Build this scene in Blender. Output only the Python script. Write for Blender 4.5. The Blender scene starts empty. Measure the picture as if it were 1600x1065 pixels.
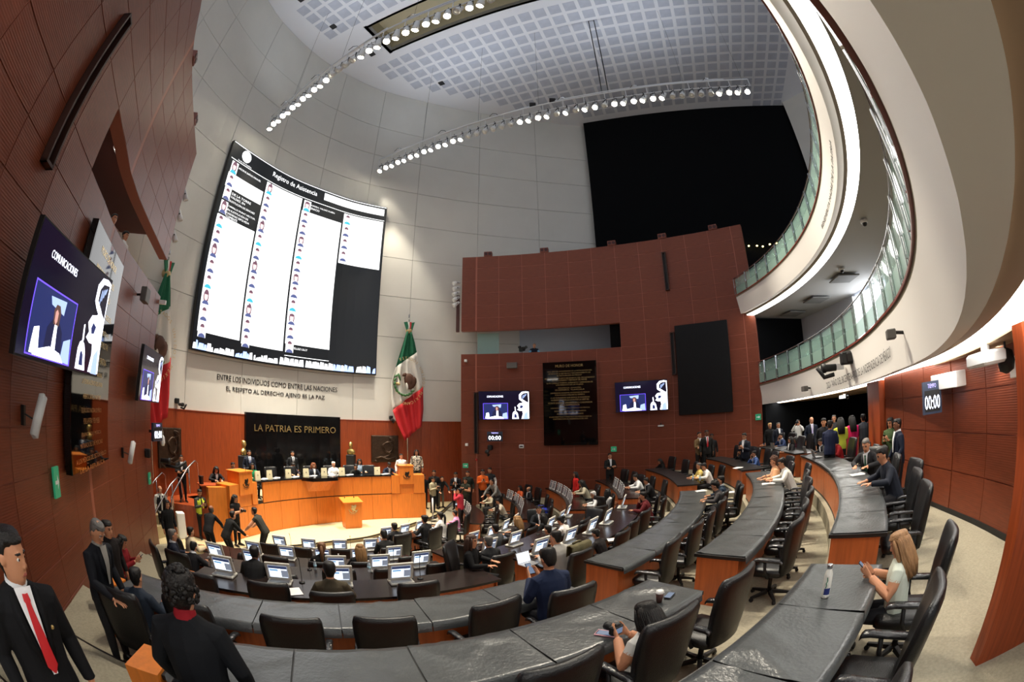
import bpy, math, random
from mathutils import Vector, Matrix
random.seed(7)
SC = bpy.context.scene
COL = SC.collection
R = math.radians
sin, cos, pi = math.sin, math.cos, math.pi

# ------------------------------------------------------------------ camera: a 15 mm diagonal fisheye held high over the back row
EYE = 4.60
cd = bpy.data.cameras.new('camera'); cam = bpy.data.objects.new('camera', cd); COL.objects.link(cam)
cd.type = 'PANO'; cd.panorama_type = 'FISHEYE_EQUISOLID'
cd.sensor_width = 36.0; cd.sensor_fit = 'HORIZONTAL'
cd.fisheye_lens = 690.0 / 1600.0 * 36.0; cd.fisheye_fov = R(200)
cd.clip_start = 0.02; cd.clip_end = 200
def aim(o, loc, pitch, roll, heading=0.0):
    h, p, r = R(heading), R(pitch), R(roll)
    right = Vector((cos(h), -sin(h), 0)); fwd = Vector((sin(h)*cos(p), cos(h)*cos(p), sin(p))); up = right.cross(fwd)
    rr = right*cos(r) - up*sin(r); uu = up*cos(r) + right*sin(r); b = -fwd
    o.matrix_world = Matrix(((rr.x, uu.x, b.x, loc[0]), (rr.y, uu.y, b.y, loc[1]), (rr.z, uu.z, b.z, loc[2]), (0, 0, 0, 1)))
aim(cam, (0, 0, EYE), 10.1, 0.7)
SC.camera = cam

# ------------------------------------------------------------------ light: even cool world fill let in where the rear is left unbuilt, the hall's own lamps come with their builders
w = bpy.data.worlds.new('hall_fill'); SC.world = w; w.use_nodes = True
w.node_tree.nodes['Background'].inputs[0].default_value = (0.82, 0.88, 1.0, 1)
w.node_tree.nodes['Background'].inputs[1].default_value = 0.52
VS = SC.view_settings; VS.view_transform = 'Standard'; VS.look = 'None'; VS.gamma = 1.0; VS.use_curve_mapping = False; VS.exposure = 0.35
SC.cycles.max_bounces = 6; SC.cycles.diffuse_bounces = 3; SC.cycles.glossy_bounces = 3; SC.cycles.transmission_bounces = 6; SC.cycles.transparent_max_bounces = 12
SC.cycles.sample_clamp_indirect = 4.0; SC.cycles.caustics_reflective = False; SC.cycles.caustics_refractive = False

# ------------------------------------------------------------------ helpers
def srgb(r, g=None, b=None):
    if g is None: r, g, b = r
    f = lambda c: (c/255/12.92) if c/255 <= .04045 else ((c/255+.055)/1.055)**2.4
    return (f(r), f(g), f(b), 1)
MATS = {}
def mat(name, col=(128, 128, 128), rough=.6, metal=0.0, spec=.5, emit=None, es=1.0, noise=0.0, nscale=6.0, bump=0.0, bscale=40.0, grooves=None, grain=None, alpha=None, trans=0.0, coat=0.0, sheen=0.0):
    if name in MATS: return MATS[name]
    m = bpy.data.materials.new(name); m.use_nodes = True; MATS[name] = m
    nt = m.node_tree; N = nt.nodes; L = nt.links; b = N['Principled BSDF']
    c = srgb(col); b.inputs['Base Color'].default_value = c
    b.inputs['Roughness'].default_value = rough; b.inputs['Metallic'].default_value = metal; b.inputs['Specular IOR Level'].default_value = spec
    if coat: b.inputs['Coat Weight'].default_value = coat; b.inputs['Coat Roughness'].default_value = .12
    if trans: b.inputs['Transmission Weight'].default_value = trans
    if alpha is not None: b.inputs['Alpha'].default_value = alpha
    if emit is not None:
        b.inputs['Emission Color'].default_value = srgb(emit); b.inputs['Emission Strength'].default_value = es
    tc = None
    def coord():
        nonlocal tc
        if tc is None: tc = N.new('ShaderNodeTexCoord')
        return tc.outputs['Object']
    last = None
    if noise or grain:
        mp = N.new('ShaderNodeMapping'); L.new(coord(), mp.inputs[0])
        if grain: mp.inputs['Scale'].default_value = grain
        nz = N.new('ShaderNodeTexNoise'); nz.inputs['Scale'].default_value = nscale; nz.inputs['Detail'].default_value = 4; L.new(mp.outputs[0], nz.inputs[0])
        rp = N.new('ShaderNodeValToRGB'); k = noise or .2
        rp.color_ramp.elements[0].position = .3; rp.color_ramp.elements[1].position = .7
        rp.color_ramp.elements[0].color = tuple(x*(1-k) for x in c[:3])+(1,); rp.color_ramp.elements[1].color = tuple(min(1, x*(1+k)) for x in c[:3])+(1,)
        L.new(nz.outputs[0], rp.inputs[0]); L.new(rp.outputs[0], b.inputs['Base Color']); last = rp.outputs[0]
    if grooves:                                   # fine horizontal or vertical grooves cut in the panel: (axis, pitch in m, depth)
        ax, pitch, dep = grooves
        sp = N.new('ShaderNodeSeparateXYZ'); L.new(coord(), sp.inputs[0])
        ml = N.new('ShaderNodeMath'); ml.operation = 'MULTIPLY'; ml.inputs[1].default_value = 2*pi/pitch; L.new(sp.outputs[ax], ml.inputs[0])
        sn = N.new('ShaderNodeMath'); sn.operation = 'SINE'; L.new(ml.outputs[0], sn.inputs[0])
        bp = N.new('ShaderNodeBump'); bp.inputs['Distance'].default_value = dep; bp.inputs['Strength'].default_value = .6; L.new(sn.outputs[0], bp.inputs['Height']); L.new(bp.outputs[0], b.inputs['Normal'])
    elif bump:
        nb = N.new('ShaderNodeTexNoise'); nb.inputs['Scale'].default_value = bscale; nb.inputs['Detail'].default_value = 5; L.new(coord(), nb.inputs[0])
        bp = N.new('ShaderNodeBump'); bp.inputs['Distance'].default_value = bump; L.new(nb.outputs[0], bp.inputs['Height']); L.new(bp.outputs[0], b.inputs['Normal'])
    return m
def glow(name, col, es):                          # a surface that gives off light (screens, lamps)
    m = mat(name, (8, 8, 10), rough=.4, emit=col, es=es); return m

class MB:
    """collects shapes; build() links them as ONE mesh object"""
    def __init__(s): s.v = []; s.f = []; s.m = []; s.k = 0; s.smooth = False
    def mi(s, k): s.k = k; return s
    def add(s, vs, fs):
        o = len(s.v); s.v += [tuple(p) for p in vs]
        for f in fs: s.f.append(tuple(i+o for i in f)); s.m.append(s.k)
        return s
    def quad(s, a, b, c, d): return s.add([a, b, c, d], [(0, 1, 2, 3)])
    def hexa(s, p):                               # 8 points: bottom ring 0-3 counter-clockwise, top ring 4-7
        return s.add(p, [(3, 2, 1, 0), (4, 5, 6, 7), (0, 1, 5, 4), (1, 2, 6, 5), (2, 3, 7, 6), (3, 0, 4, 7)])
    def box(s, c, d, rz=0.0, mtx=None):
        x, y, z = d[0]/2, d[1]/2, d[2]/2; ca, sa = cos(rz), sin(rz); P = []
        for zz in (-z, z):
            for xx, yy in ((-x, -y), (x, -y), (x, y), (-x, y)):
                q = Vector((c[0]+xx*ca-yy*sa, c[1]+xx*sa+yy*ca, c[2]+zz)); P.append(mtx @ q if mtx else q)
        return s.hexa(P)
    def bevbox(s, c, d, b=.02, rz=0.0):           # box with chamfered vertical and horizontal edges
        x, y, z = d[0]/2, d[1]/2, d[2]/2; rings = []; ca, sa = cos(rz), sin(rz)
        for zz, ins in ((-z, b), (-z+b, 0), (z-b, 0), (z, b)):
            X, Y = x-ins, y-ins; r = []
            for px, py in ((-X+b, -Y), (X-b, -Y), (X, -Y+b), (X, Y-b), (X-b, Y), (-X+b, Y), (-X, Y-b), (-X, -Y+b)):
                r.append((c[0]+px*ca-py*sa, c[1]+px*sa+py*ca, c[2]+zz))
            rings.append(r)
        return s.loft(rings, True)
    def loft(s, rings, caps=True, closed=True):
        n = len(rings[0]); o = len(s.v)
        for r in rings: s.v += [tuple(p) for p in r]
        def af(*ix): s.f.append(tuple(o+i for i in ix)); s.m.append(s.k)
        for i in range(len(rings)-1):
            for j in range(n if closed else n-1):
                k = (j+1) % n; af(i*n+j, i*n+k, (i+1)*n+k, (i+1)*n+j)
        if caps: af(*reversed(range(n))); af(*range((len(rings)-1)*n, len(rings)*n))
        return s
    def tube(s, path, r, n=8, caps=True):
        path = [Vector(p) for p in path]; rings = []; up = None
        for i, p in enumerate(path):
            t = (path[min(i+1, len(path)-1)]-path[max(i-1, 0)]).normalized()
            if up is None:
                up = Vector((0, 0, 1)) if abs(t.z) < .9 else Vector((1, 0, 0))
            a = t.cross(up).normalized(); b_ = a.cross(t).normalized(); up = b_
            rr = r[i] if isinstance(r, (list, tuple)) else r
            rings.append([p+a*rr*cos(2*pi*k/n)+b_*rr*sin(2*pi*k/n) for k in range(n)])
        return s.loft([list(reversed(q)) for q in rings], caps)
    def lathe(s, prof, c=(0, 0, 0), n=16, mtx=None):
        rings = []
        for r, z in prof:
            ring = [Vector((c[0]+r*cos(2*pi*k/n), c[1]+r*sin(2*pi*k/n), c[2]+z)) for k in range(n)]
            rings.append([mtx @ q for q in ring] if mtx else ring)
        return s.loft(rings, True)
    def prism(s, poly, z0, z1):
        n = len(poly); s.add([(x, y, z0) for x, y in poly]+[(x, y, z1) for x, y in poly],
                             [tuple(reversed(range(n))), tuple(range(n, 2*n))]+[(i, (i+1) % n, (i+1) % n+n, i+n) for i in range(n)]); return s
    def arc(s, c, r0, r1, a0, a1, z0, z1, n=None):  # curved block between two radii and two angles (degrees); z may be (z at a0, z at a1)
        n = n or max(2, int(abs(a1-a0)/1.5)+1); rings = []
        z0 = z0 if isinstance(z0, tuple) else (z0, z0); z1 = z1 if isinstance(z1, tuple) else (z1, z1)
        for i in range(n+1):
            t = i/n; a = R(a0+(a1-a0)*t); ca, sa = cos(a), sin(a); b0 = z0[0]+(z0[1]-z0[0])*t; b1 = z1[0]+(z1[1]-z1[0])*t
            rings.append([(c[0]+r0*ca, c[1]+r0*sa, b0), (c[0]+r1*ca, c[1]+r1*sa, b0), (c[0]+r1*ca, c[1]+r1*sa, b1), (c[0]+r0*ca, c[1]+r0*sa, b1)])
        if a1 > a0: rings = [list(reversed(r)) for r in rings]
        return s.loft(rings, True)
    def mesh(s, name, mats=None, smooth=None):
        me = bpy.data.meshes.new(name); me.from_pydata(s.v, [], s.f)
        for m in (mats if isinstance(mats, (list, tuple)) else [mats] if mats else []): me.materials.append(m)
        me.polygons.foreach_set('material_index', s.m)
        if s.smooth if smooth is None else smooth: me.polygons.foreach_set('use_smooth', [True]*len(me.polygons))
        me.update(); return me
    def build(s, name, mats=None, parent=None, smooth=None, **kw):
        return link(name, s.mesh(name, mats, smooth), parent, **kw)
def link(name, data, parent=None, loc=None, rz=None, mtx=None, **tags):
    o = bpy.data.objects.new(name, data); COL.objects.link(o)
    if parent is not None: o.parent = parent
    if mtx is not None: o.matrix_local = mtx
    else:
        if loc is not None: o.location = loc
        if rz is not None: o.rotation_euler = (0, 0, rz)
    return tag(o, **tags)
def tag(o, label=None, cat=None, group=None, kind=None):
    if label: o['label'] = label
    if cat: o['category'] = cat
    if group: o['group'] = group
    if kind: o['kind'] = kind
    return o
def thing(name, label, cat, loc=(0, 0, 0), rz=0.0, group=None, mtx=None, scale=None):
    o = bpy.data.objects.new(name, None); COL.objects.link(o); o.empty_display_size = .1
    if mtx is not None: o.matrix_world = mtx
    else: o.location = loc; o.rotation_euler = (0, 0, rz)
    if scale: o.scale = scale
    return tag(o, label, cat, group)
def dup(root, label, loc=None, rz=None, group=None, mtx=None, swap=None):
    r = root.copy(); COL.objects.link(r)
    if mtx is not None: r.matrix_world = mtx
    else:
        if loc is not None: r.location = loc
        if rz is not None: r.rotation_euler = (0, 0, rz)
    r['label'] = label
    if group: r['group'] = group
    def kids(a, b):
        for ch in a.children:
            c = ch.copy(); COL.objects.link(c); c.parent = b; kids(ch, c)
    kids(root, r); return r

class Curve:
    """a wall's plan: smooth curve through points, measured along its length"""
    def __init__(s, P, n=14):
        P = [Vector(p) for p in P]; Q = [2*P[0]-P[1]]+P+[2*P[-1]-P[-2]]; s.p = []
        for i in range(1, len(Q)-2):
            a, b, c, d = Q[i-1:i+3]
            for k in range(n):
                t = k/n; s.p.append(.5*(2*b+(c-a)*t+(2*a-5*b+4*c-d)*t*t+(3*b-a-3*c+d)*t**3))
        s.p.append(P[-1]); s.s = [0]
        for i in range(1, len(s.p)): s.s.append(s.s[-1]+(s.p[i]-s.p[i-1]).length)
        s.L = s.s[-1]
    def at(s, t):
        t0 = t; t = min(max(t, 0), s.L); lo, hi = 0, len(s.s)-1
        while hi-lo > 1:
            md = (lo+hi)//2
            if s.s[md] <= t: lo = md
            else: hi = md
        f = (t-s.s[lo])/(s.s[hi]-s.s[lo]); q = s.p[lo].lerp(s.p[hi], f)
        if t0 != t: q = q+s.tan(t)*(t0-t)
        return q
    def tan(s, t): 
        t = min(max(t, .05), s.L-.05); return (s.at(t+.05)-s.at(t-.05)).normalized()
    def out(s, t, d=0.0, side=1):                 # point d metres off the curve towards the hall
        q = s.at(t); tn = s.tan(t); return Vector((q.x+side*tn.y*d, q.y-side*tn.x*d))
    def frame(s, t, z, d=0.0, side=1):            # local x along the wall (left to right seen from the hall), y up, z towards the hall
        q = s.out(t, d, side); tn = s.tan(t)*side; nrm = Vector((tn.y, -tn.x))
        return Matrix(((tn.x, 0, nrm.x, q.x), (tn.y, 0, nrm.y, q.y), (0, 1, 0, z), (0, 0, 0, 1)))

_txt = {}
def text_geo(body, size=1.0, extrude=0.0, align='CENTER', bold=0.0, space=1.0):
    key = (body, size, extrude, align, bold, space)
    if key in _txt: return _txt[key]
    cu = bpy.data.curves.new('t', 'FONT'); cu.body = body; cu.size = size; cu.extrude = extrude; cu.align_x = align; cu.align_y = 'CENTER'; cu.offset = bold; cu.space_character = space; cu.resolution_u = 2
    o = bpy.data.objects.new('t', cu); me = o.to_mesh(); vs = [tuple(v.co) for v in me.vertices]; fs = [tuple(p.vertices) for p in me.polygons]
    o.to_mesh_clear(); bpy.data.objects.remove(o); bpy.data.curves.remove(cu)
    _txt[key] = (vs, fs); return vs, fs
def put_text(mb, body, size, place, width=None, extrude=0.0, align='CENTER', bold=0.0, height=None):
    vs, fs = text_geo(body, 1.0, 0.0, align, bold)
    xs = [v[0] for v in vs]; ys = [v[1] for v in vs]; kx = size; ky = size
    if width: kx = width/(max(xs)-min(xs))
    if height: ky = height/(max(ys)-min(ys))
    mb.add([place(v[0]*kx, v[1]*ky) for v in vs], fs)

def letters(mb, name, mt, root):
    """splits a run of letters into one object per letter (pieces stacked over each other, as in i or ñ, stay together)"""
    n = len(mb.v); par = list(range(n))
    def find(i):
        while par[i] != i: par[i] = par[par[i]]; i = par[i]
        return i
    for f in mb.f:
        for j in f[1:]: par[find(j)] = find(f[0])
    isl = {}
    for f in mb.f: isl.setdefault(find(f[0]), []).append(f)
    xr = []
    for r, fs in isl.items():
        us = [mb.u[i] for f in fs for i in f]; xr.append([min(us), max(us), fs])
    xr.sort(key=lambda t: t[0]); out = []
    for a, b, fs in xr:
        if out and a < out[-1][1]-.35*(b-a) : out[-1][1] = max(out[-1][1], b); out[-1][2] += fs
        else: out.append([a, b, list(fs)])
    inv = root.matrix_world.inverted() if False else Matrix.Translation(root.location).inverted()
    for a, b, fs in out:
        ix = sorted({i for f in fs for i in f}); mp = {i: k for k, i in enumerate(ix)}; q = MB(); q.add([inv @ Vector(mb.v[i]) for i in ix], [tuple(mp[i] for i in f) for f in fs]); q.build(name, [mt], root)
# ------------------------------------------------------------------ materials of the hall
WOOD = mat('grooved_cherry_panel', (114, 53, 30), rough=.42, spec=.45, noise=.14, nscale=3.0, grain=(1, 9, 1), grooves=(1, .034, .0012))
WOODJ = mat('panel_joint_batten', (158, 92, 72), rough=.5)
WOODB = mat('cherry_veneer', (150, 66, 30), rough=.38, noise=.22, nscale=5, grain=(6, 6, .35))
DAISW = mat('honey_veneer', (214, 122, 44), rough=.35, noise=.10, nscale=4, grain=(5, 5, .5))
DESKW = mat('desk_cherry_veneer', (178, 92, 44), rough=.35, noise=.18, nscale=4, grain=(5, 5, .4))
PLAST = mat('cream_plaster', (216, 214, 206), rough=.75, noise=.03, nscale=.7, bump=.002, bscale=3)
JOINT = mat('plaster_joint', (150, 146, 138), rough=.9)
CEILM = mat('white_ceiling', (226, 228, 234), rough=.8, noise=.02, nscale=.5)
TILEM = mat('grey_acoustic_tile', (186, 191, 204), rough=.9, noise=.08, nscale=1.5)
CARPET = mat('sand_carpet', (186, 170, 132), rough=.95, spec=.1, noise=.10, nscale=30, bump=.004, bscale=120)
CARPD = mat('taupe_carpet', (152, 145, 126), rough=.95, spec=.1, noise=.12, nscale=30, bump=.004, bscale=120)
RISER = mat('riser_carpet', (160, 142, 104), rough=.95, spec=.1)
FASC = mat('white_fascia', (238, 235, 230), rough=.6)
SOFF = mat('taupe_soffit', (150, 122, 92), rough=.7)
SOFG = mat('grey_soffit', (178, 176, 172), rough=.8)
DARK = mat('dark_void_black', (14, 15, 17), rough=.95, spec=.1)  # flat black standing in for the unlit depth of void and rooms
BLACK = mat('black_gloss', (7, 7, 8), rough=.09, spec=.55)
BLKM = mat('black_matt', (18, 18, 19), rough=.55)
GRAN = mat('black_granite', (12, 12, 13), rough=.10, spec=.6, noise=.3, nscale=60)
STEEL = mat('brushed_steel', (190, 190, 192), rough=.25, metal=1)
CHROME = mat('chrome', (215, 216, 220), rough=.12, metal=1)
DKMET = mat('dark_metal', (52, 50, 50), rough=.4, metal=.8)
WHTP = mat('white_plastic', (228, 228, 226), rough=.4)
GOLD = mat('brass_letter', (216, 186, 122), rough=.28, metal=.9)
BLKL = mat('black_letter', (26, 24, 24), rough=.5)
GLASS = mat('green_glass', (176, 214, 204), rough=.04, spec=.5, alpha=.34)
FROST = mat('frosted_glass', (150, 182, 172), rough=.35, alpha=.78)
STRIPL = glow('cove_light', (255, 252, 246), 9.0)
DOWNL = glow('downlight_lens', (255, 246, 230), 14.0)

# ------------------------------------------------------------------ plan of the hall: seats ring round the point CC, tier by tier
CC = (-7.33, 16.41)
def pol(r, a): return (CC[0]+r*cos(R(a)), CC[1]+r*sin(R(a)))
#        inner edge, outer edge, top, floor
RING = [(16.63, 17.35, 3.06, 2.31), (14.84, 15.52, 2.74, 1.99), (12.90, 13.60, 2.30, 1.55), (11.00, 11.75, 1.88, 1.13),
        (9.25, 9.95, 1.48, .73), (7.50, 8.20, 1.10, .35), (5.50, 6.20, .75, 0.0)]
RW = Curve([(-3.10535+21.3565*cos(1.54395-(1.54395-.87268)*i/11), .20609+21.3565*sin(1.54395-(1.54395-.87268)*i/11)) for i in range(12)], 6)
LW = Curve([(-10.66, 9.51), (-9.7, 8.06), (-8.9, 6.82), (-8.2, 5.75), (-7.48, 4.75), (-6.68, 3.74), (-5.45, 2.0), (-4.45, .2), (-3.7, -1.7), (-3.2, -3.7)])
BW = Curve([(-12.0, 5.5), (-12.4, 8.2), (-12.4, 10.94), (-12.1, 13.31), (-11.09, 16.47), (-9.67, 18.75), (-7.99, 20.58), (-4.89, 22.5), (-1.56, 23.9), (2, 24.8), (5.5, 25.3)])
# RW and BW run left to right seen from the hall (side=+1 is the hall); LW runs from the far corner towards the camera, so its hall side is -1

# floors, one terrace per tier
for k, (rf, rn, zt, zf) in enumerate(RING):
    r1 = RING[k-1][0]-.12 if k else 24.0
    a0, a1 = (-113, 42) if k < 6 else (-150, 62)
    m = MB().mi(0).arc(CC, rf-.12 if k < 6 else .5, r1, a0, a1, zf-.45, zf, 70)
    o = m.build('floor', [CARPD], kind='structure')
# half steps in the aisles
AIS = {0: [(-52.6, -49.4), (-20.3, -18.4)], 1: [(-53.6, -49.5), (-21, -18.7)], 2: [(-53.3, -49.3), (-20, -15.3), (-93, -75.5)], 3: [(-52.7, -48.3), (-18, -13), (-97, -79.5)],
       4: [(-52, -47), (-15.2, -12), (-100, -81)], 5: [(-51, -46.2), (-14, -10.4), (-104, -86)], 1.5: []}
for k in range(1, 6):
    rb = RING[k-1][0]-.12
    for a0, a1 in AIS[k]+([(-88, -72.5)] if k == 1 else []):
        zf = RING[k][3]; zu = RING[k-1][3]
        MB().arc(CC, rb-.36, rb-.002, a0, a1, zf+.001, (zf+zu)/2).build('floor', [CARPD], kind='structure')
        MB().arc(CC, rb-.385, rb-.355, a0, a1, (zf+zu)/2-.03, (zf+zu)/2+.004).build('trim_1', [DKMET], kind='structure')

# stage in front of the dais
stage = [(-10.9, 8.9), (-9.6, 10.3), (-8.3, 11.8), (-7.2, 13.0), (-6.29, 14.09), (-5.32, 15.19), (-4.63, 16.79), (-3.94, 18.53), (-3.45, 20.2), (-3.2, 23.6), (-8, 21.2), (-12.6, 16), (-12.9, 9)]
MB().prism(stage, -.3, .15).build('floor', [CARPET], kind='structure')
e = Curve([p for p in stage[:10]])
m = MB(); n = 60
for i in range(n):
    a, b = e.out(e.L*i/n, .012), e.out(e.L*(i+1)/n, .012); c, d = e.out(e.L*i/n, -.04), e.out(e.L*(i+1)/n, -.04)
    m.hexa([(a.x, a.y, .115), (b.x, b.y, .115), (d.x, d.y, .115), (c.x, c.y, .115), (a.x, a.y, .16), (b.x, b.y, .16), (d.x, d.y, .16), (c.x, c.y, .16)])
m.build('trim_2', [DKMET], kind='structure')

# ------------------------------------------------------------------ panelled side walls
_pm = {}
def panel_mesh(w_, h_, t_, mt):
    key = (round(w_, 3), round(h_, 3), t_, mt.name)
    if key not in _pm:
        b = .004; m = MB(); x, y = w_/2, h_/2
        m.add([(-x, -y, 0), (x, -y, 0), (x, y, 0), (-x, y, 0), (-x+b, -y+b, t_), (x-b, -y+b, t_), (x-b, y-b, t_), (-x+b, y-b, t_)],
              [(3, 2, 1, 0), (4, 5, 6, 7), (0, 1, 5, 4), (1, 2, 6, 5), (2, 3, 7, 6), (3, 0, 4, 7)])
        _pm[key] = m.mesh('panel', [mt])
    return _pm[key]
def sheet(cv, s0, s1, z0, z1, d0, d1, side, m, n=None):          # thick curved sheet standing on the plan curve
    n = n or max(1, int((s1-s0)/.6)+1); rings = []
    for i in range(n+1):
        t = s0+(s1-s0)*i/n; a, b = cv.out(t, d0, side), cv.out(t, d1, side)
        rings.append([(a.x, a.y, z0), (b.x, b.y, z0), (b.x, b.y, z1), (a.x, a.y, z1)])
    if side > 0: rings = [list(reversed(r)) for r in rings]
    return m.loft(rings, True)
def panel_wall(name, cv, side, scols, zrows, hole, back):
    """hole = (s0, s1, z0, z1)"""
    m = MB(); s_lo, s_hi = scols[0], scols[-1]; z_lo, z_hi = zrows[0], zrows[-1]
    h0, h1, y0, y1 = hole
    sheet(cv, s_lo, s_hi, z_lo, y0, -.30, 0, side, m); sheet(cv, s_lo, s_hi, y1, z_hi, -.30, 0, side, m); sheet(cv, h1, s_hi, y0, y1, -.30, 0, side, m)
    root = m.build(name, [back], kind='structure')
    cnt = 0
    for i in range(len(scols)-1):
        for j in range(len(zrows)-1):
            a, b, c, d = scols[i], scols[i+1], zrows[j], zrows[j+1]
            if (a+b)/2 < h1 and y0 < (c+d)/2 < y1: continue
            if b-a < .15 or d-c < .1: continue
            link('panel', panel_mesh(b-a-.012, d-c-.010, .008, WOOD), root, mtx=cv.frame((a+b)/2, (c+d)/2, .003, side)); cnt += 1
    return root
colsR = [0, .71, 1.9, 3.09, 4.28, 5.47, 6.66, 7.85, 9.04, 10.23, 11.42, 12.61, 13.8, RW.L]
rowsW = [0, .36]+[.36+.62*i for i in range(1, 12)]+[7.80, 8.97]+[8.97+.655*i for i in range(1, 7)]
wall_right = panel_wall('wall_right', RW, 1, colsR, rowsW, (0, 7.85, 7.80, 8.97), WOODJ)
colsL = [0, .71, 1.9, 3.09, 4.28, 5.47, 6.66, 7.85, 9.04, 10.23, 11.42, 12.61, 13.8, LW.L]
wall_left = panel_wall('wall_left', LW, -1, colsL, rowsW, (0, 7.85, 7.80, 8.97), WOODJ)
# galleries behind the long openings: floor, ceiling and a pale wall inside
for cv, sd, nm in ((RW, 1, 'right'), (LW, -1, 'left')):
    m = MB(); sheet(cv, 0, 7.9, 6.55, 6.68, -3.2, -.3, sd, m); m.build('floor', [CARPD], kind='structure')
    m = MB(); sheet(cv, 0, 8.2, 9.75, 9.9, -3.3, -.3, sd, m); m.build('ceiling', [mat('gallery_ceiling', (90, 40, 30), rough=.6)], kind='structure')
    m = MB(); sheet(cv, 1.8 if sd > 0 else 2.6, 8.2, 6.68, 9.75, -3.3, -3.15, sd, m); m.build('wall_gallery_'+nm, [mat('pale_blue_plaster', (176, 186, 198), rough=.8)], kind='structure')
    q = cv.out(4.2, -.75, sd); o = thing('gallery_fill_light', 'added tube light, hidden from view, brightening the '+nm+' gallery', 'light', (q.x, q.y, 9.71)); tn = cv.tan(4.2); an = math.atan2(tn.y, tn.x)  # light added to brighten the gallery, kept out of view behind the header
    MB().box((0, 0, 0), (2.4, .16, .05), an).build('housing', [WHTP], o); MB().box((0, 0, -.035), (2.3, .08, .03), an).build('tube', [STRIPL], o)
    m = MB(); sheet(cv, 7.3, 7.85, 7.7, 9.7, -.40, -.36, sd, m) if sd > 0 else None
    if sd > 0: m.build('door_1', [DARK], kind='structure')
m = MB(); sheet(RW, .75, 1.82, 7.8, 8.93, -.55, -.53, 1, m); m.build('window_1', [FROST], kind='structure')
# end caps of the side walls (where the wall stops short of the rear wall)
# ------------------------------------------------------------------ rear wall: cream panels over cherry planks
root = MB(); sheet(BW, 0, BW.L, 0, 24.7, -.35, -.03, 1, root); wall_back = root.build('wall_back', [JOINT], kind='structure')
sj = [0, 2.2, 4.1, 7.40, 10.45, 13.5, 16.53, 19.47, 23.25, 27.04, 30.84]; zj = [4.44, 6.62, 8.76, 10.93, 13.10, 15.2, 17.3, 19.4, 21.5, 24.6]
for i in range(len(sj)-1):
    for j in range(len(zj)-1):
        m = MB(); sheet(BW, sj[i]+.011, sj[i+1]-.011, zj[j]+.011, zj[j+1]-.011, -.03, 0, 1, m, 4); m.build('panel', [PLAST], wall_back)
np_ = 44
for i in range(np_):
    a, b = 2.0+(23.6-2.0)*i/np_, 2.0+(23.6-2.0)*(i+1)/np_
    m = MB(); sheet(BW, a+.002, b-.002, .1, 4.43, -.03, .03, 1, m, 1); m.build('plank', [WOODB], wall_back)
m = MB(); sheet(BW, 2, 23.6, 4.43, 4.46, -.03, .045, 1, m); m.build('trim_3', [WOODB], kind='structure')
# ------------------------------------------------------------------ black void to the right of the rear wall
m = MB(); m.hexa([(5.22, 24.85, 0), (19.6, 19.3, 0), (20, 19.9, 0), (5.4, 25.6, 0), (5.22, 24.85, 24.58), (19.6, 19.3, 24.58), (20, 19.9, 24.58), (5.4, 25.6, 24.58)])
m.build('wall_dark', [DARK], kind='structure')
m = MB(); m.hexa([(19.0, 19.2, 5), (20.6, 16.0, 5), (21, 16.2, 5), (19.5, 19.6, 5), (19.0, 19.2, 24.6), (20.6, 16.0, 24.6), (21, 16.2, 24.6), (19.5, 19.6, 24.6)])
m.build('wall_fin', [PLAST], kind='structure')
m = MB(); m.hexa([(20.8, 16.1, 5), (23, 2, 5), (23.4, 2, 5), (21.2, 16.3, 5), (20.8, 16.1, 24.6), (23, 2, 24.6), (23.4, 2, 24.6), (21.2, 16.3, 24.6)])
m.build('wall_far_right', [mat('brown_wall', (70, 48, 40), rough=.7)], kind='structure')

# ------------------------------------------------------------------ ceiling with a light trough and acoustic tiles
UX, UY = .927, -.375                                   # along the trusses
def uv(u, v, z): return (u*UX+v*.375, u*UY+v*.927, z)
ZCL = 24.6
m = MB()
def slab(u0, u1, v0, v1, z0=ZCL, z1=ZCL+.3): m.hexa([uv(u0, v0, z0), uv(u1, v0, z0), uv(u1, v1, z0), uv(u0, v1, z0), uv(u0, v0, z1), uv(u1, v0, z1), uv(u1, v1, z1), uv(u0, v1, z1)])
slab(-24, -12.6, -3, 34); slab(-12.6, 14, -3, 10.9); slab(-12.6, 14, 13.2, 34); slab(10, 14, 10.9, 13.2)
ceiling = m.build('ceiling', [CEILM], kind='structure')
TRO = mat('trough_lining', (176, 166, 138), rough=.8)
m = MB(); slab(-12.8, 10.2, 10.7, 13.4, ZCL+1.15, ZCL+1.3); slab(-12.8, -12.6, 10.7, 13.4, ZCL, ZCL+1.2); slab(-12.6, 10.2, 10.75, 10.9, ZCL, ZCL+1.2); slab(-12.6, 10.2, 13.2, 13.35, ZCL, ZCL+1.2)
m.build('trim_4', [TRO], kind='structure')
cells = []
bwp = [BW.at(BW.L*i/120) for i in range(121)]
for iv in range(-4, 40):
    v = 14.25+iv*.82 if iv >= 0 else 10.0+(iv+1)*.82
    if v > 27: continue
    for iu in range(-20, 29):
        u = -13+iu*.82
        if u > 11.4: continue
        x, y, _ = uv(u, v, 0)
        if u < -12 and 10.4 < v < 13.6: continue
        dd = min((p.x-x)**2+(p.y-y)**2 for p in bwp)**.5
        inside = (x > -12.4 and y < 24.6+.12*x-.5) and not (dd < 1.35)
        # inside of the rear wall?
        q = min(bwp, key=lambda p: (p.x-x)**2+(p.y-y)**2); i = bwp.index(q); i = min(max(i, 1), 119); tn = bwp[i+1]-bwp[i-1]
        side_ = (x-q.x)*tn.y-(y-q.y)*tn.x
        if side_ < 0 or dd < 1.3: continue
        if y > 24.3-.37*(x-5.4) and x > 5: continue
        cells.append((x*x+y*y, x, y))
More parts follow.
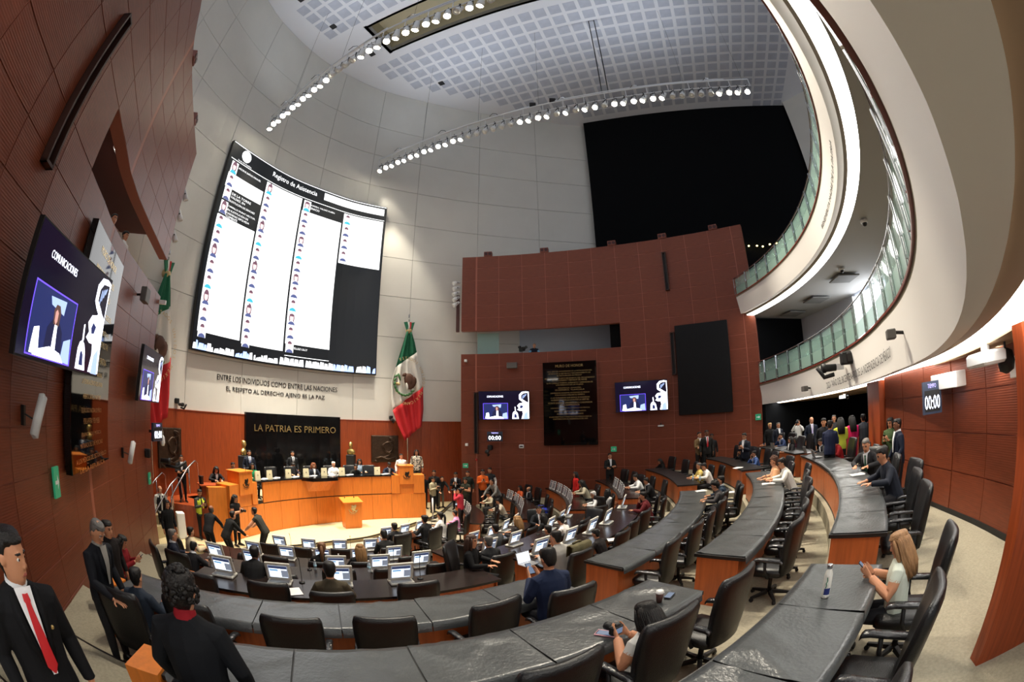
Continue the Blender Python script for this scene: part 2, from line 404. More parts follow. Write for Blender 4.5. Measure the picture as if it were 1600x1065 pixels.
cells.sort()
ang = math.atan2(UY, UX); tm = MB().bevbox((0, 0, .01), (.62, .62, .03), .008).mesh('acoustic_tile', [TILEM])
for d_, x, y in cells[:300]: link('acoustic_tile', tm, ceiling, loc=(x, y, ZCL-.008), rz=ang)
if cells[300:]:
    m = MB()
    for d_, x, y in cells[300:]: m.box((x, y, ZCL+.002), (.62, .62, .03), ang)
    m.build('acoustic_tile', [TILEM], ceiling, kind='stuff')
VENT = mat('black_vent', (40, 40, 42), rough=.6)
for x, y in ((-10.6, 11.6), (-9.5, 14.2), (-7.9, 17.0), (-4.2, 20.4)):
    tag(MB().bevbox((x, y, ZCL-.02), (.34, .34, .08), .02, ang).build('ceiling_speaker', [VENT]), 'small square black speaker set in the white ceiling rim, ' + {-10.6: 'nearest the side wall', -9.5: 'second along the rear wall', -7.9: 'third along the rear wall', -4.2: 'farthest along the rear wall'}[x], 'speaker', 'speakers in the ceiling rim')
# ------------------------------------------------------------------ two curved balconies over the back rows
def zlow(a): return 4.66+.30*min(1, max(0, (2-a)/38))          # underside of the lower fascia dips a little towards the side wall
def htop(a): return .80+.20*min(1, max(0, (2-a)/38))
def ring_band(m, f, a0, a1, n):                                  # f(angle) -> list of (r, z) for the section
    rings = []
    for i in range(n+1):
        a = a0+(a1-a0)*i/n; rings.append([(CC[0]+r*cos(R(a)), CC[1]+r*sin(R(a)), z) for r, z in f(a)])
    return m.loft([list(reversed(r)) for r in rings] if a1 > a0 else rings, True)
A0, A1 = 3.5, -118
m = MB(); ring_band(m, lambda a: [(18.0, zlow(a)), (18.18, zlow(a)), (18.08, zlow(a)+htop(a)), (17.9, zlow(a)+htop(a))], A0, A1, 90); m.smooth = False
wall_low = m.build('wall_balcony_lower', [FASC], kind='structure')
m = MB(); ring_band(m, lambda a: [(18.16, zlow(a)+.04), (18.46, zlow(a)+.05), (18.46, zlow(a)+.25), (18.16, zlow(a)+.25)], A0, A1, 90); m.build('ceiling', [SOFF], kind='structure')
m = MB(); ring_band(m, lambda a: [(18.46, zlow(a)+.06), (18.86, zlow(a)+.0), (18.86, zlow(a)+.1), (18.46, zlow(a)+.1)], A0, A1, 90)
tag(m.build('cove_light', [STRIPL]), 'long curved white cove light under the lower balcony', 'light')
m = MB(); ring_band(m, lambda a: [(18.86, zlow(a)-.02), (26, zlow(a)-.06), (26, zlow(a)+.6), (18.86, zlow(a)+.6)], A0, A1, 90); m.build('ceiling', [SOFF], kind='structure')
m = MB(); ring_band(m, lambda a: [(17.9, zlow(a)+htop(a)-.01), (26, zlow(a)+htop(a)-.01), (26, zlow(a)+htop(a)+.06), (17.9, zlow(a)+htop(a)+.06)], A0, A1, 90); m.build('floor', [CARPD], kind='structure')
m = MB(); ring_band(m, lambda a: [(17.86, zlow(a)+htop(a)+.06), (18.02, zlow(a)+htop(a)+.06), (18.02, zlow(a)+htop(a)+.10), (17.86, zlow(a)+htop(a)+.10)], A0, A1, 90); m.build('trim_5', [mat('red_wood_cap', (120, 52, 38), rough=.4)], kind='structure')
ZU = 8.72
m = MB(); ring_band(m, lambda a: [(17.45, ZU), (17.62, ZU), (17.52, ZU+.78), (17.35, ZU+.78)], A0, A1, 90); wall_up = m.build('wall_balcony_upper', [FASC], kind='structure')
m = MB(); ring_band(m, lambda a: [(17.6, ZU+.0), (17.66, ZU-.08), (17.66, ZU+.2), (17.6, ZU+.2)], A0, A1, 90); m.build('trim_6', [mat('olive_soffit', (128, 118, 100), rough=.7)], kind='structure')
m = MB(); ring_band(m, lambda a: [(17.66, ZU-.10), (17.90, ZU-.16), (17.90, ZU), (17.66, ZU)], A0, A1, 90)
tag(m.build('cove_light', [STRIPL]), 'long curved white cove light under the upper balcony', 'light')
m = MB(); ring_band(m, lambda a: [(17.9, ZU-.16), (26, ZU-.3), (26, ZU+.3), (17.9, ZU+.3)], A0, A1, 90); m.build('ceiling', [SOFG], kind='structure')
m = MB(); ring_band(m, lambda a: [(17.35, ZU+.76), (26, ZU+.76), (26, ZU+.82), (17.35, ZU+.82)], A0, A1, 90); m.build('floor', [CARPD], kind='structure')
m = MB(); ring_band(m, lambda a: [(17.32, ZU+.82), (17.46, ZU+.82), (17.46, ZU+.86), (17.32, ZU+.86)], A0, A1, 90); m.build('trim_7', [MATS['red_wood_cap']], kind='structure')
# balustrades: steel posts, glass panes (frosted below), handrail
POST = MB().box((0, 0, .46), (.05, .014, .92)).box((0, .03, .46), (.03, .02, .92)).mesh('post', [STEEL])
CLAMP = MB().box((0, 0, 0), (.035, .06, .05)).mesh('clamp', [CHROME])
def balustrade(label, rr, zf, hh, step):
    root = thing('balcony_railing', label, 'railing', (*pol(rr, -30), zf(-30)))
    inv = root.matrix_world.copy(); inv = Matrix.Translation(root.location).inverted(); a = 2.2
    hr = [Vector((*pol(rr, 2.2-i*1.2), zf(2.2-i*1.2)+hh)) for i in range(88)]
    MB().tube([inv @ p for p in hr], .022, 8).build('handrail', [STEEL], root, smooth=True)
    while a > -100:
        x, y = pol(rr, a); z = zf(a)
        link('post', POST, root, mtx=inv @ (Matrix.Translation((x, y, z)) @ Matrix.Rotation(R(a)+pi/2, 4, 'Z') @ Matrix.Diagonal((1, 1, hh/.92, 1))))
        for zz in (.12, .42):
            link('clamp', CLAMP, root, mtx=inv @ (Matrix.Translation((x, y, z+zz)) @ Matrix.Rotation(R(a), 4, 'Z')))
        b = a-step; m = MB()
        for k, (q0, q1) in enumerate(((.06, .46*hh), (.46*hh, hh-.05))):
            m.mi(k); p0, p1 = Vector(pol(rr+.03, a-.12)), Vector(pol(rr+.03, b+.12)); e0, e1 = Vector(pol(rr+.042, a-.12)), Vector(pol(rr+.042, b+.12))
            za, zb = zf(a), zf(b)
            m.hexa([inv @ Vector(q) for q in ((p0.x, p0.y, za+q0), (p1.x, p1.y, zb+q0), (e1.x, e1.y, zb+q0), (e0.x, e0.y, za+q0), (p0.x, p0.y, za+q1), (p1.x, p1.y, zb+q1), (e1.x, e1.y, zb+q1), (e0.x, e0.y, za+q1))])
        m.build('glass_pane', [FROST, GLASS], root); a = b
    return root
balustrade('curved steel and glass railing along the lower balcony', 17.88, lambda a: zlow(a)+htop(a)+.08, .95, 3.3)
balustrade('curved steel and glass railing along the upper balcony', 17.36, lambda a: ZU+.84, .80, 3.5)
# gallery walls behind the lower and upper balcony
GW = mat('grey_blue_plaster', (186, 190, 200), rough=.8)
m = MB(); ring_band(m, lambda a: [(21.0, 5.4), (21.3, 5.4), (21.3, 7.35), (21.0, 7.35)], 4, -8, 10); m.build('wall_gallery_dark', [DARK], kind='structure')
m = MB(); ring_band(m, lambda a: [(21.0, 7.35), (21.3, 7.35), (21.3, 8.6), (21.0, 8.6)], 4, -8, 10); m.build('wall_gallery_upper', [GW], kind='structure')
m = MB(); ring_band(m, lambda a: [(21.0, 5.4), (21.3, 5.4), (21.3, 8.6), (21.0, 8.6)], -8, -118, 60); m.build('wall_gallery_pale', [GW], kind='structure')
m = MB(); m.hexa([(10.6, 16.9, 5.4), (14.5, 16.9, 5.4), (14.5, 17.3, 5.4), (10.6, 17.3, 5.4), (10.6, 16.9, 8.5), (14.5, 16.9, 8.5), (14.5, 17.3, 8.5), (10.6, 17.3, 8.5)]); m.build('wall_gallery_side', [DARK], kind='structure')
# bright window in the lower gallery
wn = MB(); g = glow('daylight_window', (240, 246, 255), 6.0)
ring_band(wn, lambda a: [(20.90, 6.55), (20.98, 6.55), (20.98, 8.35), (20.90, 8.35)], -11, -17.5, 8); win = wn.build('window_2', [g], kind='structure')
for a in (-10.9, -13.2, -15.4, -17.6):
    m = MB(); ring_band(m, lambda t: [(20.84, 6.5), (20.92, 6.5), (20.92, 8.4), (20.84, 8.4)], a+.13, a-.13, 1); m.build('window_frame', [WHTP], win)
# letters on both fascias
def ring_text(body, rr, lean, zc, a_left, a_right, h, label):
    vs, fs = text_geo(body, 1.0); xs = [v[0] for v in vs]; ys = [v[1] for v in vs]; x0, x1 = min(xs), max(xs); y0, y1 = min(ys), max(ys); m = MB()
    P = []
    for v in vs:
        a = a_left+(a_right-a_left)*(v[0]-x0)/(x1-x0); zz = (v[1]-(y0+y1)/2)/(y1-y0)*h; P.append((*pol(rr-lean*zz, a), zc(a)+zz))
    m.add(P, fs); m.u = [v[0] for v in vs]; o = thing('fascia_lettering', label, 'lettering', (*pol(rr, (a_left+a_right)/2), zc((a_left+a_right)/2))); letters(m, 'letter', BLKL, o); return o
ring_text('2021 "AÑO DEL BICENTENARIO DE LA INDEPENDENCIA DE MÉXICO"', 17.93, .1, lambda a: zlow(a)+.24+.16*(-17.5-a)/19, -17.5, -36.5, .25, 'thin black capitals reading 2021 año del bicentenario on the lower fascia')
ring_text('2020 "AÑO DE LEONA VICARIO"', 17.385, .13, lambda a: ZU+.52, -29.0, -39.5, .13, 'small black lettering line on the upper fascia, nearer the glass')
ring_text('BENEMÉRITA MADRE DE LA PATRIA', 17.41, .13, lambda a: ZU+.25, -28.0, -42, .13, 'small black lettering line on the upper fascia, nearer the cove light')
# soffit fittings
VP = mat('vent_grey', (120, 118, 114), rough=.7)
for i, (a, r_) in enumerate(((-2, 19.6), (-9, 19.4), (-17.5, 19.2))):
    x, y = pol(r_, a); tag(MB().bevbox((x, y, ZU-.27), (.9, .9, .05), .01, R(a)).build('ceiling_vent', [VP]), 'square grey air vent in the upper balcony soffit, ' + ('nearest the panelled wall', 'middle of the three', 'nearest the bright window')[i], 'vent', 'air vents under the upper balcony')
for i, (a, r_) in enumerate(((-20.3, 18.7), (-32.1, 18.3))):
    x, y = pol(r_, a); o = thing('dome_camera', 'small white dome camera under the upper balcony, ' + ('beside the grey vents' if i == 0 else 'nearer the viewer'), 'camera', (x, y, ZU-.2)); MB().lathe([(.02, 0), (.11, 0), (.11, -.05), (.09, -.07), (.01, -.07)], n=14).build('housing', [WHTP], o); MB().lathe([(.07, -.07), (.06, -.11), (.035, -.14), (.005, -.15)], n=14).build('dome', [BLACK], o, smooth=True)
for i, (a, r_) in enumerate(((-10, 20.1), (-18, 19.9), (-30, 19.6), (-38, 19.5), (-44.5, 19.45), (-50.5, 19.5))):
    x, y = pol(r_, a); z = zlow(a)-.05; o = thing('downlight', ('first', 'second', 'third', 'fourth', 'fifth', 'last and nearest')[i] + ' round recessed downlight under the lower balcony counting from the far end', 'light', (x, y, z), group='downlights under the lower balcony')
    MB().lathe([(.075, 0), (.13, 0), (.13, -.015), (.085, -.02)], n=20).build('trim_ring', [WHTP], o); MB().lathe([(.001, .0), (.08, -.012), (.08, -.004), (.001, .01)], n=20).build('lens', [DOWNL], o)
    ld = bpy.data.lights.new('downlight', 'SPOT'); ld.energy = 60; ld.spot_size = R(110); ld.spot_blend = .8; ld.shadow_soft_size = .08; ld.color = (1, .93, .82)
    l = bpy.data.objects.new('bulb_light', ld); COL.objects.link(l); l.parent = o; l.location = (0, 0, -.04)
# wood wall behind the back aisle, near panel, dark room at the far end
BK = Curve([(4.9, -2.4), (5.45, -.3), (6.16, 1.91), (6.62, 2.75), (7.11, 3.68), (7.69, 4.93), (8.35, 6.3), (9.0, 7.6)])
root = MB(); sheet(BK, 0, BK.L, 2.2, 4.95, -.3, 0, -1, root, 20); wb = root.build('wall_rear_right', [WOODJ], kind='structure')
for i in range(9):
    for j in range(4):
        a, b = BK.L*i/9, BK.L*(i+1)/9; link('panel', panel_mesh(b-a-.014, .655, .028, WOOD), wb, mtx=BK.frame((a+b)/2, 2.42+.335+.67*j-.03, .006, -1))
m = MB(); sheet(BK, 0, BK.L, 2.31, 2.40, 0, .045, -1, m); m.build('baseboard_right', [BLKM], kind='structure')
m = MB(); m.box((9.35, 8.1, 3.5), (.5, 1.0, 2.8), R(-28)); m.build('wall_pier', [WOODB], kind='structure')
m = MB(); m.hexa([(3.42, 1.18, 2.3), (4.9, .35, 2.3), (5.0, .6, 2.3), (3.5, 1.32, 2.3), (3.42, 1.18, 4.9), (4.9, .35, 4.9), (5.0, .6, 4.9), (3.5, 1.32, 4.9)]); m.build('door_2', [WOODB], kind='structure')
m = MB(); ring_band(m, lambda a: [(23.2, 2.2), (23.5, 2.2), (23.5, 5), (23.2, 5)], 8, -24, 20); m.build('wall_rear_dark', [DARK], kind='structure')
m = MB(); m.hexa([(9.4, 8.6, 2.2), (15, 6.5, 2.2), (15.2, 7, 2.2), (9.6, 8.9, 2.2), (9.4, 8.6, 4.9), (15, 6.5, 4.9), (15.2, 7, 4.9), (9.6, 8.9, 4.9)]); m.build('wall_rear_side', [DARK], kind='structure')
m = MB(); m.hexa([(10.7, 16.4, 2.2), (17, 16.8, 2.2), (17, 17.2, 2.2), (10.7, 16.8, 2.2), (10.7, 16.4, 5), (17, 16.8, 5), (17, 17.2, 5), (10.7, 16.8, 5)]); m.build('wall_rear_return', [DARK], kind='structure')
m = MB(); ring_band(m, lambda a: [(19.55, 2.31), (19.62, 2.31), (19.62, 3.42), (19.55, 3.42)], -11.0, -24.5, 14); m.build('wall_rear_parapet', [mat('red_veneer', (142, 52, 36), rough=.4, noise=.1, grain=(5, 5, .5))], kind='structure')
# ------------------------------------------------------------------ lighting trusses with par cans
SP = 6200; CEIL_FILL = 70
TRW = mat('white_truss', (222, 224, 226), rough=.4)
LENS_ON = glow('spot_lens_lit', (255, 246, 222), 30.0); LENS_OFF = mat('spot_lens_dark', (214, 214, 206), rough=.2)
for mm in (LENS_ON,): mm.cycles.emission_sampling = 'NONE'
CANM = MB().lathe([(.02, .20), (.055, .20), (.075, .14), (.085, .02), (.10, -.02), (.105, -.16), (.095, -.16), (.09, -.02), (.02, -.0)], n=14).mesh('can', [WHTP], True)
LENON = MB().lathe([(.001, -.19), (.05, -.182), (.085, -.16), (.092, -.14), (.001, -.135)], n=14).mesh('lens', [LENS_ON], True)
LENOFF = MB().lathe([(.001, -.15), (.088, -.145), (.088, -.13), (.001, -.13)], n=14).mesh('lens', [LENS_OFF], True)
YOKE = MB().box((.115, 0, .11), (.012, .03, .28)).box((-.115, 0, .11), (.012, .03, .28)).box((0, 0, .25), (.242, .03, .014)).box((0, 0, .32), (.03, .03, .14)).mesh('yoke', [BLKM])
ORD = ['first', 'second', 'third', 'fourth', 'fifth', 'sixth', 'seventh', 'eighth', 'ninth', 'tenth', 'eleventh', 'twelfth', 'thirteenth', 'fourteenth', 'fifteenth', 'sixteenth', 'seventeenth', 'eighteenth', 'nineteenth', 'twentieth']
def ordw(i):
    if i < 20: return ORD[i]
    t = {2: 'twenty', 3: 'thirty', 4: 'forty'}[(i+1)//10]
    return (t.rstrip('y')+'ieth' if (i+1) % 10 == 0 else t+'-'+ORD[(i+1) % 10-1])
def truss(name_, pts, zt, nl, pattern, cables, spots, label):
    cv = Curve([Vector(p) for p in pts], 8); c0 = cv.at(cv.L/2); root = thing('lighting_truss', label, 'truss', (c0.x, c0.y, zt)); inv = Matrix.Translation(root.location).inverted(); n = 40
    top = [Vector((*cv.at(cv.L*i/n), zt)) for i in range(n+1)]; bot = [Vector((*cv.at(cv.L*i/n), zt-.42)) for i in range(n+1)]
    MB().tube([inv @ p for p in top], .035, 8).build('top_chord', [TRW], root, smooth=True); MB().tube([inv @ p for p in bot], .024, 8).build('bottom_chord', [TRW], root, smooth=True)
    k = int(cv.L/.95)
    for i in range(k+1):
        q = cv.at(cv.L*i/k); MB().tube([inv @ Vector((q.x, q.y, zt)), inv @ Vector((q.x, q.y, zt-.42))], .016, 6).build('strut', [TRW], root)
    for s_, thick in cables:
        q = cv.at(cv.L*s_); MB().tube([inv @ Vector((q.x, q.y, zt)), inv @ Vector((q.x+.05, q.y, ZCL))], thick, 5).build('cable', [BLKM], root)
    for i in (3, 9, 15, 22, 29, 36):
        q = top[i]; MB().tube([inv @ (q+Vector((-.25, 0, .02))), inv @ (q+Vector((-.1, 0, .22))), inv @ (q+Vector((.08, 0, .2))), inv @ (q+Vector((.2, 0, .03)))], .015, 5).build('cable_loop', [BLKM], root)
    if name_ == 'far':
        for i in (19, 21): MB().bevbox(inv @ (top[i]+Vector((0, 0, .14))), (.3, .16, .2), .02).build('junction_box', [DKMET], root)
    # added fill bar on the top chord, put in to brighten the ceiling
    for f0, f1 in ((.06, .48), (.52, .94)):
        a_, b_ = cv.at(cv.L*f0), cv.at(cv.L*f1); c_ = (a_+b_)/2; dv = (b_-a_); L_ = dv.length; an = math.atan2(dv.y, dv.x)
        MB().box(inv @ Vector((c_.x, c_.y, zt+.07)), (L_, .07, .05), an).build('added_fill_bar', [TRW], root)
        ld = bpy.data.lights.new('ceiling_fill', 'AREA'); ld.shape = 'RECTANGLE'; ld.size = L_; ld.size_y = .1; ld.energy = CEIL_FILL; ld.color = (.84, .91, 1.0); ld.spread = R(110)
        l = bpy.data.objects.new('ceiling_fill', ld); COL.objects.link(l); l.parent = root; l.matrix_local = Matrix.Translation(inv @ Vector((c_.x, c_.y, zt+.12))) @ Matrix.Rotation(an, 4, 'Z') @ Matrix.Rotation(pi, 4, 'X')
    for i in range(nl):
        s_ = (i+.5)/nl; q = cv.at(cv.L*s_); p = Vector((q.x, q.y, zt-.72)); lit = pattern[i % len(pattern)] == '1'
        tgt = Vector((-6.5+ (i/nl-.5)*7, 14.5, 1)) if lit else Vector((p.x-5+random.uniform(-1, 1), p.y-3, 6))
        if lit: tgt = Vector((CC[0]+4+(i/nl-.5)*9, CC[1]-9, 2)) if i % 2 else tgt
        dr = (p-tgt).normalized(); yaw = math.atan2(dr.y, dr.x); tilt = math.acos(max(-1, min(1, dr.z)))
        o = thing('spotlight', f"{'lit' if lit else 'unlit'} white spotlight, {ordw(i)} from the left end of the {'long far' if name_ == 'far' else 'near upper'} truss", 'spotlight', p, yaw+pi/2, 'spotlights on the '+name_+' truss')
        link('yoke', YOKE, o); rot = Matrix.Rotation(tilt, 4, 'X') @ Matrix.Diagonal((1.3, 1.3, 1.2, 1))
        link('can', CANM, o, mtx=rot); link('lens', LENON if lit else LENOFF, o, mtx=rot)
        if i in spots:
            ld = bpy.data.lights.new('beam', 'SPOT'); ld.energy = spots[i][1]; ld.spot_size = R(spots[i][2]); ld.spot_blend = .7; ld.shadow_soft_size = .14; ld.color = (1, .90, .74)
            l = bpy.data.objects.new('beam', ld); COL.objects.link(l); l.parent = o; t2 = Vector(spots[i][0]); d2 = (p-t2).normalized(); y2 = math.atan2(d2.y, d2.x)-(yaw+pi/2)+pi/2
            l.matrix_local = Matrix.Rotation(y2, 4, 'Z') @ Matrix.Rotation(math.acos(d2.z), 4, 'X') @ Matrix.Translation((0, 0, -.24))
    return cv
truss('far', [(-7.37, 20.34), (-4.33, 18.76), (-1.54, 17.44), (1.37, 16.22), (4.28, 15.11), (7.04, 14.0), (9.06, 13.25), (10.78, 12.56)], EYE+14.1, 44,
      '11111111111110000001111010110111111000001111110111100000'[:44].replace('x', '1'), [(.16, .006), (.33, .006), (.49, .006), (.645, .03), (.66, .03), (.84, .006), (.985, .006)],
      {0: ((-6.2, 21.75, 14.3), SP*.035, 44), 2: ((-5.2, 22.3, 6), SP*.35, 46), 4: ((-7.5, 17.5, 1.2), SP, 46), 8: ((-5.5, 17.5, 1), SP, 46), 12: ((-2, 14, 1), SP*.6, 60), 20: ((0, 11, 1.5), SP*.5, 60), 28: ((4, 9, 2), SP*.5, 60), 34: ((5, 12, 2), SP*.45, 60), 23: ((9.5, 8, 5.5), SP*.8, 50), 31: ((5.5, 3.5, 5.5), SP*.6, 50), 36: ((10, 12, 6.5), SP*.5, 60)},
      'long white lighting truss hung in front of the dark opening')
truss('near', [(-11.2, 14.1), (-9.0, 12.8), (-7.0, 11.6), (-5.7, 10.85), (-4.55, 10.25), (-3.2, 9.7), (-2.06, 9.25), (.8, 8.1), (3.5, 7.0)], EYE+13.4, 40,
      '1111111111110000111111111101100100110111', [(.12, .006), (.33, .006), (.55, .006), (.8, .006)],
      {1: ((-11.6, 15.2, 5), SP*.35, 46), 6: ((-9.6, 18.8, 5), SP*.5, 44), 4: ((-9, 15, 1), SP, 46), 8: ((-8, 14.5, .6), SP, 50), 16: ((-6.5, 15, 0), SP*.9, 50), 20: ((-4.5, 9, 1), SP*.5, 60), 24: ((-2, 8, 2), SP*.4, 60), 26: ((5.5, 5, 7), SP*.5, 50)},
      'white lighting truss running out through the top of the picture under the ceiling trough')
# ------------------------------------------------------------------ dais: curved front in two tiers, worktop, two rostrums
OD = (-1.3, 11.6); RD = 7.95
def pd(r, a): return (OD[0]+r*cos(R(a)), OD[1]+r*sin(R(a)))
dais = thing('presidium_dais', 'long curved honey-wood dais with black worktop facing the seats', 'dais', (*pd(RD, 144), .15))
DI = Matrix.Translation(dais.location).inverted()
def dpart(mb, name, mts, smooth=None): 
    mb.v = [tuple(DI @ Vector(p)) for p in mb.v]; return mb.build(name, mts, dais, smooth)
dpart(MB().arc(OD, RD+.04, RD+2.6, 108.9, 175.5, .15, 1.25), 'platform', [CARPET])
js = [120.0, 126.3, 132.6, 138.9, 145.2, 151.5, 157.8, 164.1, 170.4, 177.5]
for a, b in zip(js[:-1], js[1:]):
    dpart(MB().arc(OD, RD, RD+.06, a+.04, b-.04, .16, 1.26), 'front_panel', [DAISW])
    if b < 167: dpart(MB().arc(OD, RD+.0, RD+.06, a+.04, b-.04, 1.30, 2.06), 'desk_panel', [DAISW])
# flat right-hand block under the rostrum
def flatblk(a0, a1, z0, z1, out0, out1, name, mt, roll=None):
    p0, p1 = Vector(pd(RD, a0)), Vector(pd(RD, a1)); t = (p1-p0).normalized(); nrm = Vector((t.y, -t.x))
    if (Vector(OD)-p0).dot(nrm) < 0: nrm = -nrm
    q = [p0+nrm*out1, p1+nrm*out1, p1-nrm*out0, p0-nrm*out0]
    m = MB().hexa([(v.x, v.y, z0) for v in q]+[(v.x, v.y, z1) for v in q]); dpart(m, name, [mt]); return p0, p1, nrm
flatblk(119.9, 109.0, .16, 1.27, .06, .0, 'front_panel', DAISW)
flatblk(109.05, 108.95, .16, 1.25, 2.6, 0, 'end_panel', DAISW)
dpart(MB().arc(OD, RD-.03, RD+.62, 118.6, 166.8, 2.06, 2.12), 'worktop', [GRAN])
dpart(MB().arc(OD, RD+.03, RD+.1, 118.6, 166.8, 1.262, 1.30), 'painted_shadow_line', [BLKM])  # black strip painting the shadow line under the upper tier
# centre pod
p = [pd(RD, 150), pd(RD-.42, 147.8), pd(RD-.5, 143.4), pd(RD-.42, 139.0), pd(RD, 136.8), pd(RD+.1, 143)]
dpart(MB().prism(p, 2.0, 2.14), 'pod_top', [GRAN])
q = [pd(RD, 148.8), pd(RD-.2, 146.5), pd(RD-.28, 143.4), pd(RD-.2, 140.2), pd(RD, 138.0), pd(RD+.05, 143)]
mm = [((x+OD[0]*0), y) for x, y in q]; r2 = [pd(RD+.0, 147.8), pd(RD-.03, 146), pd(RD-.05, 143.4), pd(RD-.03, 140.8), pd(RD, 139.0), pd(RD+.05, 143)]
dpart(MB().loft([[(x, y, 1.55) for x, y in r2], [(x, y, 2.0) for x, y in q]]), 'pod_front', [DAISW])
# rostrums with an embossed seal
SEALD = mat('dark_bronze_seal', (40, 34, 28), rough=.35, metal=.6); SEALG = mat('pale_brass_seal', (216, 200, 150), rough=.3, metal=.8)
def seal(place, r, mt, parent, lift=.015):
    """eagle roundel: wreath of leaves below, bird body, wing, head and tail, ring of small letters"""
    m = MB()
    def blob(cx, cy, rx, ry, ang=0.0, n=12, h=lift):
        ca, sa = cos(ang), sin(ang); rg = []
        for k_, hh in ((1.0, 0), (.8, h*.8), (.3, h)):
            rg.append([place(r*(cx+(rx*k_*cos(t))*ca-(ry*k_*sin(t))*sa), r*(cy+(rx*k_*cos(t))*sa+(ry*k_*sin(t))*ca), hh) for t in [2*pi*i/n for i in range(n)]])
        m.loft(rg, True)
    blob(.06, .12, .34, .50, .35); blob(.28, .25, .26, .56, -.45); blob(-.16, .52, .17, .15); blob(-.30, .48, .12, .05, -.5); blob(.32, -.32, .34, .16, -.5); blob(-.28, -.02, .1, .30, .4); blob(-.05, -.42, .12, .2)
    for i in range(13):
        t = R(195+i*12.5); blob(.80*cos(t), .80*sin(t), .15, .055, t+1.2+(.5 if i % 2 else -.3), 8)
    for i in range(9):
        t = R(228+i*10.5); blob(1.08*cos(t), 1.08*sin(t), .05, .035, t, 6)
    return m.build('seal', [mt], parent, smooth=True, kind='stuff')
def rostrum(a_l, a_r, sh_l, sh_r, label):
    o = thing('rostrum', label, 'rostrum', (*pd(RD, (a_l+a_r)/2), 1.27)); inv = Matrix.Translation(o.location).inverted()
    def blk(a0, a1, z0, z1, back, out, name, mt):
        p0, p1 = Vector(pd(RD, a0)), Vector(pd(RD, a1)); t = (p1-p0).normalized(); nrm = Vector((-t.y, t.x)); nrm = nrm if (Vector(OD)-p0).dot(nrm) > 0 else -nrm
        qq = [p0+nrm*out, p1+nrm*out, p1-nrm*back, p0-nrm*back]; m = MB().hexa([(v.x, v.y, z0) for v in qq]+[(v.x, v.y, z1) for v in qq]); m.v = [tuple(inv @ Vector(v)) for v in m.v]; m.build(name, [mt], o); return p0, p1, nrm
    blk(sh_l, a_l+.05, 1.29, 2.10, .62, .05, 'shoulder', DAISW); blk(a_r-.05, sh_r, 1.29, 2.10, .62, .05, 'shoulder', DAISW)
    blk(a_l, a_r, 1.27, 1.68, .5, .0, 'recess_panel', DAISW)
    p0, p1, nrm = blk(a_l, a_r, 1.70, 2.50, .55, .09, 'tower', DAISW)
    blk(a_l+.25, a_r-.25, 2.50, 2.53, .6, .12, 'reading_top', DAISW)
    mid = (p0+p1)/2+nrm*.095; t = (p1-p0).normalized(); wdt = (p1-p0).length
    # left to right as seen from the seats
    if (t.x*nrm.y-t.y*nrm.x) > 0: t = -t
    seal(lambda x, y, h: tuple(inv @ Vector((mid.x-t.x*x*-1+nrm.x*h, mid.y+t.y*x+nrm.y*h, 2.12+y))), .20, SEALD, o)
    MB().tube([inv @ Vector((mid.x, mid.y, 2.52)), inv @ Vector((mid.x-.02, mid.y, 2.66)), inv @ Vector((mid.x+.02, mid.y-.06, 2.74))], .008, 6).build('microphone', [BLKM], o)
    return o
rostrum(117.2, 112.8, 119.9, 109.3, 'honey-wood rostrum with dark seal at the right end of the dais')
rostrum(173.5, 168.5, 177.4, 166.5, 'honey-wood rostrum with dark seal at the left end of the dais')
# left wing: landing, low wall beside the rostrum, clerk desk, steps and rails
MB().prism([(-9.35, 12.1), (-9.73, 11.43), (-10.61, 11.42), (-11.4, 11.1), (-12.25, 11.0), (-12.3, 13.2), (-10.4, 13.9)], .1, 1.25).build('floor', [WOODB], kind='structure')
MB().prism([(-9.3, 12.04), (-9.73, 11.40), (-9.93, 11.52), (-9.5, 12.16)], .15, 2.02).build('wall_rostrum_side', [DAISW], kind='structure')
LWD = thing('clerk_desk', 'low wooden clerk desk at the left wing of the dais', 'desk', (-9.95, 12.35, 1.25), R(-36))
MB().box((0, 0, .36), (.45, 1.5, .72)).build('body', [WOODB], LWD); MB().box((0, 0, .74), (.62, 1.65, .04)).build('desktop', [WOODB], LWD)
for i in range(4): MB().box((-11.8, 10.85-.30*i, .15+(1.1-.27*i)/2-.14), (1.0, .30, 1.1-.27*i)).build('floor', [CARPET], kind='structure')
for k, (xx, yy) in enumerate(((-11.25, 10.95), (-12.2, 11.0), (-10.75, 11.42))):
    o = thing('handrail', 'bent steel tube handrail at the dais steps, ' + ('middle of the three', 'nearest the side wall', 'nearest the left rostrum')[k], 'handrail', (xx, yy, .15 if k < 2 else .75), group='handrails of the dais steps')
    MB().tube([(0, -.95, .0), (0, -.95, .85), (0, -.85, .98), (0, .0, 1.75), (0, .45, 2.0), (0, .62, 1.92), (0, .66, 1.1)], .028, 8).build('rail', [STEEL], o, smooth=True); MB().tube([(0, .1, .9), (0, .1, 1.8)], .022, 8).build('post', [STEEL], o, smooth=True)
o = thing('bollard', 'dark square post at the corner of the clerk desk', 'post', (-10.35, 11.75, 1.25)); MB().bevbox((0, 0, .5), (.13, .13, 1.0), .01).build('shaft', [DKMET], o); MB().bevbox((0, 0, 1.02), (.15, .15, .05), .01).build('cap', [DKMET], o)
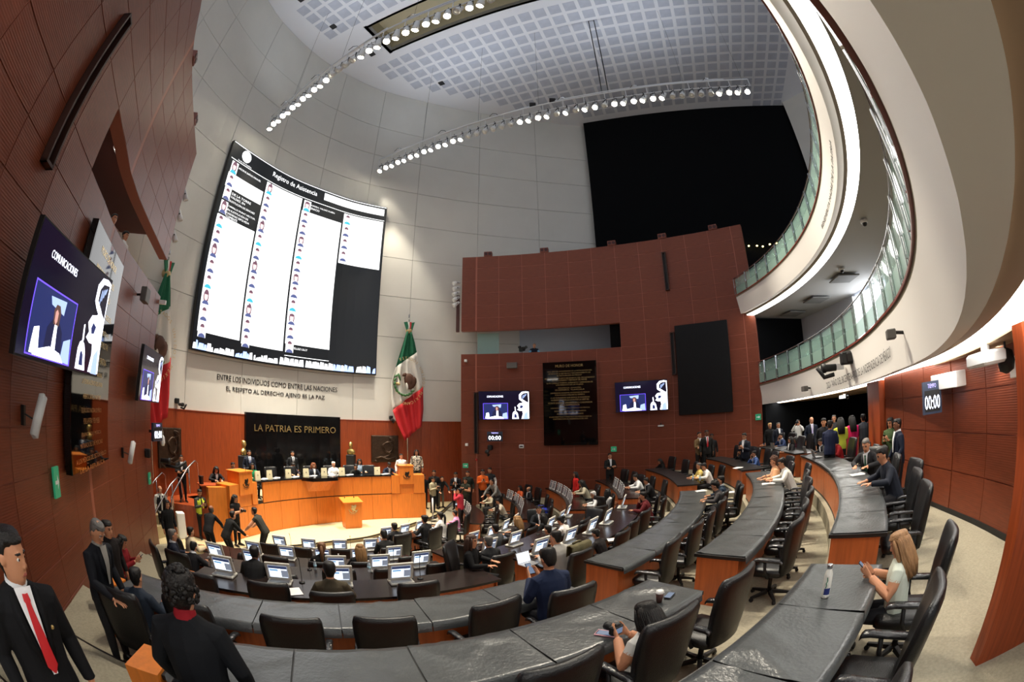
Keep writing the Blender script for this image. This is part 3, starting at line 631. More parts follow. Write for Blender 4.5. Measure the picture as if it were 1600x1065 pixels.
# free-standing lectern on the stage
lec = thing('lectern', 'honey-wood lectern with pale seal standing alone on the stage', 'lectern', (-6.38, 16.36, .15), R(40))
MB().loft([[(-.33, -.22, 0), (.33, -.22, 0), (.33, .22, 0), (-.33, .22, 0)], [(-.33, -.22, .05), (.33, -.22, .05), (.33, .22, .05), (-.33, .22, .05)]]).build('plinth', [DAISW], lec)
MB().loft([[(-.35, -.23, .05), (.35, -.23, .05), (.35, .23, .05), (-.35, .23, .05)], [(-.36, -.25, 1.06), (.36, -.25, 1.06), (.36, .25, 1.16), (-.36, .25, 1.16)]]).build('body', [DAISW], lec)
MB().loft([[(-.42, -.30, 1.055), (.42, -.30, 1.055), (.42, .31, 1.17), (-.42, .31, 1.17)], [(-.42, -.30, 1.09), (.42, -.30, 1.09), (.42, .31, 1.205), (-.42, .31, 1.205)]]).build('reading_top', [DAISW], lec)
seal(lambda x, y, h: (x, -.245-h, .82+y), .23, SEALG, lec)
for sx in (-.2, .2): MB().tube([(sx, .2, 1.18), (sx, .18, 1.24)], .02, 6).build('microphone', [BLKM], lec)

# ------------------------------------------------------------------ rear wall: granite slab, lettering, busts, reliefs, flags
def on_back(s, d): 
    def f(x, y, h=0.0): 
        q = BW.out(s+x, d+h); return (q.x, q.y, y)
    return f
m = MB(); sheet(BW, 10.63, 15.81, 1.25, 4.56, .03, .16, 1, m); slabg = tag(m.build('granite_slab', [GRAN]), 'tall polished black granite slab behind the presiding table', 'slab')
def wall_text(body, s0, s1, zc, h, d, mt, label, name='wall_lettering', thick=.02):
    vs, fs = text_geo(body, 1.0, .02); xs = [v[0] for v in vs]; ys = [v[1] for v in vs]; x0, x1, y0, y1 = min(xs), max(xs), min(ys), max(ys); m = MB(); P = []
    for v in vs:
        q = BW.out(s0+(s1-s0)*(v[0]-x0)/(x1-x0), d+v[2]*.25+.016); P.append((q.x, q.y, zc+((v[1]-y0)/(y1-y0)-.5)*h))
    m.add(P, fs); m.u = [v[0] for v in vs]; q = BW.out((s0+s1)/2, d); o = thing(name, label, 'lettering', (q.x, q.y, zc)); letters(m, 'letter', mt, o); return o
wall_text('LA PATRIA ES PRIMERO', 11.1, 15.56, 3.92, .30, .165, GOLD, 'brass letters reading LA PATRIA ES PRIMERO on the black slab')
wall_text('ENTRE LOS INDIVIDUOS COMO ENTRE LAS NACIONES', 9.07, 15.68, 5.88, .23, .0, BLKL, 'upper black line reading ENTRE LOS INDIVIDUOS on the cream wall')
wall_text('EL RESPETO AL DERECHO AJENO ES LA PAZ', 9.6, 15.01, 5.44, .23, .0, BLKL, 'lower black line reading EL RESPETO AL DERECHO AJENO on the cream wall')
BRZ = mat('dark_bronze', (66, 48, 34), rough=.5, metal=.55, noise=.25, nscale=8, bump=.02, bscale=6)
def relief(s, zc, w_, h_, label):
    o = thing('bronze_relief', label, 'relief', mtx=BW.frame(s, zc, .04)); x, y = w_/2, h_/2
    MB().loft([[(-x, -y, 0), (x, -y, 0), (x, y, 0), (-x, y, 0)], [(-x, -y, .08), (x, -y, .08), (x, y, .08), (-x, y, .08)], [(-x+.04, -y+.04, .10), (x-.04, -y+.04, .10), (x-.04, y-.04, .10), (-x+.04, y-.04, .10)]]).build('slab', [BRZ], o)
    MB().tube([(x*.9*sin(t*1.7+.4)*(.5+.4*cos(t)), y*.85-t*.27*y, .10) for t in [i*.32 for i in range(22)]], [.045+.02*sin(i) for i in range(22)], 8).build('serpent', [BRZ], o, smooth=True)
    MB().tube([(x*.2+.34*x*cos(t), y*.1+.4*y*sin(t), .09) for t in [2.2*pi*i/16 for i in range(17)]], .05, 8).build('coil', [BRZ], o, smooth=True)
    MB().tube([(-.8*x, -.75*y, .09), (-.3*x, -.6*y, .11), (.2*x, -.8*y, .1), (.75*x, -.65*y, .1)], .06, 8).build('root', [BRZ], o, smooth=True)
    MB().tube([(.3*x, .85*y, .09), (.7*x, .6*y, .11), (.75*x, .1*y, .1), (.6*x, -.3*y, .1)], .055, 8).build('branch', [BRZ], o, smooth=True)
relief(6.55, 3.03, 1.22, 1.46, 'dark bronze relief plaque with coiled serpents, left of the dais')
relief(18.2, 3.03, 1.42, 1.36, 'dark bronze relief plaque with coiled serpents, right of the granite slab')
GOLDB = mat('gilded_bust', (205, 178, 110), rough=.3, metal=.85)
def bust(s, label):
    q = BW.out(s, .55); o = thing('bust', label, 'bust', (q.x, q.y, 1.25), math.atan2(CC[1]-q.y, CC[0]-q.x)+pi/2)
    MB().bevbox((0, 0, .76), (.40, .40, 1.52), .015).build('pedestal', [BLKM], o)
    m = MB(); n = 14
    def ring(cx, cy, z, rx, ry): return [(cx+rx*cos(2*pi*i/n), cy+ry*sin(2*pi*i/n), z) for i in range(n)]
    m.loft([ring(0, 0, 1.52, .10, .09), ring(0, 0, 1.56, .19, .12), ring(0, 0, 1.70, .22, .13), ring(0, 0, 1.77, .15, .10), ring(0, -.01, 1.81, .075, .075), ring(0, -.015, 1.87, .075, .08), ring(0, -.025, 1.93, .09, .105), ring(0, -.02, 2.02, .098, .115), ring(0, -.01, 2.10, .085, .10), ring(0, 0, 2.145, .04, .05)])
    hd = m.build('head', [GOLDB], o, smooth=True)
    MB().loft([[(-.014, -.125, 1.965), (.014, -.125, 1.965), (0, -.10, 1.96)], [(-.018, -.15, 1.985), (.018, -.15, 1.985), (0, -.1, 1.98)], [(-.006, -.12, 2.04), (.006, -.12, 2.04), (0, -.1, 2.04)]]).build('nose', [GOLDB], hd)
bust(10.2, 'gilded bust on black pedestal at the left edge of the granite slab'); bust(16.25, 'gilded bust on black pedestal at the right edge of the granite slab')
# flags
FG = mat('flag_green', (22, 104, 70), rough=.7); FWH = mat('flag_white', (232, 228, 218), rough=.7); FRD = mat('flag_red', (196, 34, 40), rough=.7); BRN = mat('eagle_brown', (84, 52, 36), rough=.7); GLF = mat('leaf_green', (60, 110, 60), rough=.7); GTX = mat('gold_thread', (206, 176, 120), rough=.5)
def flag(s, label):
    o = thing('national_flag', label, 'flag', mtx=BW.frame(s, 0, .0)); U = .0335
    def X(px, py): return ((px-637)*U, 9.84-(py-497)*U)
    rowsL = [(632.5, 521), (625, 548), (616.5, 577), (610, 600), (610, 625), (612, 642), (620, 664), (631, 687)]
    rowsR = [(641, 522), (646, 536), (650, 552), (656, 576), (660, 592), (661.5, 604), (662, 640), (659, 664)]
    nU = 28; N_ = 8
    def pt(L_, R_, u):
        a, b = X(*L_), X(*R_); x = a[0]+(b[0]-a[0])*u; y = a[1]+(b[1]-a[1])*u; wd = abs(b[0]-a[0])
        return (x, y, .45+.10*wd/1.6*sin(u*pi*7+y*.35)+.05*sin(u*pi*3.0))
    for nm, mt, i0, i1 in (('green_band', FG, 0, 2), ('white_band', FWH, 2, 5), ('red_band', FRD, 5, 7)):
        m = MB(); R2 = []
        for i in range(i0, i1):
            for k in range(4 if i < i1-1 else 5):
                t = k/4; L_ = [rowsL[i][j]*(1-t)+rowsL[i+1][j]*t for j in (0, 1)]; R_ = [rowsR[i][j]*(1-t)+rowsR[i+1][j]*t for j in (0, 1)]
                R2.append([pt(L_, R_, u/nU) for u in range(nU+1)])
        m.loft(R2, False, False); b = m.build(nm, [mt], o, smooth=True); md = b.modifiers.new('thick', 'SOLIDIFY'); md.thickness = .012
    MB().tube([(0, 2.0, .30), (0, 9.7, .30)], .025, 8).build('pole', [STEEL], o, smooth=True); MB().lathe([(.001, .16), (.035, .08), (.03, 0), (.045, -.05), (.001, -.06)], (0, 9.85, .3), 10, Matrix.Translation((0, 9.85, .3)) @ Matrix.Rotation(-pi/2, 4, 'X') @ Matrix.Translation((0, -9.85, -.3))).build('finial', [STEEL], o, smooth=True)
    MB().tube([(-.12, 9.05, .34), (.12, 9.1, .34)], [.15, .15], 10).build('gold_tie', [GTX], o, smooth=True)
    for nm, mt, x in (('bow', FRD, 0.02), ('bow', FG, .2), ('bow', FG, -.2), ('bow', FWH, -.09)):
        MB().loft([[(x-.09, 9.52, .36), (x+.09, 9.56, .36), (x+.09, 9.56, .42), (x-.09, 9.52, .42)], [(x*.4-.07, 9.1, .4), (x*.4+.07, 9.1, .4), (x*.4+.07, 9.1, .46), (x*.4-.07, 9.1, .46)]]).build(nm, [mt], o)
    e = MB()
    def blob(px, py, rx, ry, an, k):
        c = X(px, py); e.mi(k); n = 12; ca, sa = cos(an), sin(an)
        e.loft([[(c[0]+f*(rx*cos(t)*ca-ry*sin(t)*sa), c[1]+f*(rx*cos(t)*sa+ry*sin(t)*ca), zz) for t in [2*pi*i/n for i in range(n)]] for f, zz in ((1, .50), (1, .60), (.6, .63))])
    blob(638, 596, .27, .36, .3, 0); blob(641, 600, .24, .36, -.5, 0); blob(630, 588, .12, .08, .6, 0); blob(634, 605, .06, .22, .2, 1); blob(622, 592, .05, .2, .3, 2); blob(620, 602, .12, .07, -.4, 3)
    for i in range(11): t = R(150+i*17); blob(631+17*cos(t)*.95, 600-19*sin(t), .10, .05, t+1.2, 2)
    e.build('eagle_emblem', [BRN, FWH, GLF, GTX], o, smooth=True, kind='stuff')
    tx = MB()
    for i, ch in enumerate('ESTADOS UNIDOS MEXICANOS'):
        if ch == ' ': continue
        t = R(112-i*9.6); c = X(633+27*cos(t), 597-34*sin(t)); vs, fs = text_geo(ch, .2); ca, sa = cos(t-pi/2), sin(t-pi/2)
        tx.add([(c[0]+v[0]*ca-v[1]*sa, c[1]+v[0]*sa+v[1]*ca, .62) for v in vs], fs)
    tx.build('embroidered_lettering', [GTX], o, kind='stuff')
flag(19.35, 'hanging national flag in green, white and red right of the big screen'); flag(5.42, 'hanging national flag partly hidden behind the left panelled wall')

# ------------------------------------------------------------------ the big attendance screen
SS0, SS1, SZ0, SZ1 = 7.40, 17.68, 6.72, 15.92
LEDW = glow('led_white', (255, 255, 255), 1.5); LEDK = glow('led_dark', (16, 22, 28), .6); LEDB = glow('led_blue', (150, 175, 235), 2.2)
m = MB(); sheet(BW, SS0, SS1, SZ0, SZ1, .06, .24, 1, m, 24); scr = tag(m.build('attendance_screen', [mat('screen_body', (10, 11, 13), rough=.35)]), 'huge curved video wall showing white attendance columns', 'screen')
def SXY(X, Y, d): q = BW.out(SS0+(SS1-SS0)*X, d); return (q.x, q.y, SZ1-(SZ1-SZ0)*Y)
def srect(X0, Y0, X1, Y1, mt, name, d=.254, parent=None, rnd=False):
    m = MB(); n = max(1, int((X1-X0)*24)); 
    for i in range(n):
        a, b = X0+(X1-X0)*i/n, X0+(X1-X0)*(i+1)/n; m.quad(SXY(a, Y1, d), SXY(b, Y1, d), SXY(b, Y0, d), SXY(a, Y0, d))
    return m.build(name, [mt], parent or scr)
srect(.004, .004, .996, .997, LEDK, 'display', .244)
srect(.004, .004, .996, .008, LEDW, 'border_line', .256); srect(.012, .092, .99, .0955, LEDW, 'header_line', .256); srect(.62, .018, .985, .062, LEDW, 'counter_box', .256)
def stext(body, Xc, Yc, w_, h_, mt, d=.266, parent=None, align='C'):
    vs, fs = text_geo(body, 1.0); xs = [v[0] for v in vs]; ys = [v[1] for v in vs]; x0, x1, y0, y1 = min(xs), max(xs), min(ys), max(ys); m = MB()
    m.add([SXY(Xc+w_*((v[0]-x0)/(x1-x0)-(.5 if align == 'C' else 0)), Yc-h_*((v[1]-y0)/(y1-y0)-.5), d) for v in vs], fs); return m.build('screen_text', [mt], parent or scr, kind='stuff')
stext('Registro de Asistencia', .43, .047, .29, .036, LEDW); stext('Presentes: 32', .80, .045, .13, .02, glow('led_pale_grey', (215, 220, 228), 1.6))
stext('Senado de la República', .10, .085, .09, .011, LEDW)
m = MB(); n = 28
for i in range(n): 
    t, t2 = 2*pi*i/n, 2*pi*(i+1)/n; m.add([SXY(.10, .043, .260), SXY(.10+.03*cos(t), .043+.032*sin(t), .260), SXY(.10+.03*cos(t2), .043+.032*sin(t2), .260)], [(0, 2, 1)])
m.build('round_seal', [LEDW], scr)
cols = [(.022, .252), (.262, .494), (.504, .744), (.754, .986)]
white = [[(.168, .243), (.388, .918)], [(.102, .928)], [(.168, .888)], [(.102, .405)]]
for (a, b), ws in zip(cols, white):
    for y0, y1 in ws: srect(a, y0, b, y1, LEDW, 'white_cells')
srect(.504, .945, .744, .948, LEDW, 'cell_line')
skin_l = glow('led_skin', (244, 206, 206), 1.2); hair_l = glow('led_hair', (120, 84, 100), 1.0); suit_l = glow('led_suit', (90, 100, 150), 1.0); red_l = glow('led_red', (220, 90, 90), 1.4); teal_l = glow('led_teal', (60, 170, 190), 1.4)
def portrait(X, Y, k):
    m = MB(); w_, h_ = .042, .062
    def ell(cx, cy, rx, ry, mi, d, t0=0, t1=2*pi):
        m.mi(mi); n = 12; c = SXY(cx, cy, d); P = [SXY(cx+rx*cos(t0+(t1-t0)*i/n), cy-ry*sin(t0+(t1-t0)*i/n), d) for i in range(n+1)]
        m.add([c]+P, [(0, i+1, i+2) for i in range(n)])
    lng = k % 3 == 0
    m.mi(4); m.quad(SXY(X-w_/2, Y+h_/2, .2585), SXY(X+w_/2, Y+h_/2, .2585), SXY(X+w_/2, Y-h_/2, .2585), SXY(X-w_/2, Y-h_/2, .2585))
    if lng: ell(X, Y-.004, .0150, .030, 1, .260)
    ell(X, Y-.004, .0105, .019, 0, .262); ell(X, Y-.012, .0118, .014, 1, .264, 0, pi)
    ell(X, Y+.031, .0185, .017, 3 if k % 4 == 0 else 2, .263, 0, pi)
    m.build('portrait', [skin_l, hair_l, suit_l, red_l if k % 2 else teal_l, LEDW], scr)
k = 0
for ci, (a, b) in enumerate(cols):
    nrow = (12, 12, 12, 4)[ci]
    for r_ in range(nrow): portrait(a+.025, .135+r_*(.0705 if ci < 2 else .0695 if ci == 2 else .075), k); k += 1
for body, X, Y, w_ in (('AÑORVE BAÑOS MANUEL', .072, .122, .15), ('DE LA TORRE', .075, .263, .12), ('VALDEZ, EN', .072, .282, .09), ('SUSTITUCIÓN DE SÁNCHEZ', .07, .301, .16), ('CARRILLO MURAT HÉCTOR,', .07, .328, .17), ('EN SUSTITUCIÓN DE', .07, .346, .13), ('CÁRDENAS SEPÚLVEDA', .07, .363, .14), ('CLEMENTE', .07, .380, .07), ('MOREIRA, VALDEZ RUBÉN', .545, .122, .15), ('IGNACIO', .545, .141, .06), ('TÉLLEZ LILLY', .545, .905, .08)):
    stext(body, X, Y, w_, .012, LEDW, align='L')
# picture strip along the bottom: pale blobs of another image
random.seed(3); m = MB(); x = .006
while x < .99:
    w_ = random.uniform(.01, .035); t0 = .958+random.uniform(0, .016)*(1 if x < .45 else .4); m.mi(0 if random.random() < .8 else 1)
    m.add([SXY(x, .993, .257), SXY(min(x+w_, .994), .993, .257), SXY(min(x+w_*.9, .994), t0, .257), SXY(x+w_*.2, t0+random.uniform(-.006, .006), .257)], [(0, 1, 2, 3)]); x += w_*(.95 if random.random() < .85 else 1.3)
m.build('picture_strip', [LEDW, LEDB], scr, kind='stuff')
# ------------------------------------------------------------------ fittings on the two panelled walls
TVB = glow('tv_deep_blue', (18, 14, 34), 1.0); TVW = glow('tv_white', (236, 238, 255), 2.6); TVL = glow('tv_lilac_line', (96, 70, 220), 2.0); TVN = glow('tv_navy', (30, 40, 90), 1.2); TVG = glow('tv_pale', (150, 170, 215), 1.6); TVS = glow('tv_skin', (190, 140, 130), 1.4); TVH = glow('tv_hair', (96, 66, 60), 1.0)
def wall_tv(frame, w_, h_, label, tilt=0.0):
    o = thing('wall_television', label, 'television', mtx=frame @ Matrix.Rotation(R(tilt), 4, 'X')); x, y = w_/2, h_/2
    MB().loft([[(-x, -y, .0), (x, -y, .0), (x, y, .0), (-x, y, .0)], [(-x, -y, .09), (x, -y, .09), (x, y, .09), (-x, y, .09)]]).build('case', [BLKM], o)
    d = MB().quad((-x+.02, -y+.02, .092), (x-.02, -y+.02, .092), (x-.02, y-.02, .092), (-x+.02, y-.02, .092)).build('screen', [mat('tv_glass', (8, 7, 14), rough=.12, emit=(20, 16, 36), es=.9)], o)
    MB().box((0, 0, -.12), (.5, .4, .24)).build('bracket', [BLKM], o)
    sx = lambda u: -x+w_*u; sy = lambda v: y-h_*v
    def poly(pts, mt, name, z=.096):
        MB().add([(sx(a), sy(b), z) for a, b in pts], [tuple(range(len(pts)))]).build(name, [mt], d)
    m = MB(); vs, fs = text_geo('COMUNICACIONES', 1.0); xs = [v[0] for v in vs]; ys = [v[1] for v in vs]
    m.add([(sx(.33)+(v[0])/(max(xs)-min(xs))*w_*.32, sy(.19)+(v[1]-(min(ys)+max(ys))/2)/(max(ys)-min(ys))*h_*.065, .097) for v in vs], fs); m.build('caption', [TVW], d, kind='stuff')
    F = (.09, .42, .58, .97)
    for a, b, c, e in ((F[0], F[1], F[2], F[1]+.012), (F[0], F[3]-.012, F[2], F[3]), (F[0], F[1], F[0]+.008, F[3]), (F[2]-.008, F[1], F[2], F[3])): poly([(a, e), (c, e), (c, b), (a, b)], TVL, 'picture_frame', .098)
    poly([(F[0], F[3]), (F[2], F[3]), (F[2], F[1]), (F[0], F[1])], TVN, 'picture', .094)
    poly([(.26, .97), (.28, .72), (.33, .64), (.40, .64), (.45, .72), (.47, .97)], mat('tv_suit', (8, 8, 20), emit=(26, 30, 66), es=1), 'speaker_suit'); poly([(.345, .95), (.355, .68), (.385, .68), (.395, .95)], TVW, 'speaker_shirt', .0975)
    poly([(.335, .68), (.325, .57), (.345, .52), (.385, .52), (.405, .57), (.4, .68)], TVH, 'speaker_hair', .0975); poly([(.345, .65), (.343, .58), (.36, .555), (.378, .58), (.376, .65), (.36, .68)], TVS, 'speaker_face', .098)
    poly([(.29, .54), (.27, .48), (.45, .46), (.44, .58)], TVG, 'chair_back', .0955); poly([(.13, .95), (.15, .76), (.20, .74), (.22, .95)], TVW, 'laptop', .0975); poly([(.46, .95), (.48, .78), (.56, .74), (.57, .96)], TVG, 'laptop', .0975); poly([(.16, .96), (.5, .96), (.45, .89), (.33, .86), (.2, .91)], TVW, 'papers', .0982)
    # white line drawing of a bell and a bust in profile on the right
    poly([(.66, .97), (.67, .78), (.69, .72), (.72, .70), (.75, .73), (.77, .79), (.79, .97)], TVW, 'bell'); poly([(.70, .93), (.705, .82), (.72, .79), (.745, .83), (.755, .93)], TVN, 'bell_shade', .098); poly([(.715, .7), (.71, .56), (.725, .55), (.735, .7)], TVW, 'bell_handle')
    poly([(.84, .97), (.87, .80), (.86, .70), (.81, .70), (.76, .66), (.79, .60), (.76, .52), (.80, .44), (.86, .42), (.93, .36), (.99, .42), (.99, .97)], TVW, 'figure'); poly([(.88, .98), (.90, .80), (.96, .72), (.97, .98)], TVG, 'figure_coat', .0978); poly([(.81, .56), (.83, .5), (.88, .53), (.86, .60), (.82, .61)], TVN, 'figure_eye', .0985)
    poly([(.80, .30), (.80, .14), (.85, .05), (.93, .03), (.99, .05), (.99, .46), (.93, .42), (.88, .40), (.84, .36)], TVW, 'headdress'); poly([(.84, .28), (.84, .17), (.88, .10), (.97, .08), (.98, .42), (.93, .38), (.9, .34)], TVB, 'headdress_shade', .0985)
    for i in range(4): poly([(.86+.02*i, .30-.04*i), (.87+.022*i, .16-.015*i), (.88+.022*i, .17-.015*i), (.87+.02*i, .31-.04*i)], TVG, 'feather', .099)
    return o
wall_tv(RW.frame(2.17, 5.25, .34), 2.44, 1.38, 'wall television over the small timer near the far corner of the right wall', 4)
wall_tv(RW.frame(8.77, 5.44, .34), 2.44, 1.38, 'wall television on the right wall between honour board and tall black display', 4)
# the near left television: hung out from the wall on its bracket
def tvframe(xl, yl, xr, yr, z): 
    t = Vector((xr-xl, yr-yl)).normalized(); nrm = Vector((t.y, -t.x)); c = ((xl+xr)/2, (yl+yr)/2)
    return Matrix(((t.x, 0, nrm.x, c[0]), (t.y, 0, nrm.y, c[1]), (0, 1, 0, z), (0, 0, 0, 1)))
wall_tv(tvframe(-4.78, 1.80, -5.92, 3.92, 5.57), 2.42, 1.42, 'big near television hanging out from the left panelled wall', 3)
wall_tv(LW.frame(1.62, 5.28, .34, -1), 2.44, 1.36, 'wall television at the far end of the left panelled wall beside the flag', 4)
def wall_disp(frame, w_, h_, name, label, cat, mt, t=.14):
    o = thing(name, label, cat, mtx=frame); x, y = w_/2, h_/2
    MB().loft([[(-x, -y, 0), (x, -y, 0), (x, y, 0), (-x, y, 0)], [(-x, -y, t-.01), (x, -y, t-.01), (x, y, t-.01), (-x, y, t-.01)], [(-x+.01, -y+.01, t), (x-.01, -y+.01, t), (x-.01, y-.01, t), (-x+.01, y-.01, t)]]).build('board', [mt], o); MB().quad((-x+.05, -y+.05, t+.002), (x-.05, -y+.05, t+.002), (x-.05, y-.05, t+.002), (-x+.05, y-.05, t+.002)).build('glass_face', [mt], o); return o
wall_disp(RW.frame(11.73, 6.5, .05), 2.5, 4.05, 'black_display', 'tall dark switched-off display at the right end of the right wall', 'display', mat('dark_display', (3, 3, 4), rough=.45, spec=.3), .12)
HB = mat('honour_glass', (6, 6, 7), rough=.04, spec=.6)
def honour(frame, label, lines, top):
    o = wall_disp(frame, 2.56, 3.95, 'honour_board', label, 'board', HB); y = 1.78
    for body, w_, h_, gap in lines:
        y -= gap; vs, fs = text_geo(body, 1.0); xs = [v[0] for v in vs]; ys = [v[1] for v in vs]; m = MB()
        m.add([((v[0]-(min(xs)+max(xs))/2)/(max(xs)-min(xs))*w_, y+((v[1]-min(ys))/(max(ys)-min(ys))-.5)*h_, .148) for v in vs], fs); m.build('inscription', [GOLD], o, kind='stuff')
honour(RW.frame(5.34, 5.27, .06), 'black honour board headed MURO DE HONOR with brass lines on the right wall', [
 ('MURO DE HONOR', 1.33, .125, .0), ('"2024, AÑO DEL BICENTENARIO DE LA INSTAURACIÓN DEL', 2.15, .075, .25), ('SENADO DE LA REPÚBLICA Y RECONOCIMIENTO DE', 2.0, .075, .10), ('SU RESTAURACIÓN EN MÉXICO"', 1.2, .075, .10),
 ('FELIPE CARRILLO PUERTO BENEMÉRITO DEL PROLETARIADO', 2.38, .075, .13), ('REVOLUCIONARIO Y DEFENSOR DEL MAYAB', 1.65, .075, .10), ('ELVIA CARRILLO PUERTO, SUFRAGISTA Y DEFENSORA DE', 2.2, .075, .13), ('LOS DERECHOS DE LAS MUJERES', 1.3, .075, .10),
 ('RESISTENCIA, ASUNCIÓN,', 1.1, .075, .13), ('GUERRERO, TLAXCALA', 1.4, .075, .10), ('UNIVERSIDAD NACIONAL AUTÓNOMA DE MÉXICO', 1.85, .075, .13), ('POR MI RAZA HABLARÁ EL ESPÍRITU', 1.4, .075, .10), ('A LAS SUFRAGISTAS QUE NUNCA SE RINDIERON', 1.85, .075, .14), ('NI ABANDONARON LA LUCHA POR LA LIBERTAD', 1.8, .075, .10),
 ('VICENTE GUERRERO AFROMEXICANO CONSUMADOR', 2.1, .075, .14), ('DE LA INDEPENDENCIA', .9, .075, .10), ('HERMANOS REVUELTAS, ORGULLO DE MÉXICO', 1.85, .075, .14), ('DON BELISARIO DOMÍNGUEZ PALENCIA', 1.5, .075, .14), ('IFIGENIA MARTÍNEZ HERNÁNDEZ', 1.25, .075, .13), ('A LAS MAESTRAS Y MAESTROS DE MÉXICO POR SU', 2.0, .075, .14), ('CONTRIBUCIÓN AL DESARROLLO DEL PAÍS', 1.65, .075, .10)], 0)
honour(LW.frame(5.88, 5.32, .06, -1), 'black honour board with brass lines on the left wall behind the near television', [
 ('MURO DE HONOR', 1.33, .125, .1), ('MARIANO MATAMOROS', 1.5, .12, .33), ('LEONA VICARIO', 1.2, .12, .3), ('GENERAL FELIPE ÁNGELES', 1.9, .12, .3), ('CORREGIDORA DE QUERÉTARO', 1.9, .12, .32), ('AL HEROICO COLEGIO MILITAR', 1.9, .12, .22), ('DEFENSORES DE LA PATRIA', 1.8, .12, .30),
 ('INSTITUTO POLITÉCNICO NACIONAL', 1.3, .10, .25), ('LA TÉCNICA AL SERVICIO DE LA PATRIA', 1.4, .10, .17), ('HEBERTO CASTILLO MARTÍNEZ', 1.2, .10, .24), ('TECNOLÓGICO NACIONAL DE MÉXICO', 1.4, .10, .23), ('POR LA PATRIA Y POR MI BIEN', 1.1, .10, .19), ('FRANCISCO J. MÚGICA', 1.35, .10, .22), ('MATRIARCA DEL CAFÉ MEXICANO', 1.55, .10, .17), ('A LOS MÉDICOS DEL SECTOR PÚBLICO', 2.1, .10, .23), ('DE LA REPÚBLICA', 1.75, .10, .16)], 0)
# small timers
DIGW = glow('digit_white', (235, 240, 255), 3.0)
def timer(frame, w_, h_, label):
    o = thing('timer_display', label, 'timer', mtx=frame); x, y = w_/2, h_/2
    MB().box((0, 0, .04), (w_, h_, .08)).build('case', [mat('timer_case', (52, 62, 84), rough=.4)], o); MB().quad((-x+.04, -y+.04, .083), (x-.04, -y+.04, .083), (x-.04, y*.45, .083), (-x+.04, y*.45, .083)).build('panel', [BLKM], o)
    m = MB(); vs, fs = text_geo('00:00', 1.0); xs = [v[0] for v in vs]; ys = [v[1] for v in vs]; m.add([((v[0]-(min(xs)+max(xs))/2)/(max(xs)-min(xs))*w_*.8, -y*.28+((v[1]-min(ys))/(max(ys)-min(ys))-.5)*h_*.42, .088) for v in vs], fs); m.build('digits', [DIGW], o, kind='stuff')
    m = MB(); vs, fs = text_geo('TIEMPO', 1.0); xs = [v[0] for v in vs]; ys = [v[1] for v in vs]; m.add([((v[0]-(min(xs)+max(xs))/2)/(max(xs)-min(xs))*w_*.45, y*.72+((v[1]-min(ys))/(max(ys)-min(ys))-.5)*h_*.13, .086) for v in vs], fs); m.build('caption', [glow('caption_lilac', (190, 180, 255), 2.0)], o, kind='stuff')
    MB().box((0, 0, -.12), (.08, .08, .24)).build('arm', [BLKM], o)
timer(RW.frame(1.70, 3.76, .3), .74, .46, 'timer reading 00:00 under the far television on the right wall')
timer(LW.frame(1.0, 3.80, .45, -1) @ Matrix.Rotation(R(-14), 4, 'Y'), .62, .5, 'timer reading 00:00 on an arm at the far end of the left wall')
timer(Matrix.Translation((7.15, 4.76, 4.38)) @ Matrix.Rotation(R(-42), 4, 'Z') @ Matrix.Rotation(pi/2, 4, 'X'), .42, .56, 'timer reading 00:00 hung under the lower balcony by the rear wood wall')
# video cameras on brackets
def vcam(frame, label, s=1.0, arm=.35):
    o = thing('video_camera', label, 'camera', mtx=frame); 
    MB().tube([(0, -.25, 0), (0, -.28, arm*.6), (0, -.12, arm)], .035, 8).build('bracket', [BLKM], o, smooth=True)
    MB().bevbox((0, 0, 0), (.16, .2, .3), .02).build('body', [BLKM], o); o.children[1].matrix_local = Matrix.Translation((0, .02, arm))
    MB().lathe([(.03, 0), (.055, 0), (.06, .18), (.075, .2), (.075, .26), (.05, .265)], n=14).build('lens', [BLKM], o, smooth=True); o.children[2].matrix_local = Matrix.Translation((.04, .02, arm+.1)) @ Matrix.Rotation(R(40), 4, 'Y')
    MB().bevbox((0, 0, 0), (.2, .16, .14), .02).build('control_box', [DKMET], o); o.children[3].matrix_local = Matrix.Translation((-.05, -.12, arm*.8)); o.scale = (s, s, s)
vcam(RW.frame(1.42, 3.2, .0), 'black remote video camera below the timer on the right wall', 1.3)
vcam(BW.frame(6.95, 4.75, .0), 'black remote video camera at the left top edge of the wood wainscot')
vcam(BW.frame(18.55, 4.62, .0), 'black remote video camera left of the right-hand flag')
vcam(LW.frame(.75, 3.15, .0, -1), 'black remote video camera on a bracket at the far end of the left wall', 1.25, .55)
x, y = pol(17.85, -25.0); vcam(Matrix.Translation((x, y, 5.62)) @ Matrix.Rotation(R(-25-90), 4, 'Z') @ Matrix.Rotation(pi/2, 4, 'X'), 'large black video camera clamped to the lower balcony fascia', 1.7, .30)
def ptz(frame, label, s=1.0):
    o = thing('dome_camera', label, 'camera', mtx=frame); MB().box((0, 0, .08), (.08, .08, .16)).build('bracket', [WHTP], o)
    I = Matrix.Rotation(-pi/2, 4, 'X'); MB().lathe([(.04, .16), (.08, .14), (.09, .0), (.085, -.06), (.02, -.06)], n=14).build('housing', [WHTP], o, smooth=True); o.children[1].matrix_local = Matrix.Translation((0, 0, .2)) @ I.inverted() @ Matrix.Rotation(pi, 4, 'X') if False else Matrix.Translation((0, 0, .2)) @ Matrix.Rotation(-pi/2, 4, 'X')
    MB().lathe([(.075, -.06), (.06, -.11), (.03, -.14), (.004, -.145)], n=14).build('dome', [BLACK], o, smooth=True); o.children[2].matrix_local = o.children[1].matrix_local; o.scale = (s, s, s)
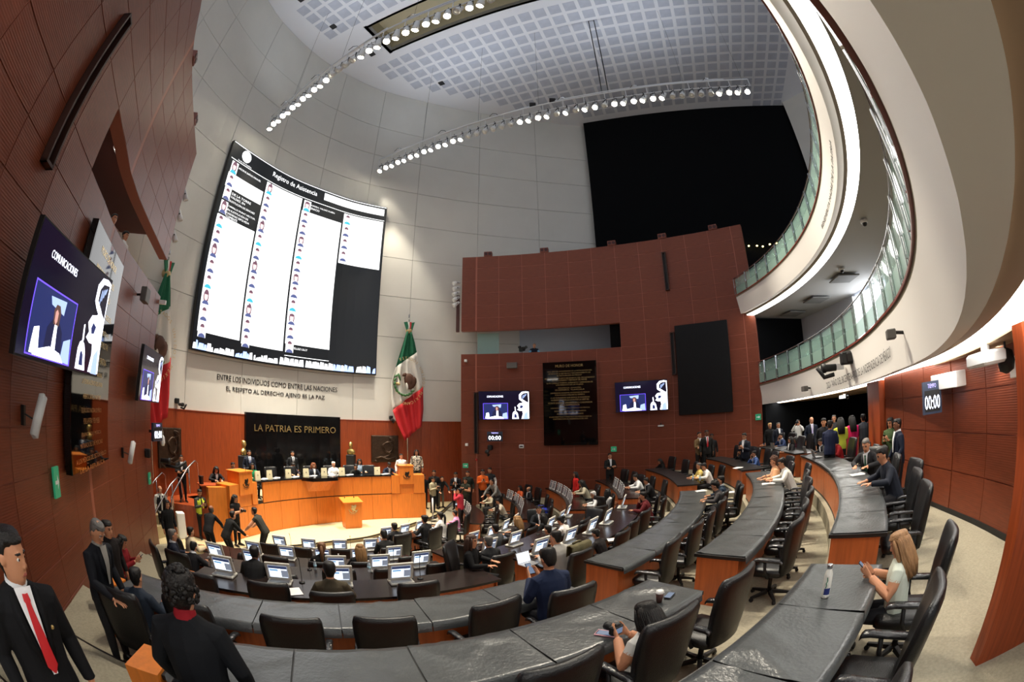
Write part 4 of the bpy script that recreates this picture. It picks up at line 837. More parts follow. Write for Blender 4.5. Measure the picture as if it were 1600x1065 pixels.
ptz(RW.frame(.26, 7.45, .03), 'white dome camera high on the far corner of the right wall', 1.5); ptz(RW.frame(.29, 3.35, .03), 'white dome camera low on the far corner of the right wall', 1.5); ptz(LW.frame(.12, 7.6, .03, -1), 'white dome camera at the far edge of the left wall below the opening', 1.5)
x, y = pol(17.85, -23.2); ptz(Matrix.Translation((x, y, 5.45)) @ Matrix.Rotation(R(-113), 4, 'Z') @ Matrix.Rotation(pi/2, 4, 'X'), 'white dome camera hanging from the lower balcony fascia', 2.0)
o = thing('camera_housing', 'white goose-neck camera housing above the left bracket camera', 'camera', mtx=LW.frame(.65, 3.75, .5, -1)); MB().bevbox((0, -.05, 0), (.12, .32, .12), .02).build('post', [WHTP], o); MB().tube([(.05, .1, 0), (.15, .14, 0), (.3, .1, 0), (.38, .0, 0), (.40, -.1, 0)], .025, 8).build('neck', [WHTP], o, smooth=True); MB().lathe([(.02, .12), (.07, .06), (.09, -.1), (.06, -.2), (.01, -.21)], (.40, -.18, 0), 12, Matrix.Translation((.40, -.18, 0)) @ Matrix.Rotation(-pi/2, 4, 'X') @ Matrix.Translation((-.40, .18, 0))).build('globe', [WHTP], o, smooth=True)
def lsp(frame, label, w_=.42, h_=.30):
    o = thing('wall_loudspeaker', label, 'loudspeaker', mtx=frame); MB().tube([(0, 0, 0), (0, .02, .16)], .03, 8).build('bracket', [DKMET], o); m = MB().bevbox((0, 0, .26), (w_, h_, .18), .015); m.build('cabinet', [mat('grey_speaker', (96, 92, 88), rough=.6)], o)
lsp(RW.frame(2.57, 7.16, .02), 'grey wall loudspeaker above the far television on the right wall', .5, .28); lsp(LW.frame(2.75, 7.15, .02, -1), 'grey wall loudspeaker on the left wall below the long opening', .42, .36)
x, y = pol(17.95, -40.7); lsp(Matrix.Translation((x, y, 5.50)) @ Matrix.Rotation(R(-130.7), 4, 'Z') @ Matrix.Rotation(pi/2, 4, 'X'), 'small grey loudspeaker on the near part of the lower balcony fascia', .2, .16)
x, y = pol(17.98, -12.8); lsp(Matrix.Translation((x, y, 5.05)) @ Matrix.Rotation(R(-103), 4, 'Z') @ Matrix.Rotation(pi/2, 4, 'X'), 'small grey loudspeaker on the far part of the lower balcony fascia', .28, .18)
def bar(frame, L_, label, s=1):
    o = thing('wireless_antenna', label, 'antenna', mtx=frame); MB().box((0, -.02, .03), (.06, .24, .06)).build('bracket', [DKMET], o); MB().tube([(0, -L_/2, .22), (.02*s, -L_*.48, .22), (.18*s, L_*.48, .30), (.2*s, L_/2, .3)], [.03, .075, .075, .03], 8).build('antenna_body', [WHTP], o, smooth=True); MB().tube([(0, 0, .05), (.05*s, -.05, .2)], .012, 6).build('stem', [DKMET], o)
bar(LW.frame(8.7, 4.25, .02, -1), .5, 'white stick antenna on the near part of the left wall'); bar(LW.frame(3.2, 3.38, .02, -1), .5, 'white stick antenna on the left wall past the honour board')
GRN = mat('exit_green', (36, 120, 84), rough=.5, emit=(36, 120, 84), es=.5)
def exitsign(frame, w_, h_, label):
    o = thing('exit_sign', label, 'sign', mtx=frame); MB().box((0, 0, .02), (w_, h_, .04)).build('plate', [GRN], o); m = MB(); m.box((-w_*.1, 0, .042), (w_*.42, h_*.12, .004)); m.add([(w_*.08, h_*.24, .044), (w_*.34, 0, .044), (w_*.08, -h_*.24, .044)], [(0, 2, 1)]); m.build('arrow', [WHTP], o)
exitsign(RW.frame(.2, 2.3, .04), .26, .22, 'green exit sign with arrow at the far corner of the right wall'); exitsign(RW.frame(7.36, 3.06, .04), .26, .24, 'green exit sign with arrow below the middle of the right wall'); exitsign(RW.frame(14.15, 4.15, .04), .26, .26, 'green exit sign with arrow at the right end of the right wall')
exitsign(LW.frame(7.65, 3.3, .04, -1), .22, .44, 'tall green exit sign on the near part of the left wall'); exitsign(LW.frame(.55, 2.4, .04, -1), .22, .34, 'tall green exit sign at the far end of the left wall')
o = thing('fire_alarm', 'small red fire alarm beacon on the right wall', 'alarm', mtx=RW.frame(.74, 2.6, .03)); MB().box((0, 0, .03), (.1, .1, .06)).build('base', [mat('alarm_red', (170, 30, 28), rough=.4)], o); MB().lathe([(.04, .06), (.04, .12), (.02, .15)], n=10).build('lens', [MATS['alarm_red']], o, smooth=True)
o = thing('sensor_box', 'small white sensor box below the second right-wall television', 'sensor', mtx=RW.frame(9.6, 4.05, .03)); MB().bevbox((0, 0, .06), (.28, .08, .12), .02).build('case', [WHTP], o); MB().box((0, .08, .03), (.05, .1, .06)).build('mount', [DKMET], o)
o = thing('sensor_box', 'small white rounded box on the right wall below the honour board corner', 'sensor', mtx=RW.frame(2.95, 3.26, .03)); MB().bevbox((0, 0, .05), (.24, .18, .1), .03).build('case', [WHTP], o); MB().box((0, 0, .105), (.14, .06, .01)).build('grille', [DKMET], o)
# vertical light slots in the panels
SLOT = mat('slot_brown', (58, 30, 20), rough=.5)
def slot(frame, w_, h_, label):
    o = thing('wall_slot', label, 'slot', mtx=frame); x, y = w_/2, h_/2
    MB().box((0, 0, -.02), (w_, h_, .03)).build('back', [BLKM], o)
    for sx in (-1, 1): MB().box((sx*(x-.02), 0, .05), (.04, h_, .14)).build('cheek', [SLOT], o)
    for sy in (-1, 1): MB().box((0, sy*(y-.02), .05), (w_, .04, .14)).build('end_piece', [SLOT], o)
slot(RW.frame(10.31, 11.2, .03), .2, 1.9, 'narrow vertical dark slot high on the right wall'); slot(RW.frame(10.32, 7.28, .03), .2, 1.95, 'narrow vertical dark slot left of the tall black display'); slot(RW.frame(.74, 4.4, .03), .2, 3.0, 'narrow vertical dark slot left of the far television on the right wall')
slot(LW.frame(9.42, 8.25, .03, -1), .24, 2.5, 'narrow vertical dark slot on the near upper part of the left wall')
# unlit twin-port boxes on top of the walls, floodlights on the wall ends
UPB = mat('port_box_brown', (120, 62, 46), rough=.5)
def port_box(frame, label):
    o = thing('twin_port_box', label, 'light', mtx=frame, group='twin-port boxes along the wall tops'); MB().bevbox((0, .13, .1), (.42, .26, .3), .015).build('box', [UPB], o)
    for sx in (-.1, .1): MB().lathe([(.05, 0), (.08, 0), (.08, .02), (.05, .02)], n=14).build('port', [mat('port_red', (60, 20, 18), rough=.5)], o); o.children[-1].matrix_local = Matrix.Translation((sx, .13, .25))
for i, s in enumerate((1.34, 4.27, 7.75, 10.33, 12.93)): port_box(RW.frame(s, 12.9, -.2), ('leftmost', 'second', 'middle', 'fourth', 'rightmost')[i]+' of the five brown twin-port boxes on top of the right wall')
for i, s in enumerate((1.9, 4.77)): port_box(LW.frame(s, 12.9, -.2, -1), ('farther', 'nearer')[i]+' of the two brown twin-port boxes on top of the left wall')
def flood(p, d, label, grp):
    dv = Vector(d).normalized(); q = dv.to_track_quat('Z', 'Y').to_matrix().to_4x4(); o = thing('floodlight', label, 'floodlight', mtx=Matrix.Translation(p) @ q, group=grp)
    MB().lathe([(.03, -.2), (.07, -.19), (.08, .0), (.10, .03), (.10, .2), (.085, .2), (.08, .05)], n=12).build('can', [WHTP], o, smooth=True); MB().lathe([(.001, .16), (.085, .16), (.085, .17), (.001, .18)], n=12).build('lens', [LENS_OFF], o); MB().box((0, 0, -.02), (.26, .05, .02)).build('yoke', [BLKM], o)
for i in range(5):
    q = RW.out(-.28, .02); flood((q.x, q.y, 11.5-.28*i), (-.8, -.5, -.3-.1*i), ('top', 'second', 'third', 'fourth', 'bottom')[i]+' white floodlight of the cluster on the left end of the right wall', 'floodlights on the right wall end')
for i in range(3):
    q = LW.out(-.32, .0, -1); flood((q.x, q.y, 11.4-.75*i), (.35, .3, -1), ('top', 'middle', 'lowest')[i]+' white floodlight on the far end of the left wall', 'floodlights on the left wall end')
m = MB(); q = RW.out(-.2, -.1)
for i in range(1): tag(MB().box((q.x, q.y, 9.9), (.16, .16, 1.9)).build('cable_duct', [mat('duct_brown', (70, 34, 26), rough=.6)]), 'brown vertical duct below the floodlights on the right wall end', 'duct')

for i, (x, y, z) in enumerate(((14.0, 21.31, 13.90), (14.43, 21.02, 13.83), (14.72, 20.81, 13.73), (15.1, 20.54, 13.79), (15.44, 20.29, 13.80))):
    o = thing('gallery_lamp', f'{ORD[i]} small warm lamp from the left in the dark void above the right wall', 'lamp', (x, y, z), group='small warm lamps in the dark void'); MB().lathe([(.001, .05), (.05, .03), (.06, 0), (.04, -.03), (.001, -.04)], n=10).build('globe', [glow('warm_globe', (255, 226, 140), 9.0)], o, smooth=True); MB().tube([(0, 0, .02), (.3, 1.0, .1)], .012, 6).build('stem', [BLKM], o)
# people: head x, y, floor z, heading (degrees clockwise from the camera heading), scale, pose, hair, top, trousers, skin tone, extras, label, seating row (-1 = not at a desk)
PEOPLE = [
 (-1.99, 0.66, 2.31, 92, 0.98, 'stand', 'short', (16, 16, 19), (16, 16, 19), 0, 'shirt tie=red pin head=-35', 'man in black suit with red tie and gold lapel pin at the left picture edge', -1),
 (-4.12, 2.65, 1.55, 78, 1.04, 'bow', 'grey', (22, 24, 30), (34, 34, 36), 0, 'shirtgrey', 'grey-haired man in dark blazer looking down in the left aisle', -1),
 (-5.56, 3.81, 1.13, 85, 1.0, 'stand', 'pony', (24, 20, 20), (20, 20, 20), 0, '', 'woman with black ponytail in dark clothes against the left wall', -1),
 (-6.19, 4.55, 1.13, 60, 0.93, 'sitphone', 'long', (120, 24, 30), (20, 20, 22), 0, '', 'woman with long black hair in red jacket by the left aisle', 3),
 (-3.94, 3.01, 1.55, -14, 0.93, 'sit', 'short', (40, 48, 60), (20, 20, 22), 0, '', 'dark-haired man seated low beside the orange desk end at left', 2),
 (-1.7, 1.62, 1.99, -22, 1.01, 'back', 'curly', (18, 20, 24), (18, 18, 20), 0, 'redcollar', 'man with curly dark hair seen from behind in charcoal jacket, front left', -1),
 (-6.53, 6.27, 0.73, 30, 1.06, 'sit', 'grey', (26, 30, 44), (20, 20, 22), 0, 'glasses shirt', 'balding man with glasses and navy suit in the left block', 4),
 (-7.59, 7.99, 0.35, 20, 1.0, 'sit', 'short', (206, 190, 160), (40, 40, 40), 0, '', 'person in beige jacket seated at the left of the front rows', 5),
 (-6.16, 6.51, 0.73, -7, 0.93, 'write', 'short', (20, 20, 24), (20, 20, 22), 0, 'shirt', 'black-haired person bent over the desk between two monitors at far left', 4),
 (-9.06, 10.69, 0.0, -10, 1.0, 'lean', 'bald', (16, 16, 18), (16, 16, 18), 1, 'handhead', 'bald man in black suit leaning with a hand at his head', -1),
 (-8.09, 10.6, 0.0, 20, 1.0, 'lean', 'short', (22, 22, 22), (22, 22, 22), 0, '', 'man in black jacket leaning to talk, seen from behind, beside a crouching man', -1),
 (-8.78, 11.7, 0.15, 95, 1.0, 'phone', 'long', (16, 16, 18), (22, 22, 24), 0, 'bare', 'woman in black sleeveless top holding a camera before the left rostrum', -1),
 (-7.9, 11.53, 0.0, -95, 1.0, 'lean', 'short', (44, 44, 38), (30, 30, 30), 0, 'bare', 'man in dark olive short-sleeved shirt crouching by the left rostrum', -1),
 (-10.21, 11.46, 0.15, 110, 1.0, 'phone', 'short', (58, 60, 54), (28, 28, 30), 0, 'vest=yellow', 'guard in fluorescent yellow vest by the dais steps', -1),
 (-11.39, 10.53, 0.15, 120, 1.0, 'stand', 'bald', (190, 188, 180), (26, 26, 28), 0, 'vest=black', 'elderly man in black waistcoat and white shirt at the dais steps', -1),
 (-9.6, 9.13, 0.15, 100, 1.0, 'stand', 'long', (20, 20, 22), (20, 20, 22), 0, '', 'woman in black leather jacket beside the elderly man in waistcoat', -1),
 (-11.26, 11.65, 1.25, 130, 0.95, 'cross', 'short', (30, 30, 32), (28, 28, 30), 0, 'shirt', 'guard with folded arms before the left bronze relief', -1),
 (-10.49, 12.86, 1.25, 120, 0.98, 'write', 'long', (30, 28, 30), (24, 24, 24), 0, 'shirt', 'woman writing at the clerk desk left of the dais', -1),
 (-10.57, 14.08, 1.25, 110, 1.0, 'sit', 'short', (34, 34, 40), (24, 24, 24), 0, 'shirt', 'dark-haired clerk seated by the left bust', -1),
 (-10.52, 15.22, 1.25, 128, 1.03, 'stand', 'short', (36, 42, 56), (28, 28, 32), 0, 'shirt tie=blue', 'man in blue-grey suit standing behind the left end of the presiding table', -1),
 (-9.99, 14.65, 1.25, 128, 1.0, 'sit', 'long', (30, 140, 90), (24, 24, 24), 0, '', 'woman in bright green jacket at the presiding table', -1),
 (-9.54, 17.34, 1.25, 130, 1.0, 'stand', 'short', (30, 32, 36), (28, 28, 30), 0, 'shirt tie=black', 'man in dark suit standing behind the middle of the presiding table', -1),
 (-9.18, 16.7, 1.25, 130, 1.0, 'write', 'short', (50, 44, 52), (24, 24, 24), 0, '', 'man in dark jacket and plum shirt writing at the presiding table', -1),
 (-8.3, 16.97, 1.25, 128, 1.0, 'sit', 'longred', (34, 38, 50), (24, 24, 24), 0, 'shirt', 'woman with reddish hair presiding at the centre of the table', -1),
 (-7.81, 18.04, 1.25, 128, 1.0, 'sit', 'white', (232, 230, 224), (200, 200, 196), 0, '', 'white-haired person all in white at the presiding table', -1),
 (-6.77, 18.13, 1.25, 128, 1.0, 'write', 'short', (24, 26, 24), (24, 24, 24), 0, 'glasses', 'woman with glasses and dark jacket at the right of the presiding table', -1),
 (-6.97, 19.17, 1.25, 135, 1.06, 'sit', 'long', (150, 170, 190), (24, 24, 24), 0, '', 'woman with long hair in pale blue sitting behind the presiding table', -1),
 (-5.67, 19.62, 1.25, 140, 1.0, 'write', 'short', (30, 36, 52), (24, 24, 24), 1, 'shirt', 'man in navy suit writing beside the right rostrum', -1),
 (-5.06, 19.53, 1.25, 150, 1.0, 'stand', 'short', (236, 234, 228), (200, 200, 200), 0, '', 'speaker all in white standing at the right rostrum', -1),
 (-4.53, 20.4, 1.25, 160, 1.08, 'stand', 'long', (200, 194, 176), (60, 60, 56), 0, 'pattern', 'woman in black and cream patterned dress right of the right rostrum', -1),
 (-4.32, 20.94, 0.15, 150, 1.0, 'stand', 'short', (24, 24, 26), (24, 24, 26), 0, '', 'dark-clothed guard right beside the dais end', -1),
 (-3.83, 21.05, 0.15, 170, 1.12, 'stand', 'short', (26, 26, 28), (26, 26, 28), 0, '', 'man in black behind the photographer with the beige hoodie', -1),
 (-3.71, 20.15, 0.15, 120, 1.0, 'phone', 'short', (170, 160, 130), (26, 26, 28), 0, '', 'photographer in beige hoodie beside the dais', -1),
 (-3.45, 21.16, 0.15, 150, 1.0, 'lean', 'short', (36, 36, 36), (120, 116, 100), 0, '', 'man in dark shirt and khaki trousers sitting by the side wall', -1),
 (-2.77, 21.02, 0.15, 180, 1.08, 'phone', 'short', (30, 30, 34), (26, 26, 28), 0, 'shirt', 'woman in black suit and white blouse by the far corner', -1),
 (-2.19, 19.96, 0.15, 200, 1.0, 'phone', 'short', (52, 54, 44), (40, 40, 38), 0, 'bare', 'photographer in olive shirt with camera before the far corner', -1),
 (-2.13, 20.49, 0.35, 190, 1.04, 'stand', 'short', (38, 42, 36), (30, 30, 30), 0, '', 'tall man in dark green shirt at the far corner', -1),
 (-1.44, 20.55, 0.35, 170, 1.08, 'phone', 'short', (226, 104, 40), (30, 30, 32), 0, '', 'man in bright orange vest by the right wall', -1),
 (-1.13, 20.87, 0.35, 190, 1.11, 'stand', 'short', (40, 40, 42), (30, 30, 32), 0, 'whitesleeve', 'man in dark vest with white sleeves beside the orange vest', -1),
 (-0.95, 18.93, 0.35, 225, 1.0, 'lean', 'short', (120, 118, 114), (50, 50, 52), 0, '', 'woman in grey jacket turning near the orange vest', -1),
 (-2.22, 17.94, 0.0, -75, 1.0, 'photo', 'short', (186, 52, 66), (34, 34, 38), 0, '', 'photographer in coral red sweater aiming a camera at the dais', -1),
 (-2.84, 13.65, 0.0, -58, 1.1, 'sit', 'bun', (30, 30, 32), (24, 24, 24), 0, '', 'person with hair bun in the front row of the middle block', 7),
 (-2.45, 14.42, 0.0, -68, 1.07, 'sit', 'pony', (226, 222, 216), (24, 24, 24), 0, '', 'person with ponytail and white top in the front row', 7),
 (-2.12, 15.64, 0.0, -82, 0.93, 'sit', 'short', (226, 150, 190), (24, 24, 24), 0, '', 'person in pink top in the front row of the middle block', 7),
 (-3.58, 12.7, 0.0, -45, 1.04, 'sit', 'bun', (26, 26, 28), (24, 24, 24), 0, '', 'person with dark bun at the stage edge in the front row', 7),
 (-3.5, 11.33, 0.0, -37, 1.12, 'sitphone', 'short', (30, 30, 30), (24, 24, 24), 0, '', 'person in dark jacket with phone in the front row, left block', 6),
 (-4.14, 8.62, 0.35, -22, 1.08, 'sit', 'ponybrown', (30, 30, 30), (24, 24, 24), 0, '', 'person with brown ponytail between two monitors in the left block', 5),
 (-3.36, 8.99, 0.35, -28, 1.05, 'sit', 'longblond', (30, 30, 30), (24, 24, 24), 0, '', 'person with dark blond hair in the left block', 5),
 (-2.53, 5.45, 1.13, -24, 1.06, 'sit', 'short', (70, 62, 48), (24, 24, 24), 0, '', 'man with black hair and brown jacket in the third row from the covered desks', 3),
 (-4.23, 6.06, 0.73, -17, 1.0, 'lean', 'short', (18, 18, 20), (20, 20, 22), 1, 'zb', 'heavy man in black suit standing over his desk in the left block, seen from behind', 4),
 (-0.76, 7.75, 1.13, 100, 1.0, 'lookup', 'longbrown', (16, 16, 18), (20, 20, 22), 0, 'zb', 'woman with long wavy brown hair in black turning to the right', 3),
 (-0.53, 8.85, 0.73, -42, 1.07, 'sit', 'grey', (34, 34, 36), (24, 24, 24), 0, 'glasses', 'balding man with glasses seen from behind beside the wavy-haired woman', 4),
 (-0.5, 11.49, 0.35, -54, 1.06, 'sit', 'short', (70, 72, 74), (24, 24, 24), 0, '', 'man with black hair and grey jacket in the middle block, seen from behind', 5),
 (0.08, 12.42, 0.35, -62, 1.07, 'sit', 'longblond', (40, 36, 36), (24, 24, 24), 0, '', 'person with light brown hair in the middle block near the front', 5),
 (-1.14, 19.65, 0.0, -118, 1.0, 'write', 'short', (214, 204, 176), (60, 60, 60), 0, '', 'person in cream top reading papers in the right block front row', 6),
 (-0.65, 17.95, 0.0, -103, 1.0, 'write', 'short', (200, 190, 170), (60, 60, 60), 0, '', 'person in pale beige writing next to the cream top', 6),
 (0.27, 20.04, 0.35, -116, 0.86, 'sit', 'long', (232, 106, 60), (24, 24, 24), 0, '', 'woman in bright orange jacket in the right block', 5),
 (0.64, 19.12, 0.35, -109, 0.92, 'sit', 'bald', (30, 30, 34), (24, 24, 24), 0, 'shirt', 'balding man in dark suit beside the orange jacket', 5),
 (0.8, 14.23, 0.35, 170, 0.99, 'lookup', 'short', (34, 36, 40), (24, 24, 24), 0, 'shirt', 'man turning his face back towards the viewer in the right block', 5),
 (0.85, 13.11, 0.35, -68, 1.0, 'sit', 'long', (24, 24, 26), (24, 24, 24), 0, 'zb', 'woman with black bob below the man turning back', 5),
 (2.53, 18.02, 0.73, -100, 0.93, 'stand', 'long', (210, 44, 40), (20, 20, 22), 0, '', 'woman in bright red top standing by the right wall', -1),
 (2.62, 17.05, 0.73, -94, 1.07, 'write', 'long', (196, 186, 160), (24, 24, 24), 0, '', 'woman in patterned cream blouse at the desk with white posters', 4),
 (2.7, 14.81, 0.73, -81, 1.0, 'write', 'white', (232, 232, 230), (40, 40, 44), 0, 'glasses', 'white-haired man in white shirt reading at the desk with white posters', 4),
 (3.22, 14.83, 0.73, 60, 1.0, 'lookup', 'long', (214, 212, 208), (24, 24, 24), 0, 'bare zb', 'woman with long black hair in white top turning right in the middle block', 4),
 (4.41, 15.56, 1.13, -86, 1.0, 'write', 'short', (232, 232, 230), (40, 40, 44), 0, '', 'young man in white shirt writing in the right block', 3),
 (4.48, 14.44, 1.13, -81, 1.0, 'write', 'short', (24, 24, 26), (24, 24, 26), 0, 'shirt', 'dark-haired man in black suit writing beside the young man in white', 3),
 (3.55, 11.71, 1.13, -67, 0.99, 'think', 'short', (96, 30, 34), (24, 24, 24), 0, '', 'woman in maroon jacket resting her chin in the middle block', 3),
 (4.24, 19.14, 1.13, 175, 1.05, 'cross', 'short', (34, 34, 34), (30, 30, 32), 0, 'shirt', 'guard in dark suit with folded arms by the right wall', -1),
 (0.79, 10.29, 0.73, -53, 0.96, 'sit', 'short', (30, 30, 32), (24, 24, 24), 0, '', 'person with cropped hair seen from behind in the middle block', 4),
 (1.2, 11.24, 0.73, -59, 0.99, 'write', 'bun', (232, 226, 220), (24, 24, 24), 0, 'bare', 'woman in white sleeveless top at the middle block desk', 4),
 (0.74, 7.74, 1.13, -43, 1.07, 'think', 'short', (168, 164, 158), (40, 40, 42), 0, '', 'young man in light grey shirt at a laptop resting his head in his hand', 3),
 (1.67, 8.82, 1.13, -50, 0.86, 'write', 'short', (40, 36, 36), (24, 24, 24), 0, '', 'dark-haired person bent over the desk in the middle block', 3),
 (0.39, 5.02, 1.55, -30, 1.12, 'sitphone', 'short', (30, 40, 66), (24, 24, 30), 0, '', 'man in navy jacket holding a phone at the covered desk', 2),
 (6.2, 18.0, 1.55, -97, 0.86, 'write', 'long', (20, 20, 22), (24, 24, 24), 0, '', 'woman in black writing at the far covered desk on the right', 2),
 (6.28, 14.02, 1.55, -80, 0.95, 'sit', 'grey', (222, 196, 110), (40, 40, 42), 0, '', 'grey-haired person in yellow jacket in the right block', 2),
 (6.33, 13.69, 1.55, -79, 1.0, 'write', 'short', (236, 232, 226), (40, 40, 42), 0, 'zb', 'person in white shirt writing beside the yellow jacket', 2),
 (4.9, 9.9, 1.55, -62, 1.0, 'write', 'curly', (70, 66, 66), (24, 24, 24), 0, '', 'person with dark curls in grey top writing in the middle block', 2),
 (5.24, 10.25, 1.55, -64, 1.0, 'sit', 'short', (36, 50, 66), (24, 24, 28), 0, 'shirt', 'young man in dark teal jacket beside the dark curls', 2),
 (8.15, 14.31, 1.99, -82, 0.86, 'think', 'short', (24, 24, 26), (24, 24, 24), 0, '', 'person in black resting the face on a hand in the right block', 1),
 (7.89, 12.89, 1.99, -77, 0.87, 'think', 'short', (60, 82, 130), (30, 30, 40), 0, 'shirt', 'young man in bright blue suit leaning on the desk in the right block', 1),
 (7.47, 16.6, 1.99, 175, 1.02, 'cross', 'short', (110, 88, 60), (40, 36, 34), 0, 'shirt', 'man in brown jacket standing by the right wall', -1),
 (7.66, 16.29, 1.99, 190, 1.06, 'stand', 'short', (36, 34, 32), (26, 26, 26), 1, 'shirt tie=red', 'man in dark suit with bright red tie by the right wall', -1),
 (8.11, 16.74, 1.99, 195, 0.95, 'stand', 'short', (28, 28, 30), (26, 26, 26), 1, '', 'man half hidden behind the one with the red tie', -1),
 (7.97, 13.71, 1.99, -120, 1.0, 'phone', 'short', (34, 38, 48), (26, 26, 30), 0, 'shirt', 'man in navy suit taking a picture with his phone by the right wall', -1),
 (10.0, 15.18, 2.31, -86, 0.92, 'write', 'short', (34, 42, 62), (26, 26, 30), 0, 'shirt', 'man in navy suit at the far back row, nearest the right wall', 0),
 (9.98, 14.2, 2.31, -83, 0.91, 'think', 'short', (40, 52, 84), (26, 26, 30), 0, 'shirt', 'man in blue suit stroking his chin in the back row', 0),
 (9.08, 12.32, 2.31, -76, 0.88, 'sit', 'long', (30, 28, 30), (24, 24, 24), 0, 'shirt', 'woman with long hair and white blouse in the back row', 0),
 (9.65, 12.77, 2.31, -78, 0.86, 'write', 'long', (70, 30, 44), (24, 24, 24), 0, '', 'woman in wine-red top writing at the end of the back row', 0),
 (9.97, 14.98, 2.31, 190, 0.93, 'stand', 'blond', (26, 26, 26), (24, 24, 24), 0, '', 'blond person in black standing at the far back', -1),
 (10.04, 14.46, 2.31, 185, 0.93, 'stand', 'grey', (36, 40, 50), (26, 26, 30), 0, 'shirt', 'man in grey suit standing at the far back beside the blond person', -1),
 (11.32, 14.76, 2.31, -130, 0.93, 'photo', 'short', (226, 224, 220), (30, 30, 34), 0, '', 'cameraman in white shirt behind the red parapet', -1),
 (10.45, 12.76, 2.31, 205, 1.0, 'stand', 'bald', (34, 40, 54), (24, 24, 28), 0, 'shirt tie=lilac', 'tall bearded man in navy suit with lilac tie before the red parapet', -1),
 (9.3, 10.71, 2.31, 215, 1.0, 'stand', 'pony', (30, 30, 34), (24, 24, 26), 0, '', 'woman with hair tied back behind the standing group', -1),
 (8.29, 9.25, 2.31, 60, 1.0, 'phone', 'short', (30, 36, 60), (24, 24, 26), 0, '', 'person in navy blue at the left of the standing group', -1),
 (10.87, 11.9, 2.31, 230, 1.0, 'stand', 'grey', (60, 60, 62), (24, 24, 26), 0, '', 'grey-haired man in the standing group', -1),
 (9.26, 9.83, 2.31, 30, 1.0, 'phone', 'long', (196, 206, 70), (30, 30, 30), 0, '', 'woman in lime-yellow jacket in the standing group', -1),
 (9.78, 9.82, 2.31, 20, 1.0, 'phone', 'long', (226, 40, 110), (200, 36, 96), 0, '', 'woman in hot pink coat in the standing group', -1),
 (10.29, 9.77, 2.31, 30, 1.0, 'back', 'short', (58, 60, 66), (34, 34, 38), 0, '', 'man in grey suit seen from behind in the standing group', -1),
 (10.85, 9.78, 2.31, 40, 1.0, 'photo', 'short', (120, 26, 30), (24, 24, 26), 0, '', 'person in dark red raising a camera in the standing group', -1),
 (10.96, 9.24, 2.31, -110, 1.0, 'stand', 'short', (26, 26, 30), (24, 24, 26), 0, '', 'tall man in black at the right of the standing group', -1),
 (8.62, 7.15, 2.31, -100, 0.97, 'phone', 'long', (66, 84, 52), (30, 30, 32), 0, '', 'woman in olive green top holding a phone in the standing group', -1),
 (7.48, 5.99, 2.31, -60, 1.0, 'back', 'short', (26, 32, 48), (26, 26, 30), 1, 'shirt', 'man in navy suit resting a hand on a chair right of the group', -1),
 (9.03, 10.56, 2.31, -70, 0.89, 'write', 'short', (40, 40, 44), (26, 26, 28), 0, 'shirt', 'man in dark suit reading a laptop in the back row of the middle block', 0),
 (8.65, 9.39, 2.31, -66, 0.95, 'think', 'short', (150, 30, 34), (26, 26, 28), 0, '', 'man in bright red sweater with a hand at his face in the back row', 0),
 (6.94, 6.5, 2.31, -110, 1.09, 'write', 'grey', (40, 40, 42), (26, 26, 28), 0, 'shirt tie=green', 'grey-haired man in dark suit and green tie talking at the back row desk', 0),
 (5.65, 4.87, 2.31, -60, 1.12, 'write', 'short', (34, 38, 48), (26, 26, 30), 0, '', 'man in navy jacket seen from behind at the back row desk', 0),
 (6.32, 9.31, 1.99, -63, 1.0, 'sit', 'curlybrown', (214, 160, 120), (24, 24, 24), 0, 'zb', 'person with brown curls and peach top in the middle block', 1),
 (6.18, 8.74, 1.99, -60, 1.05, 'write', 'short', (226, 222, 212), (60, 60, 60), 0, 'glasses', 'person with glasses and white jacket writing in the middle block', 1),
 (2.97, 2.25, 2.31, -36, 0.87, 'sitphone', 'longlight', (204, 210, 196), (26, 26, 30), 0, 'bare', 'woman with long light brown hair in pale sage top looking at her phone', 0),
 (0.96, 2.93, 1.99, -33, 0.89, 'sitphone', 'bob', (224, 222, 216), (24, 24, 26), 0, 'bare nochair', 'woman with black bob and white ruffled blouse holding a camera', -1),
 (1.12, 21.9, 6.86, 180, 0.92, 'lean', 'grey', (26, 34, 50), (30, 30, 34), 0, 'blueshirt', 'cameraman in dark vest and blue shirt leaning on the right gallery parapet', -1),
 (-8.07, 5.13, 6.65, 95, 0.92, 'stand', 'short', (150, 120, 110), (30, 30, 34), 0, '', 'person looking out of the left gallery opening, farther up', -1),
 (-8.72, 6.07, 6.72, 80, 0.92, 'stand', 'bun', (226, 222, 216), (30, 30, 34), 0, '', 'person in white looking out of the left gallery opening, lower one', -1),
]
